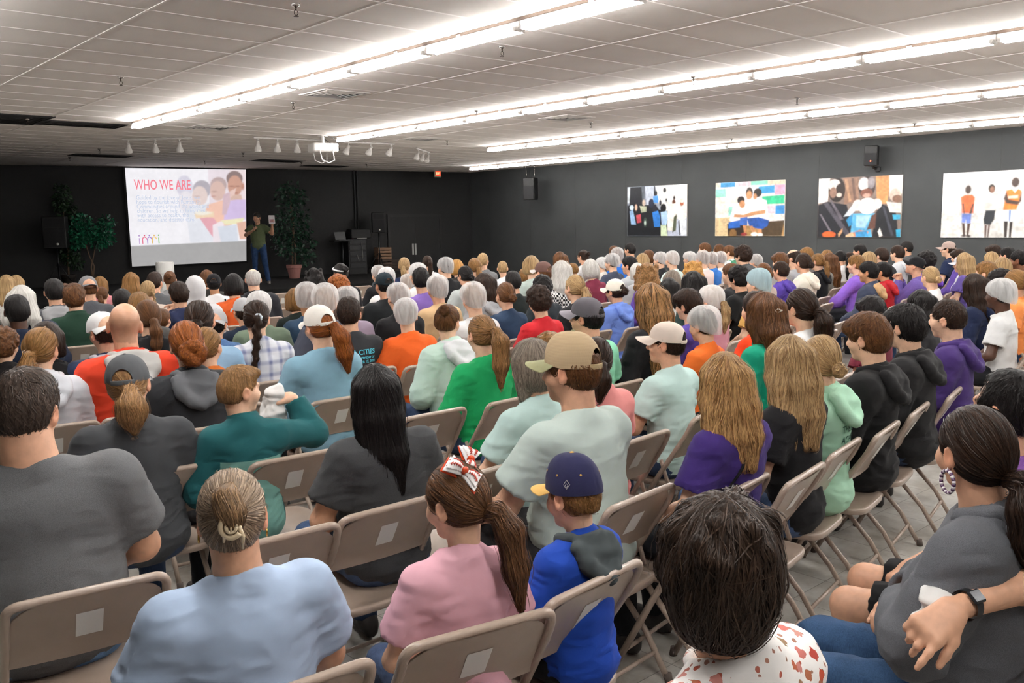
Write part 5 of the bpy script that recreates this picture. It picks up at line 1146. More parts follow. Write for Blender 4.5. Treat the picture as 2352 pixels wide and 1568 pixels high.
def plants():
    bark = plain('bark', '#7a6450', .8)
    p = front(677, 641.5, 1.2); p.z = STAGE; o = empty('potted_tree', p); tag(o, 'tall artificial tree in a pink clay pot right of the speaker', 'potted plant'); s = (p - Vector((0, 0, CAM_H))).length / 2049
    pot(o, 17 * s, 30 * s, plain('pink_clay', '#b98078', .75)); H = 205 * s
    mb = MB()
    for k, (dx, dy) in enumerate(((-.05, .0), (.04, .03), (.02, -.04))): mb.tube([(dx, dy, .2), (dx * .5 + .03 * k, -dy, H * .35), (-dx + .02, dy, H * .65), (dx * .3 - .02, -dy, H * .93)], [.024, .02, .016, .008], 8)
    mb.build('trunk', bark, o, smooth=True); W = 40 * s
    C = [(0, 0, H * .94), (-.1, 0, H * .88), (.12, .05, H * .84), (-.05, 0, H * .72), (.15, -.1, H * .66), (-.22, 0, H * .62), (.25, 0, H * .5), (-.3, .1, H * .48), (0, 0, H * .45), (.38, 0, H * .36), (-.3, -.1, H * .34), (.1, .1, H * .3), (.3, 0, H * .22)]
    link('foliage', leaves(1500, C, [(W * .7, W * .6, W * .5)] * 13, .11, 3), o, leafmat('#12251a', '#2c5a40'))
    p = front(215, 660, 1.2); p.z = STAGE; o = empty('potted_tree', p); tag(o, 'bright green artificial tree left of the projection screen', 'potted plant'); s = (p - Vector((0, 0, CAM_H))).length / 2049
    pot(o, 15 * s, 26 * s, plain('dark_pot', '#2a221c', .7)); mb = MB(); mb.tube([(0, 0, .2), (-.02, 0, .5), (.05, 0, .75), (.12, 0, 1.0)], [.02, .018, .014, .01], 8); mb.tube([(0, 0, .2), (.06, .02, .52), (-.04, 0, .76), (-.1, 0, 1.05)], [.02, .016, .014, .01], 8); mb.build('trunk', bark, o, smooth=True)
    C = [(x * s, 0.03 * i % .1, z * s) for i, (x, z) in enumerate(((-15, 102), (-2, 120), (-10, 140), (-25, 120), (18, 96), (30, 120), (38, 132), (34, 100), (10, 108), (-30, 95)))]
    link('foliage', leaves(1200, C, [(17 * s, 17 * s, 16 * s)] * 10, .10, 5), o, leafmat('#14402f', '#2f9a6c'))
    p = front(160, 668, .45); p.z = STAGE; o = empty('potted_tree', p); tag(o, 'dark leafy artificial tree between the left loudspeaker and the bright tree', 'potted plant'); s = (p - Vector((0, 0, CAM_H))).length / 2049
    pot(o, 15 * s, 26 * s, plain('dark_pot', '#2a221c', .7)); mb = MB(); mb.tube([(0, 0, .2), (.04, 0, .9), (-.03, 0, 1.5), (.02, 0, 1.9)], [.024, .02, .016, .01], 8); mb.build('trunk', bark, o, smooth=True)
    C = [(x * s, .05 * (i % 3), z * s) for i, (x, z) in enumerate(((0, 192), (-4, 170), (10, 165), (20, 145), (2, 140), (8, 115), (24, 115), (0, 88), (12, 70), (2, 60), (18, 50), (26, 95)))]
    link('foliage', leaves(1400, C, [(16 * s, 16 * s, 15 * s)] * 12, .10, 9), o, leafmat('#16261c', '#3f5f3a'))
def stage_gear():
    bk = plain('speaker_black', '#161617', .55); st = plain('stand_steel', '#2a2a2c', .4, .5)
    p = front(786, 552, 1.0); zt = p.z; o = empty('laptop_table', (p.x, p.y, STAGE), FWA); tag(o, 'narrow black pedestal table holding a laptop at the front wall', 'table')
    mb = MB(); mb.box((0, 0, zt - STAGE - .012), (.62, .42, .024), bev=.006); mb.build('table_top', bk, o); mb = MB(); mb.cyl((0, 0, .03), (0, 0, zt - STAGE - .02), .025); mb.build('column', st, o, smooth=True); mb = MB(); mb.lathe([(.001, .04), (.05, .035), (.24, .012), (.25, 0), (.001, 0)], seg=28); mb.build('base', st, o, smooth=True)
    l = empty('laptop', (p.x + .02, p.y, zt + .001), FWA + .15); tag(l, 'dark open laptop on the narrow black table', 'laptop'); mb = MB(); mb.box((0, 0, .008), (.34, .24, .016), bev=.004); mb.build('keyboard_base', plain('laptop_grey', '#4a4b4d', .4), l); mb = MB(); mb.box((0, .15, .125), (.34, .010, .235), rot=eul(-16, 0, 0), bev=.004); mb.build('lid', plain('laptop_dark', '#232426', .4), l)
    c = front(818, 548, .6); o = empty('equipment_rack', (c.x, c.y, STAGE), FWA); tag(o, 'black equipment rack with mixer between laptop table and loudspeaker', 'equipment rack'); h = c.z - STAGE
    mb = MB(); mb.box((0, .15, h / 2), (.56, .46, h), bev=.01); mb.build('rack_case', bk, o)
    for k in range(5): mb = MB(); mb.box((0, -.088, .25 + k * .17), (.48, .02, .13), bev=.004); mb.build('rack_unit', plain('rack_unit', '#232427', .5), o)
    mb = MB(); mb.box((.1, .05, h + .14), (.6, .4, .27), rot=eul(0, 0, 0), bev=.02); mb.build('mixer_case', plain('mixer', '#101011', .6), o); mb = MB(); mb.box((.12, -.12, h + .02), (.30, .05, .03)); mb.build('mixer_strip', plain('silver_strip', '#b5b5b2', .4), o)
    mb = MB(); mb.cyl((-.16, -.1, h), (-.16, -.1, h + .10), .022); mb.build('red_cup', plain('cup_red', '#b5404a', .5), o, smooth=True)
    mb = MB(); mb.tube([(-.02, -.10, h * .55), (0, -.14, h * .40), (.10, -.15, h * .36), (.14, -.12, h * .5), (.12, -.1, h * .9)], .008, 6); mb.build('cable', plain('cable_white', '#8a8884', .5), o, smooth=True)
    def crate(px, py, w, h, col, lab, off, open_=False):
        a = front(px, py, off); s = (a - Vector((0, 0, CAM_H))).length / 2049; W, Hh = w * s, h * s; o = empty('slatted_crate', (a.x, a.y, a.z), FWA); tag(o, lab, 'crate', 'slatted wooden crates'); m = plain('crate_wood', col, .75); D = W * .7
        n = 4
        for k in range(n):
            z = Hh * (k + .5) / n
            for sy in (-D / 2, D / 2): mb = MB(); mb.box((0, sy, z), (W, .018, Hh / n * .72)); mb.build('slat', m, o)
        for sx in (-1, 1): mb = MB(); mb.box((sx * (W / 2 - .014), 0, Hh / 2), (.024, D - .02, Hh)); mb.build('crate_end', m, o)
        mb = MB(); mb.box((0, 0, .008), (W - .05, D - .02, .014)); mb.build('crate_floor', m, o); return o
    crate(881, 622, 33, 27, '#4a3a2e', 'dark slatted wooden crate standing on the stage by the door', .55); crate(880, 595, 32, 27, '#8a6c54', 'light slatted wooden crate, on top of the two by the door', .55); crate(910, 622, 32, 26, '#3a2f28', 'dark slatted crate on the stage, right of the light crate', .55)
    # double door with pale push plates
    a = front(893, 497, 0); b = front(1008, 497, 0); w = (b - a).length; c = (a + b) / 2; d = empty('door_1', (c.x + FWN.x * .001, c.y + FWN.y * .001, 0), FWA); d['kind'] = 'structure'
    pm = wallmat('black_door_paint', '#1b1b1c', .5); zt = c.z; mb = MB()
    for sx in (-1, 1): mb.box((sx * (w / 2 + .03), -.022, zt / 2), (.07, .05, zt + .07))
    mb.box((0, -.022, zt + .035), (w + .13, .05, .07)); mb.build('door_frame', plain('door_frame', '#0f0f10', .5), d)
    pr = (front(946, 577, .05) - c).dot(Vector((FWD.x, FWD.y, 0)))
    for sx in (-1, 1):
        mb = MB(); mb.box((sx * w / 4, -.018, zt / 2), (w / 2 - .004, .034, zt - .004)); l = mb.build('door_leaf', pm, d)
    for px in (949, 955):
        q = front(px, 572, .05); mb = MB(); mb.box(((q - c).dot(Vector((FWD.x, FWD.y, 0))), -.040, q.z), (.055, .008, .34), bev=.002); mb.build('push_plate', plain('push_plate', '#b5b5b4', .4), d)
    # bucket and cardboard boxes
    p = at_y(382, 660, 15.2); s = p.length / 2049; o = empty('white_bucket', (p.x, p.y, 0)); tag(o, 'tall white plastic bucket standing before the stage below the screen', 'bucket')
    top = at_y(382, 601, 15.2).z; w = MB(); r = 17.5 * s
    w.lathe([(.001, .0), (r * .9, 0), (r * .94, top - .2), (r * 1.04, top - .19), (r * 1.05, top - .02), (r * .98, top), (r * .92, top - .01), (r * .9, top - .06), (.001, top - .07)], seg=32); w.build('bucket_wall', plain('bucket_plastic', '#dfdedb', .45), o)
    mb = MB(); mb.tube([(-r, 0, top - .15), (-r * 1.15, -.03, top - .3), (-r * .8, -r * .8, top - .42)], .005, 6); mb.build('wire_handle', plain('chrome', '#b9b6b2', .25, .9), o)
    mb = MB(); mb.grid(np.array([[[math.sin(t) * r * 1.0, -math.cos(t) * r * 1.0, z] for z in (top - .34, top - .2)] for t in np.linspace(-.2, .7, 9)])); mb.build('printed_label', plain('label_grey', '#55575a', .6), o)
def box_carton(px, py, z0, lab, sz=(.55, .36, .26), rz=.1, txt='FEED'):
    p = at_z(px, py, z0 + sz[2] / 2); o = empty('cardboard_box', (p.x, p.y, z0), rz); tag(o, lab, 'box'); m = plain('cardboard', '#b08a5c', .8); w, d, h = sz
    mb = MB(); mb.box((0, 0, h / 2), sz, bev=.004); mb.build('carton', m, o); mb = MB()
    for s, t in ((-1, 8), (1, 12)): mb.box((0, s * (d / 4 - .003), h + .006), (w - .006, d / 2 - .01, .005), rot=eul(s * t * .15, 0, 0))
    mb.build('flap', m, o); mb = MB(); mb.box((0, -d / 2 - .001, h * .5), (.05, .002, h * .98)); mb.build('tape', plain('tape', '#a07c50', .4), o)
# ------------------------------------------------------------------ folding chairs
def rpts(pts, r, n=7):
    """polyline with rounded corners"""
    P = [np.array(p, float) for p in pts]; out = [P[0]]
    for a, b, c in zip(P[:-2], P[1:-1], P[2:]):
        u = a - b; v = c - b; lu, lv = np.linalg.norm(u), np.linalg.norm(v); rr = min(r, lu * .48, lv * .48); s = b + u / lu * rr; e = b + v / lv * rr
        for t in np.linspace(0, 1, n): out.append((1 - t) ** 2 * s + 2 * t * (1 - t) * b + t * t * e)
    out.append(P[-1]); return out
CH = {}
def chair_meshes():
    mb = MB(); w = .218
    mb.tube(rpts([(-w, .225, .0), (-w, .0, .42), (-w + .008, -.20, .72), (-w + .012, -.232, .795), (w - .012, -.232, .795), (w - .008, -.20, .72), (w, .0, .42), (w, .225, 0)], .105, 9), .0135, 10)
    mb.cyl((-w, .172, .10), (w, .172, .10), .009, seg=8); CH['frame'] = mb.mesh('main_frame', True)
    mb = MB(); v = .190; mb.tube([(-v, -.225, 0), (-v, -.12, .17), (-v, .09, .40)], .0125, 8); mb.tube([(v, -.225, 0), (v, -.12, .17), (v, .09, .40)], .0125, 8); mb.cyl((-v, -.16, .105), (v, -.16, .105), .009, seg=8)
    for s in (-1, 1): mb.box((s * (w - .004), -.07, .50), (.012, .02, .13), rot=eul(-20, 0, 0), bev=.003)
    CH['rear'] = mb.mesh('rear_legs', True)
    def se(w, d, n=40, p=5.0):
        T = np.linspace(0, 2 * math.pi, n, endpoint=False); return [(math.copysign(abs(math.cos(t)) ** (2 / p), math.cos(t)) * w, math.copysign(abs(math.sin(t)) ** (2 / p), math.sin(t)) * d) for t in T]
    mb = MB(); G = []
    for f, z in ((.001, .428), (.6, .429), (.86, .434), (.95, .440), (.99, .437), (1.0, .428), (.99, .412), (.95, .408), (.001, .412)): G.append([(x, y + .012, z) for x, y in se(.198 * f, .205 * f)] + [(se(.198 * f, .205 * f)[0][0], .012, z)])
    mb.grid(np.array(G), True); CH['seat'] = mb.mesh('seat', True)
    mb = MB(); nx, nz = 25, 12
    def bp(off):
        G = []
        for j in range(nz):
            v_ = j / (nz - 1); row = []
            for i in range(nx):
                u = -1 + 2 * i / (nx - 1); hw = .208; x = u * hw
                ax = abs(x); zt = .792 - (0 if ax < hw - .095 else .095 - math.sqrt(max(0, .095 ** 2 - (ax - (hw - .095)) ** 2)) * .98)
                z = .575 + (zt - .575) * v_; y = -.105 - (z - .575) * .585 - .016 * (1 - u * u) - off
                lip = .006 * math.exp(-((z - .575) / .012) ** 2); row.append((x, y - lip * (1 if off > 0 else 0), z))
            G.append(row)
        return np.array(G)
    A, B = bp(.004), bp(-.004); mb.grid(A, True); mb.grid(B); mb.grid(np.stack([A[0], B[0]], 1), True); mb.grid(np.stack([A[:, 0], B[:, 0]], 1)); mb.grid(np.stack([A[:, -1], B[:, -1]], 1), True); CH['back'] = mb.mesh('backrest', True)
    def stick(w2, h2, cx=0.0):
        G = []
        for z in np.linspace(.688 - h2, .688 + h2, 5):
            G.append([(x, -.105 - (z - .575) * .585 - .016 * (1 - (x / .208) ** 2) - .0056, z) for x in np.linspace(cx - w2, cx + w2, 7)])
        m = MB(); m.grid(np.array(G), True); return m.mesh('sticker', True)
    CH['sticker'] = stick(.036, .043); CH['sticker2'] = stick(.034, .048, .01)
    mb = MB()
    for x, y in ((-.218, .225), (.218, .225), (-.19, -.225), (.19, -.225)): mb = MB(); mb.cyl((x, y, 0), (x, y * .97, .035), .0165, seg=10); CH.setdefault('feet', []).append(mb.mesh('rubber_foot', True))
def chair(x, y, rz, label, sticker=1, near=True, group='beige folding chairs'):
    if not CH: chair_meshes()
    tan = chairmat(); o = empty('folding_chair', (x, y, 0), rz); tag(o, label, 'folding chair', group)
    link('main_frame', CH['frame'], o, tan); link('rear_legs', CH['rear'], o, tan); link('seat', CH['seat'], o, tan); b = link('backrest', CH['back'], o, tan)
    if sticker: link('sticker', CH['sticker' if sticker == 1 else 'sticker2'], b, plain('sticker_paper', '#e2dfda', .55))
    if near:
        for q in CH['feet']: link('rubber_foot', q, o, plain('rubber', '#5a4f48', .8))
    return o
def chairmat():
    if 'chair' in _M: return _M['chair']
    k = N('beige_enamel'); tc = k.n('TexCoord'); n = k.n('TexNoise', Vector=tc.outputs['Object'], Scale=260.0, Detail=2.0); n2 = k.n('TexNoise', Vector=tc.outputs['Object'], Scale=6.0, Detail=3.0)
    c = k.ramp(n2.outputs[0], [(.3, srgb('#9c8a7c')), (.7, srgb('#a89688'))]); bp = k.n('Bump', Strength=.12, Distance=.002, Height=n.outputs[0])
    b = k.n('BsdfPrincipled', Base__Color=c, Roughness=.36, Normal=bp.outputs[0]); b.inputs['Coat Weight'].default_value = .15
    _M['chair'] = k.done(b.outputs[0]); return _M['chair']
# ------------------------------------------------------------------ the audience
HC = dict(K=('#070606', '#1f1a19'), D=('#110a06', '#3a261a'), B=('#2c190c', '#7a4f2e'), L=('#4f3319', '#a87c4a'), N=('#6e4f2f', '#cfae7e'), P=('#b4aea6', '#f2efe9'),
          R=('#4f210e', '#b0662f'), G=('#4a3f36', '#a99b8c'), W=('#8f8a86', '#e0dcd6'), O=('#8a5a26', '#dba75e'), S=('#3a2414', '#b98a58'))
SKN = {'1': '#e2b699', '2': '#d6a486', '3': '#bd8a66', '4': '#7d5239', '5': '#4d3124'}
NET = '#f7f5f4'
# x, top y, head width (px), label, hair style, hair colour, skin, garment, options
A = [
(14, 630, 28, 'person with long straight blond hair and a white top at the left edge', 'long', 'N', '1', ('tee', '#dedad8'), {}),
(36, 631, 25, 'person with short dark blond hair behind the long blond hair at left', 'bob', 'N', '1', ('long', '#3a3d44'), {}),
(48, 653, 54, 'person with long wavy white hair in a navy top at left', 'long', 'P', '1', ('long', '#232a3d'), dict(ho=dict(L=-.24, wd=1.3))),
(36, 676, 44, 'person with a black fade haircut and navy collared shirt at left', 'short', 'K', '5', ('tee', '#1b2334'), dict(v=10)),
(122, 639, 31, 'person with short black hair and a two tone grey hoodie', 'short', 'K', '2', ('hoodie', '#55565a', 'heather', None, '#9a9a9c'), dict(v=0)),
(147, 650, 30, 'person with reddish brown hair half hidden behind the green fleece', 'bob', 'B', '1', ('long', '#5a3a34'), {}),
(167, 648, 50, 'person with brown tousled hair in a dark green fleece', 'mop', 'B', '1', ('fleece', '#20382c'), dict(v=-8, lod='m', zt=1.34)),
(201, 633, 42, 'person in a plain grey cap and dark grey sweater', 'buzz', 'B', '2', ('long', '#4b4d52', 'heather'), dict(v=5, hat=('capback', '#7b7a7c'))),
(229, 634, 29, 'person with brown hair and a cat ear headband', 'bob', 'L', '1', ('tee', '#c9838a'), dict(ears=1)),
(233, 657, 22, 'small child with brown tied hair and a pink top', 'lowpony', 'B', '1', ('tee', '#d98c93'), dict(zt=1.14)),
(278, 661, 47, 'person with thick black hair behind the bald head', 'mop', 'K', '2', ('long', '#3a3a3e'), {}),
(300, 624, 37, 'person with long dark blond hair below the screen corner', 'long', 'L', '1', ('long', '#6a6258'), {}),
(338, 643, 37, 'girl with two blond braids over the back of the head', 'braids', 'N', '1', ('tee', '#c5b8ac'), dict(v=0)),
(354, 624, 32, 'person with dark hair and beard in a grey shirt beside the bucket', 'short', 'D', '2', ('long', '#57595c'), dict(v=-35)),
(318, 670, 34, 'person with light brown hair beside the bald head', 'short', 'L', '1', ('long', '#4c4a48'), {}),
(337, 686, 47, 'person with a brown ponytail and black hoodie right of the bald head', 'lowpony', 'B', '1', ('hoodie', '#1a1a1c'), dict(v=20)),
(286, 690, 64, 'bald person in a red hoodie with a grey hood', 'bald', 'L', '2', ('hoodie', '#d8432c', 'knit', None, '#b9b7b4'), dict(v=0, lod='h', zt=1.35, w=1.06, stripes=1, p=dict(scalp=.55, hp=0))),
(234, 715, 48, 'boy in a white backwards cap and navy jacket', 'buzz', 'D', '1', ('hoodie', '#263048', 'knit', None, '#a9a6ae'), dict(v=25, hat=('capback', '#e3e3e3'), zt=1.22, lod='m')),
(104, 737, 50, 'person with dark hair in a black jacket behind the blond ponytail at left', 'bob', 'D', '1', ('coat', '#151516'), {}),
(94, 749, 74, 'girl with a light brown low ponytail and white hoodie', 'lowpony', 'L', '1', ('hoodie', '#d5d7de'), dict(v=-22, lod='h', zt=1.24, ho=dict(L=.30, sw=-.03, fat=1.1))),
(4, 752, 40, 'child with curly brown hair cut by the left edge', 'curly', 'B', '1', ('tee', '#1d1b1b'), dict(v=-30, zt=1.22, lod='m')),
(389, 621, 29, 'person with a brown high ponytail in front of the white bucket', 'bun', 'B', '1', ('long', '#8f8e90'), {}),
(406, 646, 42, 'person with short dark brown hair and navy hoodie, hands at the face', 'short', 'D', '2', ('hoodie', '#262c47'), dict(v=15, lod='m', p=dict(arms='chin'))),
(446, 634, 42, 'person with a pale grey hood pulled up', 'short', 'B', '1', ('hoodie', '#c9c8ca'), dict(hat=('hoodup', '#cfcdce'), lod='m')),
(474, 619, 32, 'person with brown hair behind the black cap', 'bob', 'B', '1', ('long', '#33312f'), {}),
(490, 628, 32, 'person in a black cap and white shirt with a black shoulder strap', 'short', 'K', '3', ('tee', '#e6e4e4'), dict(hat=('cap', '#17171a'), strap=1)),
(535, 627, 36, 'person with a black bob and orange sweater', 'bob', 'K', '2', ('long', '#d86030'), {}),
(580, 615, 36, 'balding white haired person in a black hooded jacket', 'balding', 'W', '1', ('coat', '#26272b'), dict(v=5, w=1.1)),
(557, 683, 36, 'person in a pale grey cap and dark navy top', 'short', 'D', '2', ('long', '#1f2838'), dict(hat=('cap', '#b5b4b6'), v=20)),
(594, 672, 46, 'person in a white hair net and sage green shirt', 'short', 'G', '1', ('tee', '#6f7f6c'), dict(hat=('net', NET, dict(a=.85)))),
(591, 687, 62, 'woman with a long brown braid and blue plaid shirt', 'braid', 'D', '1', ('long', '#dcdde4', 'plaid', '#3a4c8c'), dict(v=-12, lod='h', zt=1.29, ho=dict(L=.42, tie=(.035, -.112, .005)), scr='#c9d2d8')),
(455, 687, 50, 'woman with a low brown bun and light denim shirt', 'lowbun', 'D', '2', ('long', '#8fb0cc'), dict(v=-12, lod='m', zt=1.27)),
(494, 709, 35, 'child in a grey backwards cap and blue denim jacket', 'short', 'K', '2', ('long', '#4f6f9c', 'denim'), dict(v=-15, hat=('capback', '#a9a8aa'), zt=1.15, lod='m')),
(421, 734, 79, 'woman with a large red hair bun and black raincoat', 'lowbun', 'R', '1', ('coat', '#2c2d30', 'knit', None, '#5c5e62'), dict(v=8, lod='h', zt=1.29, ho=dict(r=.062, tie=(.005, -.118, -.045), nape=-.09))),
(472, 749, 42, 'child with brown hair bun and rust orange shirt', 'lowbun', 'L', '1', ('tee', '#c46a2f'), dict(v=-25, zt=1.20, lod='m', ho=dict(r=.022))),
(371, 709, 23, 'small brown haired child leaning beside the black hoodie', 'short', 'B', '1', ('tee', '#3a3a40'), dict(v=-30, zt=1.16)),
(719, 612, 37, 'person with long dark curly hair and grey green top before the stage', 'longcurl', 'K', '3', ('long', '#4a5a50'), {}),
(781, 603, 34, 'person with a black hair bun and white headband', 'bun', 'K', '4', ('long', '#1c1c1f'), dict(v=25, hat=('band', '#e8e8ea'))),
(777, 631, 56, 'person with wide curly brown hair below the white headband', 'curly', 'R', '1', ('long', '#4a3c34'), {}),
(780, 645, 42, 'person in a white cap with a black line', 'short', 'D', '1', ('tee', '#8a8c92'), dict(hat=('cap', '#ededee'), v=20)),
(793, 661, 44, 'person in a grey hair net behind the dark haired man', 'short', 'D', '1', ('tee', '#8d7f90'), dict(hat=('net', NET))),
(677, 660, 27, 'child with short light brown hair in a black top', 'bob', 'L', '1', ('long', '#1c2320'), dict(v=10, zt=1.22)),
(704, 651, 45, 'person in a loose white hair net and dark blue shirt', 'short', 'B', '3', ('tee', '#31455c'), dict(hat=('net', NET), v=-15)),
(746, 657, 67, 'person in the widest white hair net and slate shirt', 'bob', 'L', '1', ('tee', '#4d515e'), dict(hat=('net', NET, dict(s=1.12, k=2)), v=0, lod='m', zt=1.31)),
(727, 700, 84, 'woman in a white cap with a red ponytail and light blue sweater', 'lowpony', 'R', '1', ('long', '#82a9bd'), dict(v=28, hat=('cap', '#e6e1d9'), lod='h', zt=1.31, w=1.06, ho=dict(L=.27, fat=1.25, back=.05, sw=.04, tie=(.02, -.115, -.02)))),
(800, 681, 54, 'person with dark hair and a black shirt with blue printed letters', 'short', 'D', '2', ('tee', '#2f3033'), dict(v=-8, lod='h', zt=1.33, ho=dict(), prt='ad')),
(868, 611, 32, 'person in a white hair net at the far left of the front group', 'short', 'B', '1', ('long', '#1f2023'), dict(hat=('net', NET))),
(888, 616, 40, 'person in a bright white hair net above the black cap', 'short', 'B', '1', ('tee', '#dcdad8'), dict(hat=('net', '#f4f3f2', dict(a=.8)), v=-10)),
(882, 625, 42, 'person in a black cap and black polo shirt', 'buzz', 'K', '2', ('tee', '#1b1e20'), dict(hat=('cap', '#1c262c'), v=25, lod='m', w=1.1)),
(915, 652, 50, 'person in a tall white hair net and black top', 'short', 'B', '1', ('long', '#1e1e20'), dict(hat=('net', NET, dict(k=1)), lod='m')),
(931, 688, 57, 'person in a white hair net and bright orange shirt', 'short', 'B', '1', ('tee', '#e8642a'), dict(hat=('net', NET, dict(k=0, a=.6)), v=-5, lod='h', zt=1.28, w=1.02)),
(928, 590, 26, 'person with a short blond ponytail in navy before the door', 'lowpony', 'N', '1', ('long', '#26304e'), dict(v=-10)),
(958, 606, 36, 'person in a white hair net and white top before the purple shirt', 'short', 'B', '1', ('tee', '#e2e0de'), dict(hat=('net', '#f4f3f2', dict(a=.8)))),
(965, 614, 39, 'person with short black hair and a purple printed shirt', 'short', 'K', '2', ('tee', '#7a5fa6'), dict(v=5, lod='m', prt='pu')),
(934, 631, 31, 'child in a small white hair net and white shirt', 'short', 'L', '1', ('tee', '#e0dedc'), dict(hat=('net', NET), zt=1.16)),
(981, 586, 27, 'girl with a long dark ponytail and white top at the front', 'pony', 'D', '1', ('tee', '#e0dedd'), dict(v=25, ho=dict(L=.30))),
(1003, 634, 48, 'person in a pleated white hair net and tan shirt', 'short', 'B', '2', ('tee', '#c9a880'), dict(hat=('net', NET, dict(k=2)), v=20, lod='m')),
(1022, 593, 38, 'person in a close grey hair net and black shirt', 'short', 'D', '1', ('tee', '#1f2022'), dict(hat=('net', NET, dict(k=3)), lod='m')),
(1048, 595, 26, 'person with golden blond hair between the hair nets', 'bob', 'O', '1', ('long', '#33302e'), {}),
(1067, 609, 31, 'person with a tied black ponytail and pale grey top', 'lowbun', 'K', '2', ('tee', '#b5bbb9'), dict(v=35, lod='m')),
(1089, 591, 29, 'person with a dark blond ponytail and grey shirt', 'lowpony', 'L', '1', ('tee', '#6a6a6c'), dict(v=15)),
(1109, 580, 28, 'person with a blond side braid and grey shirt', 'braid', 'N', '1', ('tee', '#6f7072'), dict(v=-10)),
(1112, 625, 38, 'person with very long dark brown hair and grey hoodie', 'long', 'D', '1', ('hoodie', '#a4a5a8'), dict(lod='m', ho=dict(L=-.40, wd=.7))),
(1154, 598, 24, 'boy with short blond hair and white shirt by the dark wall', 'buzz', 'N', '1', ('tee', '#dedfe2'), dict(v=10, zt=1.22)),
(1084, 652, 60, 'person in a draped white hair net and pale grey sweater', 'short', 'L', '1', ('long', '#d9d8d8'), dict(hat=('net', NET, dict(k=1, s=1.08)), v=20, lod='h', zt=1.29)),
(1160, 647, 44, 'woman with a pinned brown bun and navy shirt', 'lowbun', 'B', '1', ('tee', '#27374e'), dict(v=30, lod='m', zt=1.29)),
(1178, 622, 36, 'person with short black hair and a black shirt before the checked shirt', 'short', 'K', '2', ('tee', '#1f2524'), dict(v=15)),
(1204, 616, 27, 'child with brown hair leaning behind the black haired boy', 'short', 'L', '1', ('tee', '#d0cfcd'), dict(v=-25, zt=1.2)),
(1220, 586, 42, 'person with a greyish blond bob and mint grey top', 'bob', 'N', '1', ('tee', '#b4c2bc'), dict(v=15, ho=dict(L=-.09))),
(1247, 600, 40, 'person in a brown mesh cap', 'short', 'B', '1', ('tee', '#a9b0ac'), dict(hat=('cap', '#6a4f48', dict(brim='#d8d0cb')), v=40)),
(1246, 632, 42, 'person with thick black hair and dark grey shirt', 'curly', 'K', '4', ('tee', '#2a3034'), dict(v=10)),
(1030, 697, 56, 'woman with a messy brown top bun and mint jacket', 'bun', 'B', '1', ('coat', '#c2dace', 'knit', None, '#d9d9dc'), dict(v=-25, lod='h', zt=1.29, ho=dict(r=.034, tie=(.02, -.09, .075)))),
(1235, 656, 69, 'person with curly brown hair and red shirt', 'curly', 'D', '1', ('tee', '#b0232a'), dict(v=25, lod='h', zt=1.34)),
(1105, 721, 74, 'woman with a wavy blond brown ponytail and bright green shirt', 'lowpony', 'S', '1', ('long', '#1f9c5c'), dict(v=30, lod='h', zt=1.29, w=1.06, ho=dict(L=.34, fat=1.35, back=.07, tie=(.015, -.122, .01)))),
(1285, 577, 29, 'person with long straight brown hair by the dark wall', 'long', 'B', '1', ('long', '#3a3633'), dict(v=20)),
(1289, 597, 40, 'woman with long white hair and a black and white checked shirt', 'long', 'P', '1', ('long', '#e6e4e2', 'hound', '#1f1f20'), dict(v=10, lod='m', ho=dict(L=-.25, wd=.9))),
(1339, 573, 26, 'person with a dark brown hair bun and white top in profile', 'bun', 'D', '2', ('tee', '#e0dddb'), dict(v=50)),
(1355, 594, 38, 'woman with a white blond bob and maroon sweater', 'bob', 'P', '1', ('long', '#6f2a3c'), dict(v=10, lod='m', ho=dict(L=-.14, wd=.01))),
(1316, 604, 22, 'small child with brown hair beside the white top', 'short', 'L', '1', ('tee', '#c7b8ad'), dict(zt=1.15)),
(1320, 630, 38, 'woman with a blond low ponytail and black jacket', 'lowpony', 'N', '1', ('long', '#1e1f21'), dict(v=40, lod='m', ho=dict(L=.2, fat=1.1))),
(1403, 584, 36, 'person with glasses in a hair net and navy shirt', 'short', 'D', '1', ('tee', '#3d4354'), dict(hat=('net', NET, dict(k=2)), v=60, lod='m')),
(1417, 570, 29, 'person in a hair net and bright blue shirt', 'short', 'B', '1', ('tee', '#2f6fd0'), dict(hat=('net', NET), v=40)),
(1410, 564, 25, 'person with brown hair above the bright blue shirt', 'short', 'B', '1', ('tee', '#57504c'), dict(v=20)),
(1447, 558, 26, 'dark haired person in profile against the charcoal wall', 'short', 'K', '2', ('tee', '#8f8d8c'), dict(v=65)),
(1447, 588, 30, 'person with cropped dark hair and grey shirt in left profile', 'short', 'K', '2', ('tee', '#a7aaad'), dict(v=65, lod='m')),
(1381, 592, 18, 'person in a white hair net seen behind the glasses', 'short', 'W', '1', ('tee', '#d0ccc6'), dict(hat=('net', '#f4f3f2', dict(a=.8)), v=60)),
(1476, 581, 33, 'person with a pale blond bob', 'bob', 'N', '1', ('tee', '#b9b1aa'), dict(v=10)),
(1489, 573, 26, 'person with short brown hair behind the pale blond bob', 'bob', 'B', '1', ('tee', '#6a5f58'), {}),
(1411, 640, 42, 'woman in a cream cap with dark tied hair and periwinkle hoodie', 'lowbun', 'D', '2', ('hoodie', '#6f8bd6'), dict(hat=('cap', '#e3dccf'), v=50, lod='h', zt=1.26, ho=dict(r=.036, tie=(0, -.115, -.01)))),
(1463, 603, 25, 'person with white hair left of the long curls', 'bob', 'P', '1', ('long', '#a5a5a8'), dict(v=30)),
(1487, 600, 56, 'woman with long curly blond brown hair and purple sweater', 'longcurl', 'S', '1', ('long', '#5f43a0'), dict(v=15, lod='m')),
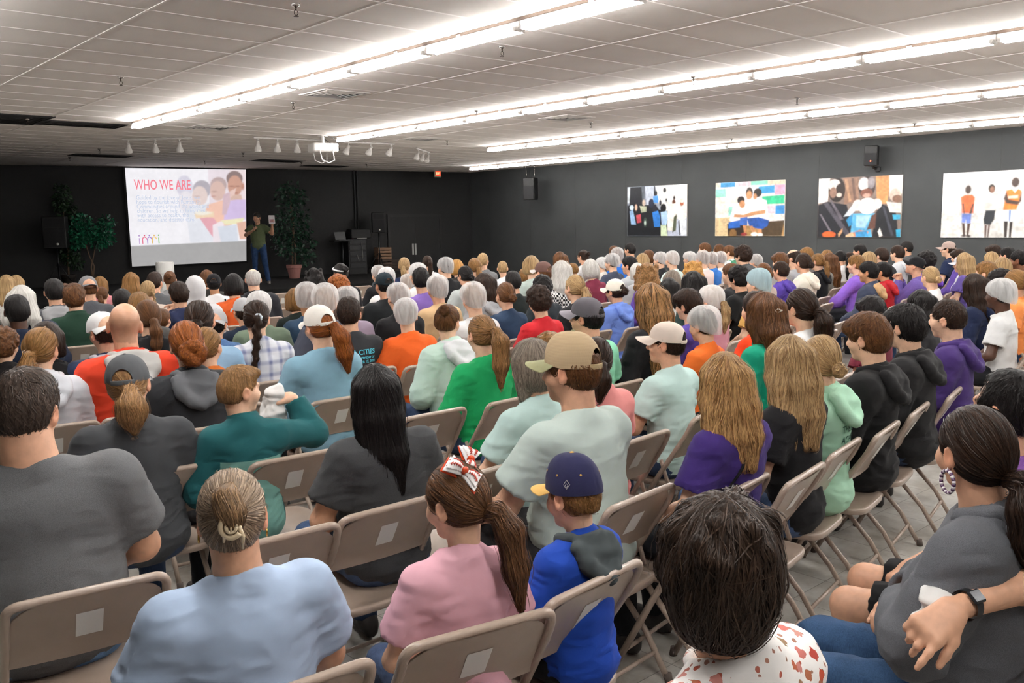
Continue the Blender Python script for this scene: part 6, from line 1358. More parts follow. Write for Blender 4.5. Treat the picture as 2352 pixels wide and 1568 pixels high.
(1347, 682, 68, 'man in a dark grey cap and mint green shirt', 'short', 'K', '2', ('tee', '#86ccab'), dict(hat=('cap', '#5d5a60', dict(brim='#8d8890')), v=64, lod='h', zt=1.33, w=1.05)),
(1492, 648, 68, 'woman with long streaked brown hair and black top', 'long', 'S', '1', ('long', '#1a1a1c'), dict(v=30, lod='h', zt=1.33, w=1.02, ho=dict(L=-.47, wd=.82, streak=.95))),
(1515, 580, 28, 'person in a hair net and black top, left of two by the wall', 'short', 'B', '1', ('long', '#232629'), dict(hat=('net', NET, dict(a=.6)), v=55)),
(1543, 578, 30, 'person in a hair net and white mint top by the wall', 'bob', 'L', '1', ('tee', '#cfe0da'), dict(hat=('net', NET, dict(a=.6, k=1)), v=40)),
(1583, 579, 28, 'person in a hair net with glasses left of the golden curls', 'short', 'G', '1', ('tee', '#55585c'), dict(hat=('net', NET, dict(a=.6)), v=65)),
(1592, 596, 42, 'woman with golden curly hair and a dark headband', 'longcurl', 'O', '1', ('tee', '#e6ddd8'), dict(v=35, lod='m')),
(1619, 557, 28, 'person with short brown hair in left profile above the hair nets', 'short', 'B', '1', ('tee', '#77716c'), dict(v=75)),
(1613, 577, 30, 'person in a hair net and pale pink shirt', 'short', 'B', '1', ('tee', '#ecd9d4'), dict(hat=('net', NET, dict(k=3)), v=40, w=1.1)),
(1634, 580, 26, 'person in a hair net and royal blue shirt', 'short', 'B', '1', ('tee', '#3c78c8'), dict(hat=('net', NET), v=40)),
(1654, 579, 27, 'person in a hair net and white shirt next to the royal blue shirt', 'short', 'B', '1', ('tee', '#e4e2e0'), dict(hat=('net', NET, dict(k=1)), v=40)),
(1651, 560, 25, 'person with long brown hair by the wall, third from the short brown profile', 'bob', 'B', '1', ('tee', '#8a7f78'), dict(v=55)),
(1675, 563, 26, 'bearded person in a green and white jacket in left profile', 'short', 'B', '1', ('coat', '#d5dcd8', 'knit', None, '#3f7a5c'), dict(v=75)),
(1706, 563, 42, 'tall person with dark curly hair and a dark grey jacket', 'curly', 'D', '1', ('coat', '#4a4d50'), dict(v=55, lod='m', zt=1.42)),
(1735, 585, 24, 'person with glasses in a hair net and white top by the wall', 'short', 'G', '1', ('tee', '#e0dfde'), dict(hat=('net', NET), v=60)),
(1544, 619, 40, 'person with dark grey hair above the black ponytail', 'bob', 'G', '1', ('tee', '#4a4a4c'), dict(v=15)),
(1536, 636, 36, 'person with a loose black ponytail and white shirt', 'long', 'K', '3', ('tee', '#e3e1e0'), dict(v=15, ho=dict(L=-.2))),
(1592, 621, 45, 'person with long shiny black hair', 'long', 'K', '3', ('long', '#2a3a38'), dict(v=30, lod='m', ho=dict(L=-.28))),
(1696, 610, 50, 'person with curly black hair and a black shirt', 'curly', 'K', '2', ('tee', '#18191a'), dict(v=50, lod='m', w=1.1)),
(1680, 604, 30, 'person with brown hair behind the curly black hair', 'short', 'B', '1', ('long', '#222'  '224'), dict(v=60)),
(1580, 660, 72, 'boy with thick dark brown hair and purple shirt', 'mop', 'D', '1', ('tee', '#4a3a86'), dict(v=55, lod='h', zt=1.30)),
(1633, 658, 48, 'girl in a round white hair net and pink shirt', 'lowpony', 'N', '1', ('tee', '#c98a98'), dict(hat=('net', NET, dict(a=.75, k=0)), v=55, lod='m', zt=1.24)),
(1743, 621, 58, 'elderly person with glasses in a pale blue hair net and yellow shirt', 'short', 'W', '1', ('tee', '#e3b062'), dict(hat=('net', '#c2dbe2', dict(a=.85, k=3, s=1.1)), v=60, lod='h', zt=1.31)),
(1611, 706, 85, 'person in the nearest white hair net and orange shirt', 'short', 'D', '1', ('tee', '#e8702f'), dict(hat=('net', NET, dict(a=.5, k=2)), v=55, lod='h', zt=1.29)),
(1738, 668, 70, 'person in a red orange shirt hidden behind the hair clip', 'short', 'D', '1', ('tee', '#e0431f'), dict(v=40, zt=1.36)),
(1755, 668, 88, 'woman with clipped brown hair and teal shirt', 'halfup', 'B', '1', ('tee', '#12876a'), dict(v=40, lod='h', zt=1.28, ho=dict(L=-.20, wd=.72), clip=1)),
(1839, 660, 80, 'woman with a low brown ponytail and white shirt with red letters', 'lowpony', 'D', '1', ('tee', '#dfdedd'), dict(v=50, lod='h', zt=1.32, ho=dict(L=.20, fat=1.5, sw=.02, nape=-.09))),
(1793, 577, 33, 'person with brown hair at the wall, behind the purple hoodie boy', 'mop', 'B', '1', ('tee', '#8a8886'), dict(v=40)),
(1795, 600, 36, 'boy with short dark hair and purple hoodie', 'short', 'D', '2', ('hoodie', '#4d3a90'), dict(v=55, lod='m', zt=1.25)),
(1754, 602, 33, 'woman with a brown ponytail behind the pale blue hair net', 'pony', 'B', '1', ('tee', '#b9a79b'), dict(v=30, ho=dict(L=.14, fat=.9))),
(1822, 571, 30, 'balding person in a grey shirt in left profile', 'balding', 'D', '1', ('tee', '#a9abae'), dict(v=70)),
(1854, 566, 30, 'person with wavy brown hair against the wall', 'mop', 'L', '1', ('tee', '#7c7672'), dict(v=60)),
(1844, 580, 34, 'woman with a tight brown bun and cream jacket', 'lowbun', 'D', '2', ('coat', '#e6dfd0'), dict(v=45, lod='m')),
(1878, 581, 31, 'person with blond brown hair and a black hoodie', 'lowpony', 'L', '1', ('hoodie', '#1e1f21'), dict(v=60, lod='m')),
(1905, 580, 35, 'woman with very long wavy brown hair', 'long', 'B', '1', ('long', '#77756f'), dict(v=45, lod='m', ho=dict(L=-.42, wd=.8))),
(1899, 573, 25, 'person with light brown hair behind the very long wavy hair', 'bob', 'L', '1', ('tee', '#75706c'), dict(v=40)),
(1930, 574, 27, 'girl with a long black ponytail and white shirt', 'lowpony', 'K', '2', ('tee', '#e2e0df'), dict(v=60, ho=dict(L=.36))),
(1951, 578, 21, 'girl with dark hair and white top beside the long black ponytail', 'lowpony', 'D', '1', ('tee', '#e2e0df'), dict(v=60)),
(1975, 560, 26, 'person with short black hair at the wall below the third poster', 'short', 'K', '2', ('tee', '#3a3b3d'), dict(v=70)),
(1995, 577, 36, 'woman with a blond bob behind the purple sleeves', 'bob', 'N', '1', ('tee', '#6e6a66'), dict(v=55)),
(1966, 585, 33, 'person with sandy hair and lilac long sleeves in left profile', 'short', 'L', '1', ('long', '#8f67d0'), dict(v=75, lod='m', p=dict(arms='knee'))),
(1996, 600, 37, 'person in a navy puffer jacket with a tan hood', 'short', 'K', '3', ('puffer', '#343a4c', 'knit', None, '#b8936a'), dict(v=75, lod='h', zt=1.30)),
(2029, 601, 36, 'boy with black hair and red hoodie', 'short', 'K', '3', ('hoodie', '#a51f28'), dict(v=70, lod='m', zt=1.24)),
(2025, 568, 31, 'person with brown hair and a broad black jacket', 'short', 'D', '1', ('coat', '#26292c'), dict(v=55, w=1.25)),
(2062, 563, 29, 'person with dark hair and a pale grey jacket with raised collar', 'short', 'D', '1', ('coat', '#c3c5c8'), dict(v=60)),
(2083, 554, 24, 'dark haired person at the wall between third and fourth posters', 'short', 'K', '2', ('tee', '#4a4b4d'), dict(v=75)),
(2113, 590, 35, 'person in a black cap and purple long sleeves, chin raised', 'bald', 'K', '2', ('long', '#6a569c', 'heather'), dict(hat=('cap', '#1b1b1e'), v=75, lod='m', zt=1.29, p=dict(hp=-18, arms='chin'))),
(2128, 576, 47, 'person with thick curly dark hair and bright purple hoodie', 'curly', 'K', '2', ('hoodie', '#6a3fb0'), dict(v=50, lod='m')),
(2138, 610, 24, 'person with a blond low bun and white shirt', 'lowbun', 'N', '1', ('tee', '#e6e4e3'), dict(v=40)),
(2179, 554, 31, 'man in a tan cap and navy shirt in left profile', 'short', 'D', '1', ('tee', '#222b46'), dict(hat=('cap', '#b39d94'), v=80, lod='m')),
(2203, 570, 34, 'person with dark hair and purple collar behind the tan cap', 'mop', 'D', '1', ('hoodie', '#5a4490'), dict(v=70)),
(2215, 579, 31, 'woman with long straight blond hair behind the grey cap', 'long', 'N', '1', ('tee', '#5f4f90'), dict(v=50)),
(2208, 587, 31, 'woman in a pale grey cap and pale grey shirt', 'lowpony', 'N', '2', ('tee', '#c6c6ca'), dict(hat=('cap', '#bdbcc0'), v=75, lod='m')),
(2237, 627, 52, 'woman with long straight dark hair and navy hoodie', 'long', 'D', '1', ('hoodie', '#1e2640'), dict(v=35, lod='h', zt=1.30, ho=dict(L=-.32, wd=.75), prt='nv')),
(2283, 560, 35, 'person with swept dark brown hair at the wall by the fourth poster', 'mop', 'D', '1', ('tee', '#66605c'), dict(v=70)),
(2277, 577, 34, 'woman with pale blond hair below the fourth poster', 'bob', 'N', '1', ('tee', '#8a8580'), dict(v=40)),
(2266, 600, 38, 'person with short sandy hair in left profile above the black curls', 'short', 'L', '1', ('tee', '#9a938e'), dict(v=75, lod='m')),
(2303, 590, 27, 'person with straw blond hair beside the dark bearded man', 'bob', 'N', '1', ('tee', '#7d756e'), dict(v=45)),
(2315, 567, 29, 'person with black hair at the right part of the wall', 'short', 'K', '2', ('tee', '#3d3b3c'), dict(v=70)),
(2340, 572, 38, 'dark skinned man with a beard at the right edge', 'buzz', 'K', '4', ('tee', '#4c4644'), dict(v=75, lod='m', p=dict(stub=.7))),
(2297, 618, 55, 'person with large black curls', 'curly', 'K', '2', ('tee', '#55504d'), dict(v=70, lod='m')),
(2334, 617, 36, 'woman with tied blond brown hair and peach orange shirt', 'lowbun', 'L', '2', ('tee', '#e58a4c'), dict(v=60, lod='h', zt=1.29)),
(2297, 643, 45, 'dark skinned person in a white hair net and white shirt', 'short', 'K', '5', ('tee', '#dfdfdf'), dict(hat=('net', '#f4f3f2', dict(a=.7, k=1)), v=65, lod='h', zt=1.29)),
(2117, 663, 55, 'person with black braided hair', 'long', 'K', '4', ('tee', '#2a2a2c'), dict(v=30, lod='m', zt=1.26, ho=dict(L=-.16, wd=.8))),
(2003, 676, 66, 'person with short black hair hidden between the boys', 'mop', 'K', '3', ('tee', '#6a2836'), dict(v=40, lod='m', zt=1.26)),
(1992, 712, 118, 'boy with swept brown hair and black hoodie in left profile', 'mop', 'B', '1', ('hoodie', '#1d1d1e'), dict(ch=(2038, 988), v=62, lod='h', zt=1.33)),
(2082, 694, 97, 'boy with wavy black hair and black hoodie', 'mop', 'K', '1', ('hoodie', '#202021'), dict(ch=(2112, 942), v=55, lod='h', zt=1.36, ho=dict(rough=2.2))),
(2176, 684, 86, 'boy with buzzed dark hair and purple hoodie', 'buzz', 'D', '1', ('hoodie', '#3d2b62'), dict(ch=(2192, 905), v=68, lod='h', zt=1.36)),
(1813, 766, 138, 'woman with long wavy blond hair and black top', 'long', 'N', '1', ('tee', '#1d1d1f'), dict(ch=(1850, 1092), v=22, lod='h', zt=1.33, p=dict(fem=1), ho=dict(L=-.38, wd=.95, streak=.85))),
(1889, 766, 84, 'girl with tied blond hair and mint hoodie with dark green letters', 'lowbun', 'N', '1', ('hoodie', '#abd6bb'), dict(ch=(1942, 1030), v=35, lod='h', zt=1.29, ho=dict(r=.03, tie=(.02, -.112, -.05), nape=-.09), prt='mint')),
(1664, 806, 142, 'woman with straight honey blond hair and purple shirt', 'long', 'N', '1', ('tee', '#3b2a6a'), dict(ch=(1712, 1118), v=12, lod='h', zt=1.31, p=dict(fem=1), ho=dict(L=-.34, wd=.95, streak=.95), col=('#6a4526', '#d2a870'), bag=1)),
(1533, 738, 100, 'man in a beige cap and pale mint shirt in left profile', 'buzz', 'D', '2', ('tee', '#bcd6d2'), dict(hat=('cap', '#d8c9bd'), v=74, lod='h', zt=1.33, p=dict(scalp=.5, arms='cross'))),
(1371, 771, 62, 'girl with a brown ponytail in a red scrunchie and coral shirt', 'lowpony', 'D', '1', ('tee', '#df8f8c'), dict(v=12, lod='h', zt=1.21, ho=dict(L=.17), scr='#a8485a')),
(1262, 765, 62, 'child with frizzy light brown hair behind the trucker cap', 'curly', 'L', '1', ('tee', '#7d7873'), dict(v=10, zt=1.17, lod='m')),
(1310, 770, 165, 'man in a tan trucker cap and pale grey green shirt', 'short', 'B', '2', ('tee', '#b7c5bf'), dict(hat=('cap', '#b39c7c', dict(hi=.016, brim='#93926f', strap='#a8946f', btn='#7d7a5c', curve=.012, mat='truck')), v=62, lod='h', zt=1.37, w=1.16, p=dict(lean=8, hp=6, stub=.35, arms='knee'))),
(1216, 776, 96, 'woman with a straight grey bob and pale mint shirt', 'bob', 'G', '1', ('tee', '#b9d3cf'), dict(ch=(1122, 1084), v=48, lod='h', zt=1.30, p=dict(lean=10, hp=8, fem=1, arms='knee'), ho=dict(L=-.16, wd=.0))),
(1036, 1056, 165, 'girl with baseball stitched hair bows and pink shirt', 'lowpony', 'D', '1', ('tee', '#e3aebb'), dict(ch=(1108, 1448), rz=-12, v=48, lod='h', zt=1.19, ho=dict(L=.30, sw=.03, back=.045, tie=(.012, -.112, -.045)), col=('#2a1a10', '#7d5638'), bows=1, p=dict(jaw=.95, hp=12, w=.84), s=.90)),
(1310, 1056, 158, 'boy in a navy cap with a gold brim and blue hoodie', 'buzz', 'L', '1', ('hoodie', '#1d409c', 'knit', None, '#3f4648'), dict(ch=(1372, 1338), hat=('cap', '#272746', dict(hi=.022, brim='#d3a95f', btn='#d3a95f', curve=.004, fit=1.09, logo=1, closed=1)), v=46, lod='h', zt=1.19, p=dict(w=.86, hp=12, scalp=.35), s=.92)),
(858, 833, 116, 'woman with long black half tied hair and dark grey shirt', 'halfup', 'K', '2', ('tee', '#3b3c3e', 'heather'), dict(ch=(900, 1168), v=0, lod='h', zt=1.30, w=1.12, p=dict(fem=1), ho=dict(L=-.40, wd=.78, yb=-.125), ear=1)),
(527, 1073, 188, 'woman with ash blond hair in a claw clip and pale blue shirt', 'lowbun', 'N', '2', ('tee', '#a9bcd6'), dict(v=-3, lod='h', zt=1.28, w=1.20, p=dict(fem=1, hp=8), col=('#43352a', '#b79f86'), ho=dict(r=.026, tie=(.0, -.112, .02), nape=-.085), claw=1)),
(60, 843, 165, 'large man with short dark hair and grey shirt', 'short', 'K', '2', ('tee', '#5b5c5e', 'heather'), dict(ch=(205, 1360), v=-22, lod='h', zt=1.36, w=1.42, col=('#14100e', '#5a4a40'), p=dict(nk=1.1), legs='denim #5f83ab')),
(287, 813, 112, 'woman in a charcoal cap with a blond brown ponytail and dark grey shirt', 'lowpony', 'S', '2', ('tee', '#3f4144'), dict(ch=(385, 1084), v=-12, hat=('cap', '#4d4f52', dict(strap='#5b5d60')), lod='h', zt=1.28, w=1.1, ho=dict(L=.17, fat=1.5, back=.05, tie=(.035, -.118, -.03)), col=('#5a3d26', '#bf9362'))),
(546, 836, 104, 'boy with clipped light brown hair and two tone teal fleece', 'crop', 'L', '1', ('fleece', '#1f5357', 'knit', None, '#1f5357'), dict(ho=dict(lift=.0016, SL=.022, jit=.3), ch=(682, 1052), v=-58, lod='h', zt=1.12, s=.84, p=dict(w=.9, scalp=.85, scalpc=(.74, .60, .46), neck=.062), yoke='#6f9d94', bag2=1, col=('#5a3f26', '#b08658'))),
(1668, 1126, 300, 'woman with short tousled dark brown hair and floral blouse', 'tousle', 'D', '2', ('tee', '#efebe8', 'floral'), dict(v=12, lod='h', zt=1.31, w=1.05, p=dict(fem=1, hp=4), ear2=1, ho=dict(jit=.30, rough=2.0, lift=.0055, SL=.11), col=('#120d0a', '#4a382c'))),
(2243, 927, 170, 'woman with a brown ponytail, hoop earring and grey hoodie', 'lowpony', 'D', '2', ('hoodie', '#54565b', 'heather'), dict(v=38, lod='h', zt=1.30, w=1.1, p=dict(fem=1, arms=((.235, .10, .73), (.03, .17, .74))), ho=dict(L=.24, fat=1.5, back=.05, sw=.02, tie=(.02, -.118, -.06), nape=-.09), hoop=1, legs='denim #2b4464')),
(2325, 848, 150, 'man with receding dark hair and purple shirt, arm round the grey hoodie', 'receding', 'K', '2', ('tee', '#6f4689'), dict(v=60, lod='h', zt=1.36, w=1.15, legs='shorts #141415', watch=1, p=dict(stub=.4))),
]
# ------------------------------------------------------------------ seating everybody
from mathutils.bvhtree import BVHTree
ZT = [1272,1228,1356,1324,1340,1224,1336,1328,1204,1140,1248,1272,1246,1296,1300,1316,1397,1307,1267,1290,1176,1252,1308,1320,1272,1260,1320,1341,1219,1285,1315,1354,1200,1322,1232,1111,1264,1340,1324,1220,1283,1232,1317,1326,1325,1291,1244,1312,1328,1288,1246,1324,1324,1348,1159,1290,1312,1344,1288,1296,1336,1340,1308,1244,1310,1274,1280,1195,1388,1340,1268,1266,1281,1265,1352,1378,1308,1330,1152,1310,1304,1340,1360,1364,1320,1204,1340,1304,1244,1260,1338,1319,1377,1280,1320,1244,1274,1368,1312,1272,1260,1320,1332,1411,1252,1280,1240,1336,1312,1304,1292,1232,1310,1222,1311,1362,1348,1352,1266,1294,1369,1308,1354,1292,1274,1292,1266,1214,1328,1310,1304,1292,1244,1340,1340,1324,1286,1340,1268,1359,1308,1306,1238,1296,1340,1282,1300,1292,1316,1366,1264,1298,1274,1256,1260,1328,1320,1303,1295,1260,1288,1254,1249,1221,1360,1289,1173,1102,1269,1230,1373,1283,1204,1323,1307,1316]
def field(px): return float(np.interp(px, [0, 800, 1350, 1840, 2300], [-8, -2, 5, 10, 14]))
def wrap(a): return (a + 180) % 360 - 180
def bvh_of(o):
    me = o.data; return BVHTree.FromPolygons([v.co[:] for v in me.vertices], [p.vertices[:] for p in me.polygons])
def kid(o, name): return next(c for c in o.children if c.name.split('.')[0] == name)
def decal(root, target, me, O, ux, uy, d, mat, name, off=.0035):
    """press a flat mesh onto a garment: points O + u*ux + v*uy are cast along d"""
    t = bvh_of(target); O, ux, uy, d = Vector(O), Vector(ux), Vector(uy), Vector(d).normalized(); keep = True
    import bmesh
    bm = bmesh.new(); bm.from_mesh(me); bmesh.ops.triangulate(bm, faces=bm.faces[:])
    bmesh.ops.subdivide_edges(bm, edges=[e for e in bm.edges if e.calc_length() > .014], cuts=2, use_grid_fill=False); bmesh.ops.triangulate(bm, faces=bm.faces[:])
    dead = []
    for v in bm.verts:
        p = O + ux * v.co.x + uy * v.co.y; h = t.ray_cast(p - d * .6, d)
        if h[0] is None: dead.append(v)
        else: v.co = h[0] - d * off
    bmesh.ops.delete(bm, geom=dead, context='VERTS'); bm.to_mesh(me); bm.free()
    return link(name, me, target, mat)
def to_local(root, P): return np.array(root.matrix_basis.inverted() @ Vector(P))
def ik(S, W, l1, l2, hint):
    S, W, hint = map(np.array, (S, W, hint)); d = W - S; L = min(np.linalg.norm(d), (l1 + l2) * .995); d = d / np.linalg.norm(d); a = (l1 * l1 - l2 * l2 + L * L) / (2 * L); h = math.sqrt(max(0, l1 * l1 - a * a))
    n = hint - d * (hint @ d); n /= np.linalg.norm(n); return S + d * a + n * h, S + d * L
INFO = {}
def audience(only=None):
    for i, (x, yt, w, lab, sty, hc, sk, (top), o) in enumerate(A):
        if only and not any(k in lab for k in only): continue
        zt = ZT[i] / 1000; P = at_z(x, yt, zt); p = dict(o.get('p', {})); bz = o.get('rz', field(x)); lod = o.get('lod', 'f')
        if lod == 'h' and w >= 96: lod = 'n'
        vh = math.degrees(math.atan2(P.x, P.y))          # heading of the view ray, clockwise from +Y
        if 'v' in o: hy = wrap(-vh + o['v'] - bz)
        else: hy = .5 * wrap(-math.degrees(math.atan2(9.5 - P.x, 21 - P.y)) - bz)
        child = zt < 1.245
        if lod == 'f': hy = max(-60, min(60, round(hy / 20) * 20)); p = {k: v for k, v in p.items()}
        hy = max(-82, min(82, hy)); p['hy'] = hy
        tw = (hy * .12 if abs(hy) > 35 else 0)
        if lod != 'f': p['twist'] = round(tw, 1); p['hr'] = round(((i * 37) % 11 - 5) * .9, 1); p.setdefault('hp', 2 + (i * 13) % 7); p.setdefault('lean', (i * 29) % 5)
        if 'woman' in lab or 'girl' in lab: p.setdefault('w', .93); p.setdefault('fem', 1 if 'woman' in lab else 0)
        if 'w' in o: p['w'] = o['w']
        if child: p.setdefault('w', .9); p['hsc'] = round(.96 + (1.30 - zt) * .55, 2) if lod != 'f' else 1.0
        else: p['hsc'] = .97
        ho = dict(o.get('ho', {})); hcol = o.get('col') or HC[hc]
        J = skel(p); top_l = J['HM'] @ Vector((0, -.015, .130 if sty not in ('mop', 'curly', 'longcurl', 'tousle') else .142))
        s = (zt - .45) / (top_l.z - .45); c_, s_ = math.cos(R_(bz)), math.sin(R_(bz)); lx, ly = top_l.x * s, top_l.y * s
        xy = (P.x - (c_ * lx - s_ * ly), P.y - (s_ * lx + c_ * ly))
        hat = o.get('hat')
        if hat and len(hat) > 2 and 'mat' in hat[2]: hat = (hat[0], hat[1], dict(hat[2], mat=cloth(hat[1], 'mesh')))
        if hat and hat[0] == 'cap' and sty in ('long',): pass
        tp = list(top)
        if o.get('yoke'): tp = [top[0], top[1], 'twotone', o['yoke'], top[1]]
        lg = o.get('legs') or (['#25272b', 'denim #2f3e5a', '#1d1e21', 'denim #3c4f70', '#3a3a3c'][i % 5])
        if o.get('watch') or o.get('bag2'): custom_arm(o, p, J, xy, bz, s)
        r, J = person(lab, xy, R_(bz), p, SKN[sk], (sty, hcol[0], hcol[1], ho), tp, lg, hat, s, lod, shoes='#3a3634' if lod in 'nh' else None)
        INFO[i] = (r, J, p, s); r['row'] = i; del r['row']
        cp = None
        if o.get('ch'):
            q = at_z(*o['ch'], .79); cp = (q.x - s_ * .23, q.y + c_ * .23)
        ch = chair(*cp, R_(bz), ' '.join(('beige folding chair under the ' + lab).split()[:16]), 1, near=True) if cp else chair(xy[0] + s_ * .02 + s_ * max(0, p.get('w', 1) - 1.1) * .12, xy[1] - c_ * .02 - c_ * max(0, p.get('w', 1) - 1.1) * .12, R_(bz), ' '.join(('beige folding chair under the ' + lab).split()[:16]), 1 if (i * 7) % 5 else 2, near=lod in 'nh')
        extras(i, r, J, p, s, o)
def custom_arm(o, p, J, xy, bz, s):
    M = Matrix.Translation((xy[0], xy[1], .45 * (1 - s))) @ Matrix.Rotation(R_(bz), 4, 'Z') @ Matrix.Scale(s, 4); inv = M.inverted()
    if o.get('watch'):
        r = ray(2192, 1398); W = np.array(inv @ (Vector((0, 0, CAM_H)) + r * (1.99 / (r.x * math.sin(YAW) + r.y * math.cos(YAW)))))
        hr = ray(2060, 1500); Hd = np.array(inv @ (Vector((0, 0, CAM_H)) + hr * (1.93 / (hr.x * math.sin(YAW) + hr.y * math.cos(YAW)))))
        er = ray(2430, 1318); E = np.array(inv @ (Vector((0, 0, CAM_H)) + er * (2.17 / (er.x * math.sin(YAW) + er.y * math.cos(YAW)))))
        p['al'] = ((-E[0] / p.get('w', 1) ** .5, E[1], E[2]), (-W[0], W[1], W[2]), (tuple(Hd - W), (-.35, -.45, .8), dict(curl=22, spread=7, big=1.08, fingers=((8, 14, 10), (34, 40, 25), (44, 50, 30), (52, 52, 30)))))
        o['_wr'] = (E, W)
    if o.get('bag2'):
        E, W = V3(.40, .06, .90), V3(.33, .14, 1.09); p['ar'] = ((E[0] / p.get('w', 1) ** .5, E[1], E[2]), (W[0], W[1], W[2]), ((-.92, .25, .0), (.2, -.5, .8), dict(curl=40)))
def hlink(r, J, name, me, mat, M=None, parent=None):
    return link(name, me, parent or r, mat, mw=J['HM'] @ (M if M is not None else Matrix()))
def gloss(c, r=.35): return plain('plastic', c, r)
def thing_bag(lab, P, size, seed, name='paper_bag'):
    V, Q = sdf_mesh([el((0, 0, size[2] * .5), (size[0] * .5, size[1] * .5, size[2] * .5), None, .02), rc((0, 0, size[2] * .8), (size[0] * .1, 0, size[2] * 1.08), size[0] * .2, size[0] * .36, .02)], .006, .02)
    n = vnorm(V, Q); V = V + n * (.014 * (1 - 2 * np.abs(noise(V + seed, 19))) + .007 * noise(V + seed, 48))[:, None]; o = link(name, mesh_np(name, V, Q), None, plain('white_paper', '#dcdad8', .6)); o.location = P; tag(o, lab, 'paper bag'); return o
def extras(i, r, J, p, s, o):
    HM = J['HM']
    if o.get('scr'):
        tie = V3(*o['ho'].get('tie', (0, -.118, -.035))); mb = MB(); T = np.linspace(0, 2 * math.pi, 26, endpoint=False)
        mb.tube([tie + V3(math.cos(t) * .019, -.014 + .005 * math.sin(5 * t), math.sin(t) * .019) for t in T], [.0095 + .002 * math.sin(7 * t) for t in T], 8, closed=True); hlink(r, J, 'hair_tie', mb.mesh('hair_tie', True), cloth(o['scr']))
    elif o.get('lod') == 'h' and 'ponytail' in r['label'] and o.get('ho'):
        tie = V3(*o['ho'].get('tie', (0, -.118, -.035))); mb = MB(); T = np.linspace(0, 2 * math.pi, 20, endpoint=False); mb.tube([tie + V3(math.cos(t) * .021, -.016, math.sin(t) * .021) for t in T], .0045, 7, closed=True); hlink(r, J, 'hair_tie', mb.mesh('hair_tie', True), cloth('#1c1a1a'))
    if o.get('stripes'):
        for sd in (-1, 1):
            S, E, W = J['S'][sd], J['E'][sd], J['W'][sd]
            for a, b, c in ((.66, .73, '#cfcdca'), (.79, .98, '#b9b7b4')):
                mb = MB(); pts = [S + (E - S) * t for t in np.linspace(a, b, 5)]; mb.tube(pts, .078, 22, cap=False); link('sleeve_stripe', mb.mesh('sleeve_stripe', True), kid(r, 'hoodie'), cloth(c))
    if o.get('prt'): prints(o['prt'], r, J, p)
    if o.get('strap'):
        h = kid(r, 'shirt'); t = bvh_of(h); pts = []
        for q in np.linspace(0, 1, 12):
            hit = t.ray_cast(Vector((.09 - .02 * q, -.7, 1.0 - .5 * q)), Vector((0, 1, 0))); 
            if hit[0]: pts.append(hit[0] + Vector((0, -.006, 0)))
        if len(pts) > 3: mb = MB(); mb.tube(pts, .012, 6); link('shoulder_strap', mb.mesh('shoulder_strap', True), r, cloth('#161618'))
    if o.get('bag'):
        t = bvh_of(kid(r, 'shirt')); pts = []
        for q in np.linspace(0, 1, 16):
            hit = t.ray_cast(Vector((-.04 - .20 * q, -.7, .99 - .42 * q)), Vector((0, 1, 0)))
            if hit[0]: pts.append(hit[0] + Vector((0, -.004, 0)))
        mb = MB(); mb.tube(pts, .006, 6); link('purse_strap', mb.mesh('purse_strap', True), r, cloth('#17171b'))
    if o.get('clip'):
        mb = MB(); c = V3(.0, -.128, .012); mb.tube([c + V3(math.cos(t) * .017, -.006, math.sin(t) * .009) for t in np.linspace(0, 2 * math.pi, 20)], .0035, 7); mb.tube([c + V3(.014, -.008, 0), c + V3(.034, -.004, .002)], [.007, .004], 8); hlink(r, J, 'hair_clip', mb.mesh('hair_clip', True), gloss('#d8cdbb'))
    if o.get('claw'):
        mb = MB(); c = V3(.004, -.160, .000)
        mb.tube([c + V3(math.cos(t) * .025, .004 * math.sin(2 * t), math.sin(t) * .027) for t in np.linspace(.5, 5.6, 26)], .0068, 9); mb.tube([c + V3(math.cos(t) * .013, -.004, math.sin(t) * .014) for t in np.linspace(0, 6.28, 18)], .0042, 8)
        for t in (-.012, .0, .012): mb.tube([c + V3(t, -.002, .012), c + V3(t * .7, -.006, -.012)], .003, 6)
        mb.tube([c + V3(.018, 0, .0), c + V3(.027, .012, -.03), c + V3(.024, .026, -.062)], [.006, .005, .0025], 8); mb.tube([c + V3(-.016, .004, -.01), c + V3(-.02, .02, -.04)], [.006, .003], 8); hlink(r, J, 'claw_clip', mb.mesh('claw_clip', True), gloss('#d9c6a6'))
        P = tailp([V3(.0, -.085, .085), V3(-.006, -.125, .062), V3(.004, -.140, .030), V3(.008, -.132, -.005)], (.018, .03, .032, .022)); V, Q = sdf_mesh(P, .0045, .02); fl = ('tail', [V3(0, -.085, .085), V3(-.006, -.125, .062), V3(.004, -.14, .03), V3(.008, -.13, -.01)]); hv = hv_of(V, fl)
        sv, sq, sh = strands(P, fl, V, 500, .09, .0018, .002, 3, .1); hlink(r, J, 'hair_twist', mesh_np('hair_twist', np.concatenate([V, sv]), np.concatenate([Q, sq + len(V)]), attrs={'hv': ('FLOAT_VECTOR', np.concatenate([hv, sh]))}), hairmat('#3d2d20', '#a5835e', .5))
        for sx in (-1, 1): mb = MB(); mb.tube([(sx * .086, -.010 + .008 * math.cos(t), -.050 + .010 * math.sin(t)) for t in np.linspace(0, 6.28, 16)], .0022, 6); hlink(r, J, 'earring', mb.mesh('earring', True), plain('gold', '#c9a35a', .25, .9))
    if o.get('ear2'):
        mb = MB(); mb.tube([(-.087, -.010, -.045), (-.088, -.010, -.056)], .0015, 6); mb.lathe([(.001, -.056), (.007, -.062), (.008, -.072), (.001, -.08)], (-.088, -.010, 0), 10); hlink(r, J, 'earring', mb.mesh('earring', True), plain('gold', '#8a6a42', .3, .9))
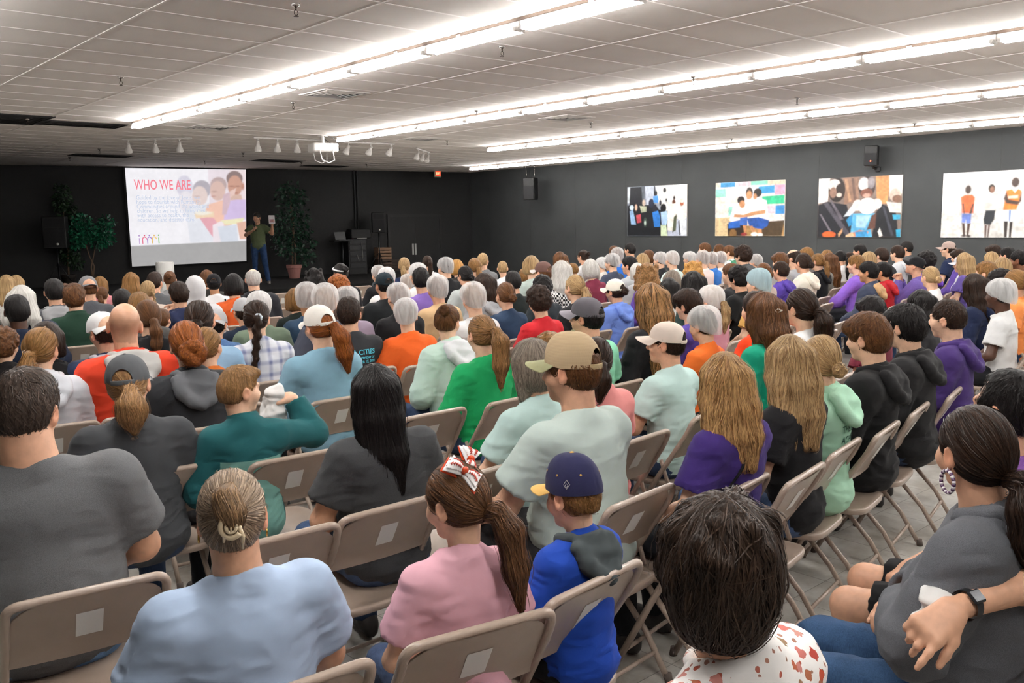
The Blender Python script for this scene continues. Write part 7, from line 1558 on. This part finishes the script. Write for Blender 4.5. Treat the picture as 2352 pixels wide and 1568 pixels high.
    if o.get('hoop'):
        n = 26; c = V3(-.088, -.012, -.075)
        for k, (nm, col) in enumerate((('earring', '#e6dfe4'), ('earring', '#5a3f5e'))):
            mb = MB()
            for q in range(k, n, 2):
                a0 = 2 * math.pi * q / n; a1 = 2 * math.pi * (q + 1) / n; f = lambda a: c + V3(0, math.cos(a) * .026, math.sin(a) * .030); mb.tube([f(a0), f((a0 + a1) / 2), f(a1)], .0052, 8)
            if k == 0: mb.tube([c + V3(0, 0, .03), c + V3(.003, 0, .042)], .002, 6)
            hlink(r, J, nm, mb.mesh(nm, True), gloss(col))
    if o.get('bows'):
        for k, (c, ax) in enumerate(((V3(-.034, -.078, .088), (50, -22, 16)), (V3(.048, -.035, .108), (40, 34, -34)))):
            M = Matrix.Translation(c) @ Euler([R_(a) for a in ax]).to_matrix().to_4x4() @ Matrix.Scale(1.25, 4); e = empty('hair_bow') if False else None; first = None
            for sd in (-1, 1):
                for lay, (L, W, zz) in enumerate(((.046, .026, .006), (.042, .024, .014))):
                    G = []
                    for u in np.linspace(0, 1, 9): G.append([(lay * .004 + v * W * (.25 + .85 * u), sd * (L * u), zz + .012 * math.sin(u * 3.1) * (1 - v * v)) for v in np.linspace(-1, 1, 9)])
                    G = np.array(G); mb = MB(); mb.grid(G); mb.grid(G - V3(0, 0, .0025), True); ob = hlink(r, J, 'bow_loop', mb.mesh('bow_loop', True), cloth('#ece9e8'), M)
                    mb = MB()
                    for u in np.linspace(.35, .9, 5):
                        for v in (-.45, .45):
                            q = lambda uu, vv: (lay * .004 + vv * W * (.25 + .85 * uu), sd * L * uu, zz + .0018 + .012 * math.sin(uu * 3.1) * (1 - vv * vv)); mb.tube([q(u - .09, v - .18), q(u, v), q(u - .09, v + .18)], .0011, 5)
                    mb.tube([q(u, .45 + 0 * u) for u in np.linspace(.3, .97, 8)], .0008, 5); mb.tube([q(u, -.45) for u in np.linspace(.3, .97, 8)], .0008, 5); link('stitching', mb.mesh('stitching', True), ob, plain('red_stitch', '#c23a26', .6))
                G = np.array([[(v * .02 * (.5 + u), sd * .05 * u, -.004 + .004 * u) for v in (-1, 0, 1)] for u in np.linspace(0, 1, 4)]); mb = MB(); mb.grid(G); mb.grid(G - V3(0, 0, .002), True); hlink(r, J, 'bow_tail', mb.mesh('bow_tail', True), plain('glitter_red', '#cf4a26', .3), M)
            mb = MB(); mb.box((.002, 0, .016), (.018, .016, .022), bev=.006); hlink(r, J, 'bow_knot', mb.mesh('bow_knot', True), plain('glitter_red', '#cf4a26', .3), M)
    if o.get('hat') and len(o['hat']) > 2 and o['hat'][2].get('logo'):
        cr = kid(r, 'cap'); t = bvh_of(cr)
        for a, f in ((150, .55), (-150, .55), (90, .6), (-90, .6), (-40, .62), (40, .62)):
            d = Vector((math.sin(R_(a)) * math.cos(f), math.cos(R_(a)) * math.cos(f), math.sin(f))); h = t.ray_cast(Vector((0, -.014, .03)) + d * .3, -d)
            if h[0]: mb = MB(); mb.lathe([(.0012, .001), (.0042, .0008), (.0045, 0), (.004, -.001)], seg=10); e = link('eyelet', mb.mesh('eyelet', True), cr, cloth('#d3a95f')); e.matrix_basis = Matrix.Translation(h[0]) @ (-h[1] if h[1].dot(d) < 0 else h[1]).to_track_quat('Z', 'Y').to_matrix().to_4x4()
        mb = MB(); q = .016; mb.tube([(0, q, 0), (q * .62, 0, 0), (0, -q, 0), (-q * .62, 0, 0), (0, q, 0)], .0012, 4); mb.tube([(-.005, -.005, 0), (.0, .004, 0), (.005, -.003, 0), (.0, -.010, 0)], .0013, 4); m = mb.mesh('badge')
        decal(r, cr, m, (-.5, .045, .058), (0, -1, 0), (0, .1, 1), (1, -.25, 0), cloth('#d9d7d2'), 'badge', .001)
        hd = kid(r, 'hoodie'); m = text_mesh('FREEDOM', .020, sx=.9, align='CENTER', bold=.0005)
        S, E = J['S'][-1], J['E'][-1]; c = S + (E - S) * .60; d = Vector((.86, .45, 0)); ux = Vector((.45, -.86, 0)); gm = cloth('#b79a5e')
        decal(r, hd, m, c - V3(0, 0, .03), ux, (0, 0, 1), d, cloth('#6f7f9c'), 'sleeve_lettering')
        mb = MB()
        for sg in (1, -1): T = np.linspace(math.pi * .12, math.pi * .88, 12); mb.tube([(math.cos(t) * .021, sg * (.017 - math.sin(t) * .024), 0) for t in T], [.0035 + .0025 * abs(math.cos(t)) for t in T], 5)
        decal(r, hd, mb.mesh('emblem'), c, ux, (0, 0, 1), d, gm, 'sleeve_emblem')
    if o.get('watch'):
        E, W = o['_wr']; d = (W - E) / np.linalg.norm(W - E); c = W - d * .045; up = V3(-.45, -.45, .77); up = up - d * (up @ d); up /= np.linalg.norm(up); sd = np.cross(d, up); Rm = np.stack([d, sd, up], 1)
        mb = MB(); mb.tube([c + (sd * math.cos(t) * .0345 + up * math.sin(t) * .031) for t in np.linspace(0, 2 * math.pi, 28, endpoint=False)], .0055, 8, closed=True); mb2 = MB(); mb2.tube([c + d * q for q in (-.011, .011)], .0365, 26, cap=False); b = link('watch_band', mb2.mesh('watch_band', True), r, plain('watch_band', '#1b1c1f', .5))
        mb = MB(); mb.box(c + up * .0375, (.040, .034, .010), rot=Rm, bev=.004); link('watch_case', mb.mesh('watch_case', False), b, plain('watch_case', '#2b2d31', .2, .6))
def prints(kind, r, J, p):
    ux, uy, d = (1, 0, 0), (0, 0, 1), (0, 1, 0); t = lambda *a, **k: text_mesh(*a, align='CENTER', **k)
    if kind == 'ad':
        h = kid(r, 'shirt'); bl = cloth('#58b4c8'); wh = cloth('#c9c9c9')
        for txt, z, sz, m in (('MA.CITIES', .905, .050, bl), ('COMMUNITY DAY OF', .872, .022, bl), ('SEPTEMBER 17, 2022', .842, .026, bl)): decal(r, h, t(txt, sz, sx=1.0, bold=.0012), (0.01, 0, z), ux, uy, d, m, 'back_lettering')
        rg = random.Random(5)
        for row, z in enumerate((.80, .765, .73, .695, .66, .625)):
            for x in ((-.085, 0, .085) if row % 2 == 0 else (-.05, .055)):
                mb = MB(); w, hh = rg.uniform(.03, .06), rg.uniform(.007, .014); mb.add([(x - w / 2, -hh / 2, 0), (x + w / 2, -hh / 2, 0), (x + w / 2, hh / 2, 0), (x - w / 2, hh / 2, 0)], [[0, 1, 2, 3]]); decal(r, h, mb.mesh('m'), (0.01, 0, z), ux, uy, d, wh, 'sponsor_mark')
    elif kind == 'pu':
        h = kid(r, 'shirt'); wh = cloth('#d9d4de'); mb = MB(); mb.add([(-.07, -.018, 0), (.07, -.018, 0), (.07, .018, 0), (-.07, .018, 0)], [[0, 1, 2, 3]]); decal(r, h, mb.mesh('m'), (.04, 0, .90), ux, uy, d, wh, 'back_panel'); decal(r, h, t('HOUSE', .036, bold=.001), (.04, 0, .888), ux, uy, d, cloth('#7a5fa6'), 'back_lettering', .006)
        mb = MB(); mb.tube([(math.cos(a) * .05, math.sin(a) * .05, 0) for a in np.linspace(0, 6.28, 20)], .012, 4); mb.tube([(0, -.05, 0), (0, -.11, 0)], .014, 4); decal(r, h, mb.mesh('m'), (.04, 0, .80), ux, uy, d, cloth('#3c2f5c'), 'back_emblem'); decal(r, h, t('GOLD', .04, bold=.001), (.04, 0, .66), ux, uy, d, wh, 'back_lettering')
    elif kind == 'nv':
        h = kid(r, 'hoodie'); wh = cloth('#d0d0d2')
        for q, (x, z) in enumerate(((.05, .74), (.10, .74), (.05, .70), (.10, .70), (.07, .665))): mb = MB(); mb.lathe([(.001, 0), (.018, .001), (.019, 0)], seg=10); m = mb.mesh('m'); decal(r, h, m, (x, 0, z), ux, uy, d, wh, 'back_emblem')
    elif kind == 'mint':
        h = kid(r, 'hoodie'); g = cloth('#2f5a48')
        for k, ln in enumerate(('THE BODY', 'ACHIEVES', 'WHAT THE', 'MIND BELIEVES')): decal(r, h, text_mesh(ln, .050 if k < 3 else .036, sx=.86, bold=.0006), (-.07, 0, .845 - .052 * k), ux, uy, d, g if k < 3 else cloth('#1f6a3c'), 'back_lettering')
def empties():
    E = [(535, 702, 'behind the orange sweater'), (530, 716, 'in the empty row behind the orange sweater, second back'), (524, 738, 'third back behind the orange sweater'), (516, 775, 'behind the grey backwards cap'), (652, 675, 'alone before the cardboard box at the aisle'), (637, 712, 'right of the sage green shirt'), (640, 728, 'right of the braid, upper'), (634, 752, 'right of the plaid shirt'), (828, 659, 'before the black cap, by the stage aisle'), (836, 685, 'behind the black cap aisle chair'), (893, 825, 'behind the printed black shirt'), (958, 812, 'behind the bright orange shirt'), (985, 757, 'left of the brown top bun'), (938, 868, 'behind the printed black shirt, one row nearer'), (1020, 868, 'between mint jacket and bright green shirt'), (1000, 952, 'behind the denim knee, with a round mark sticker'), (1200, 800, 'at the left of the frizzy hair'), (1560, 950, 'behind the coral shirt'), (1672, 752, 'between red shirt and orange shirt'), (1812, 618, 'below the cream jacket'), (1700, 595, 'x'), (1872, 672, 'right of the low ponytail, first of the row'), (1900, 700, 'in the empty row right of the low ponytail, middle'), (1935, 690, 'in the empty row right of the low ponytail, upper'), (1925, 745, 'left of the swept brown hair, lower'), (1905, 765, 'left of the swept brown hair, lowest'), (2185, 640, 'behind the bright purple hoodie'), (2155, 642, 'behind the lilac sleeves, dark side'), (2225, 745, 'first of the far right row, by the purple hoodie'), (1140, 1078, 'between the hair bows and the navy cap'), (1640, 1010, 'between the purple shirt and the trucker cap'), (645, 1238, 'right of the claw clip')]
    for x, y, w in E:
        if w == 'x': continue
        q = at_z(x, y, .79); bz = field(x); c_, s_ = math.cos(R_(bz)), math.sin(R_(bz)); P = Vector((q.x - s_ * .23, q.y + c_ * .23)); hit = None
        for r, J, p, s in INFO.values():
            d = P - Vector(r.location[:2]); lx, ly = d.x * c_ + d.y * s_, -d.x * s_ + d.y * c_
            if (lx / .44) ** 2 + (ly / .5) ** 2 < 1: hit = r
        if hit is None: chair(P.x, P.y, R_(bz), 'empty beige folding chair ' + w, 1, near=y > 780)
def speaker():
    F = front(590, 560, 2.2); foot = at_z(600, 651, STAGE); P = at_y(590, 500, foot.y); zt = P.z + (CAM_H - CAM_H); top = at_y(588, 487, foot.y).z
    p = dict(stand=True, w=1.05, hy=-28, hp=0, ar=((.27, .02, .78), (.07, .25, .90), ((-.3, .2, .8), (.8, .5, 0), dict(curl=75))), al=((.33, .02, .80), (.36, .20, 1.02), ((.0, .3, .9), (0, -1, .2), dict(curl=40))), lr=((.10, .01, .50), (.12, -.02, .09)), ll=((.14, .04, .50), (.20, .05, .09)))
    J = skel(p); s = (top - STAGE) / (J['HC'][2] + .128)
    r, J = person('person in an olive shirt and jeans speaking into a microphone on stage', (foot.x - .02, foot.y), R_(150), p, SKN['2'], ('short', '#14110f', '#4a443f', {}), ('tee', '#5f6a4c'), 'denim #2a4168', None, s, 'm', shoes='#8a8580', z=STAGE - .01)
    M = r.matrix_basis; W = Vector(J['W'][1]); mc = M @ (W + Vector((-.03, .03, .06)))
    o = empty('microphone', mc); o.rotation_euler = (R_(-25), R_(12), R_(150)); tag(o, 'black handheld microphone in the hand of the olive shirted speaker', 'microphone'); mb = MB(); mb.tube([(0, 0, -.10), (0, 0, .08)], [.012, .016], 12); mb.build('handle', plain('mic_black', '#141416', .4), o, smooth=True); mb = MB(); mb.lathe([(.001, .135), (.018, .128), (.025, .11), (.022, .09), (.016, .08)], seg=14); mb.build('mic_head', plain('mic_mesh', '#26272a', .5, .5), o, smooth=True)
    W = Vector(J['W'][-1]); b = empty('booklet', M @ (W + Vector((-.0, .07, .12)))); b.rotation_euler = (R_(8), 0, R_(165)); tag(b, 'pale printed booklet held up by the olive shirted speaker', 'booklet'); mb = MB(); mb.box((0, 0, 0), (.15, .012, .21)); mb.build('cover', plain('booklet_paper', '#cfc9cb', .6), b); mb = MB(); mb.box((0, .0068, -.03), (.11, .002, .08)); mb.build('cover_picture', plain('booklet_print', '#a57a86', .6), b); mb = MB(); mb.box((0, -.0068, .0), (.11, .002, .12)); mb.build('back_picture', plain('booklet_print2', '#8f9aa8', .6), b)
def loose():
    def at_d(px, py, D):
        r = ray(px, py); return Vector((0, 0, CAM_H)) + r * (D / (r.x * math.sin(YAW) + r.y * math.cos(YAW)))
    i = next(k for k, a in enumerate(A) if 'teal fleece' in a[3])
    if i in INFO:
        r, J, p, s = INFO[i]; thing_bag('white crumpled paper bag held by the boy in teal fleece', r.matrix_basis @ Vector(J['W'][1] + V3(-.10, .04, -.16)), (.11, .09, .15), 1)
    i = next(k for k, a in enumerate(A) if 'grey bob' in a[3])
    if i in INFO:
        r, J, p, s = INFO[i]; thing_bag('white paper bag on the lap of the woman with a grey bob', r.matrix_basis @ Vector((.0, .28, .60)), (.22, .18, .12), 7)
    i = next(k for k, a in enumerate(A) if 'receding' in a[3])
    if i in INFO:
        r, J, p, s = INFO[i]; thing_bag('white crumpled napkin under the hand with the watch', r.matrix_basis @ Vector(J['W'][-1] + V3(.03, .05, -.085)), (.085, .08, .07), 4, 'paper_napkin')
    box_carton(652, 708, 0.0, 'brown cardboard box on the floor below the empty aisle chair', (.50, .34, .30), -.1); box_carton(815, 648, 0.45, 'flat brown cardboard box on the seat by the stage aisle', (.36, .30, .10), .1) if False else None
def build_all(only=None):
    make_camera()
    vs = SC.view_settings; vs.view_transform = 'Standard'; vs.look = 'None'; vs.exposure = EXPO; vs.gamma = 1.0; vs.use_curve_mapping = False
    w = bpy.data.worlds.new('world'); SC.world = w; w.use_nodes = True; w.node_tree.nodes['Background'].inputs[0].default_value = (.02, .02, .02, 1)
    SC.cycles.max_bounces = 5; SC.cycles.diffuse_bounces = 3; SC.cycles.glossy_bounces = 2; SC.cycles.transparent_max_bounces = 8; SC.cycles.adaptive_threshold = .012; SC.cycles.denoising_prefilter = 'FAST'; SC.cycles.denoising_quality = 'FAST'; SC.cycles.use_denoising = True; SC.cycles.sample_clamp_indirect = 6.0
    room(); lights(); posters(); screen(); sprinklers(); vents(); track_lights(); signs_speakers(); plants(); stage_gear(); speaker()
    audience(only); empties(); loose()
    _C.clear(); gc.collect()
EXPO = 0.68
build_all()
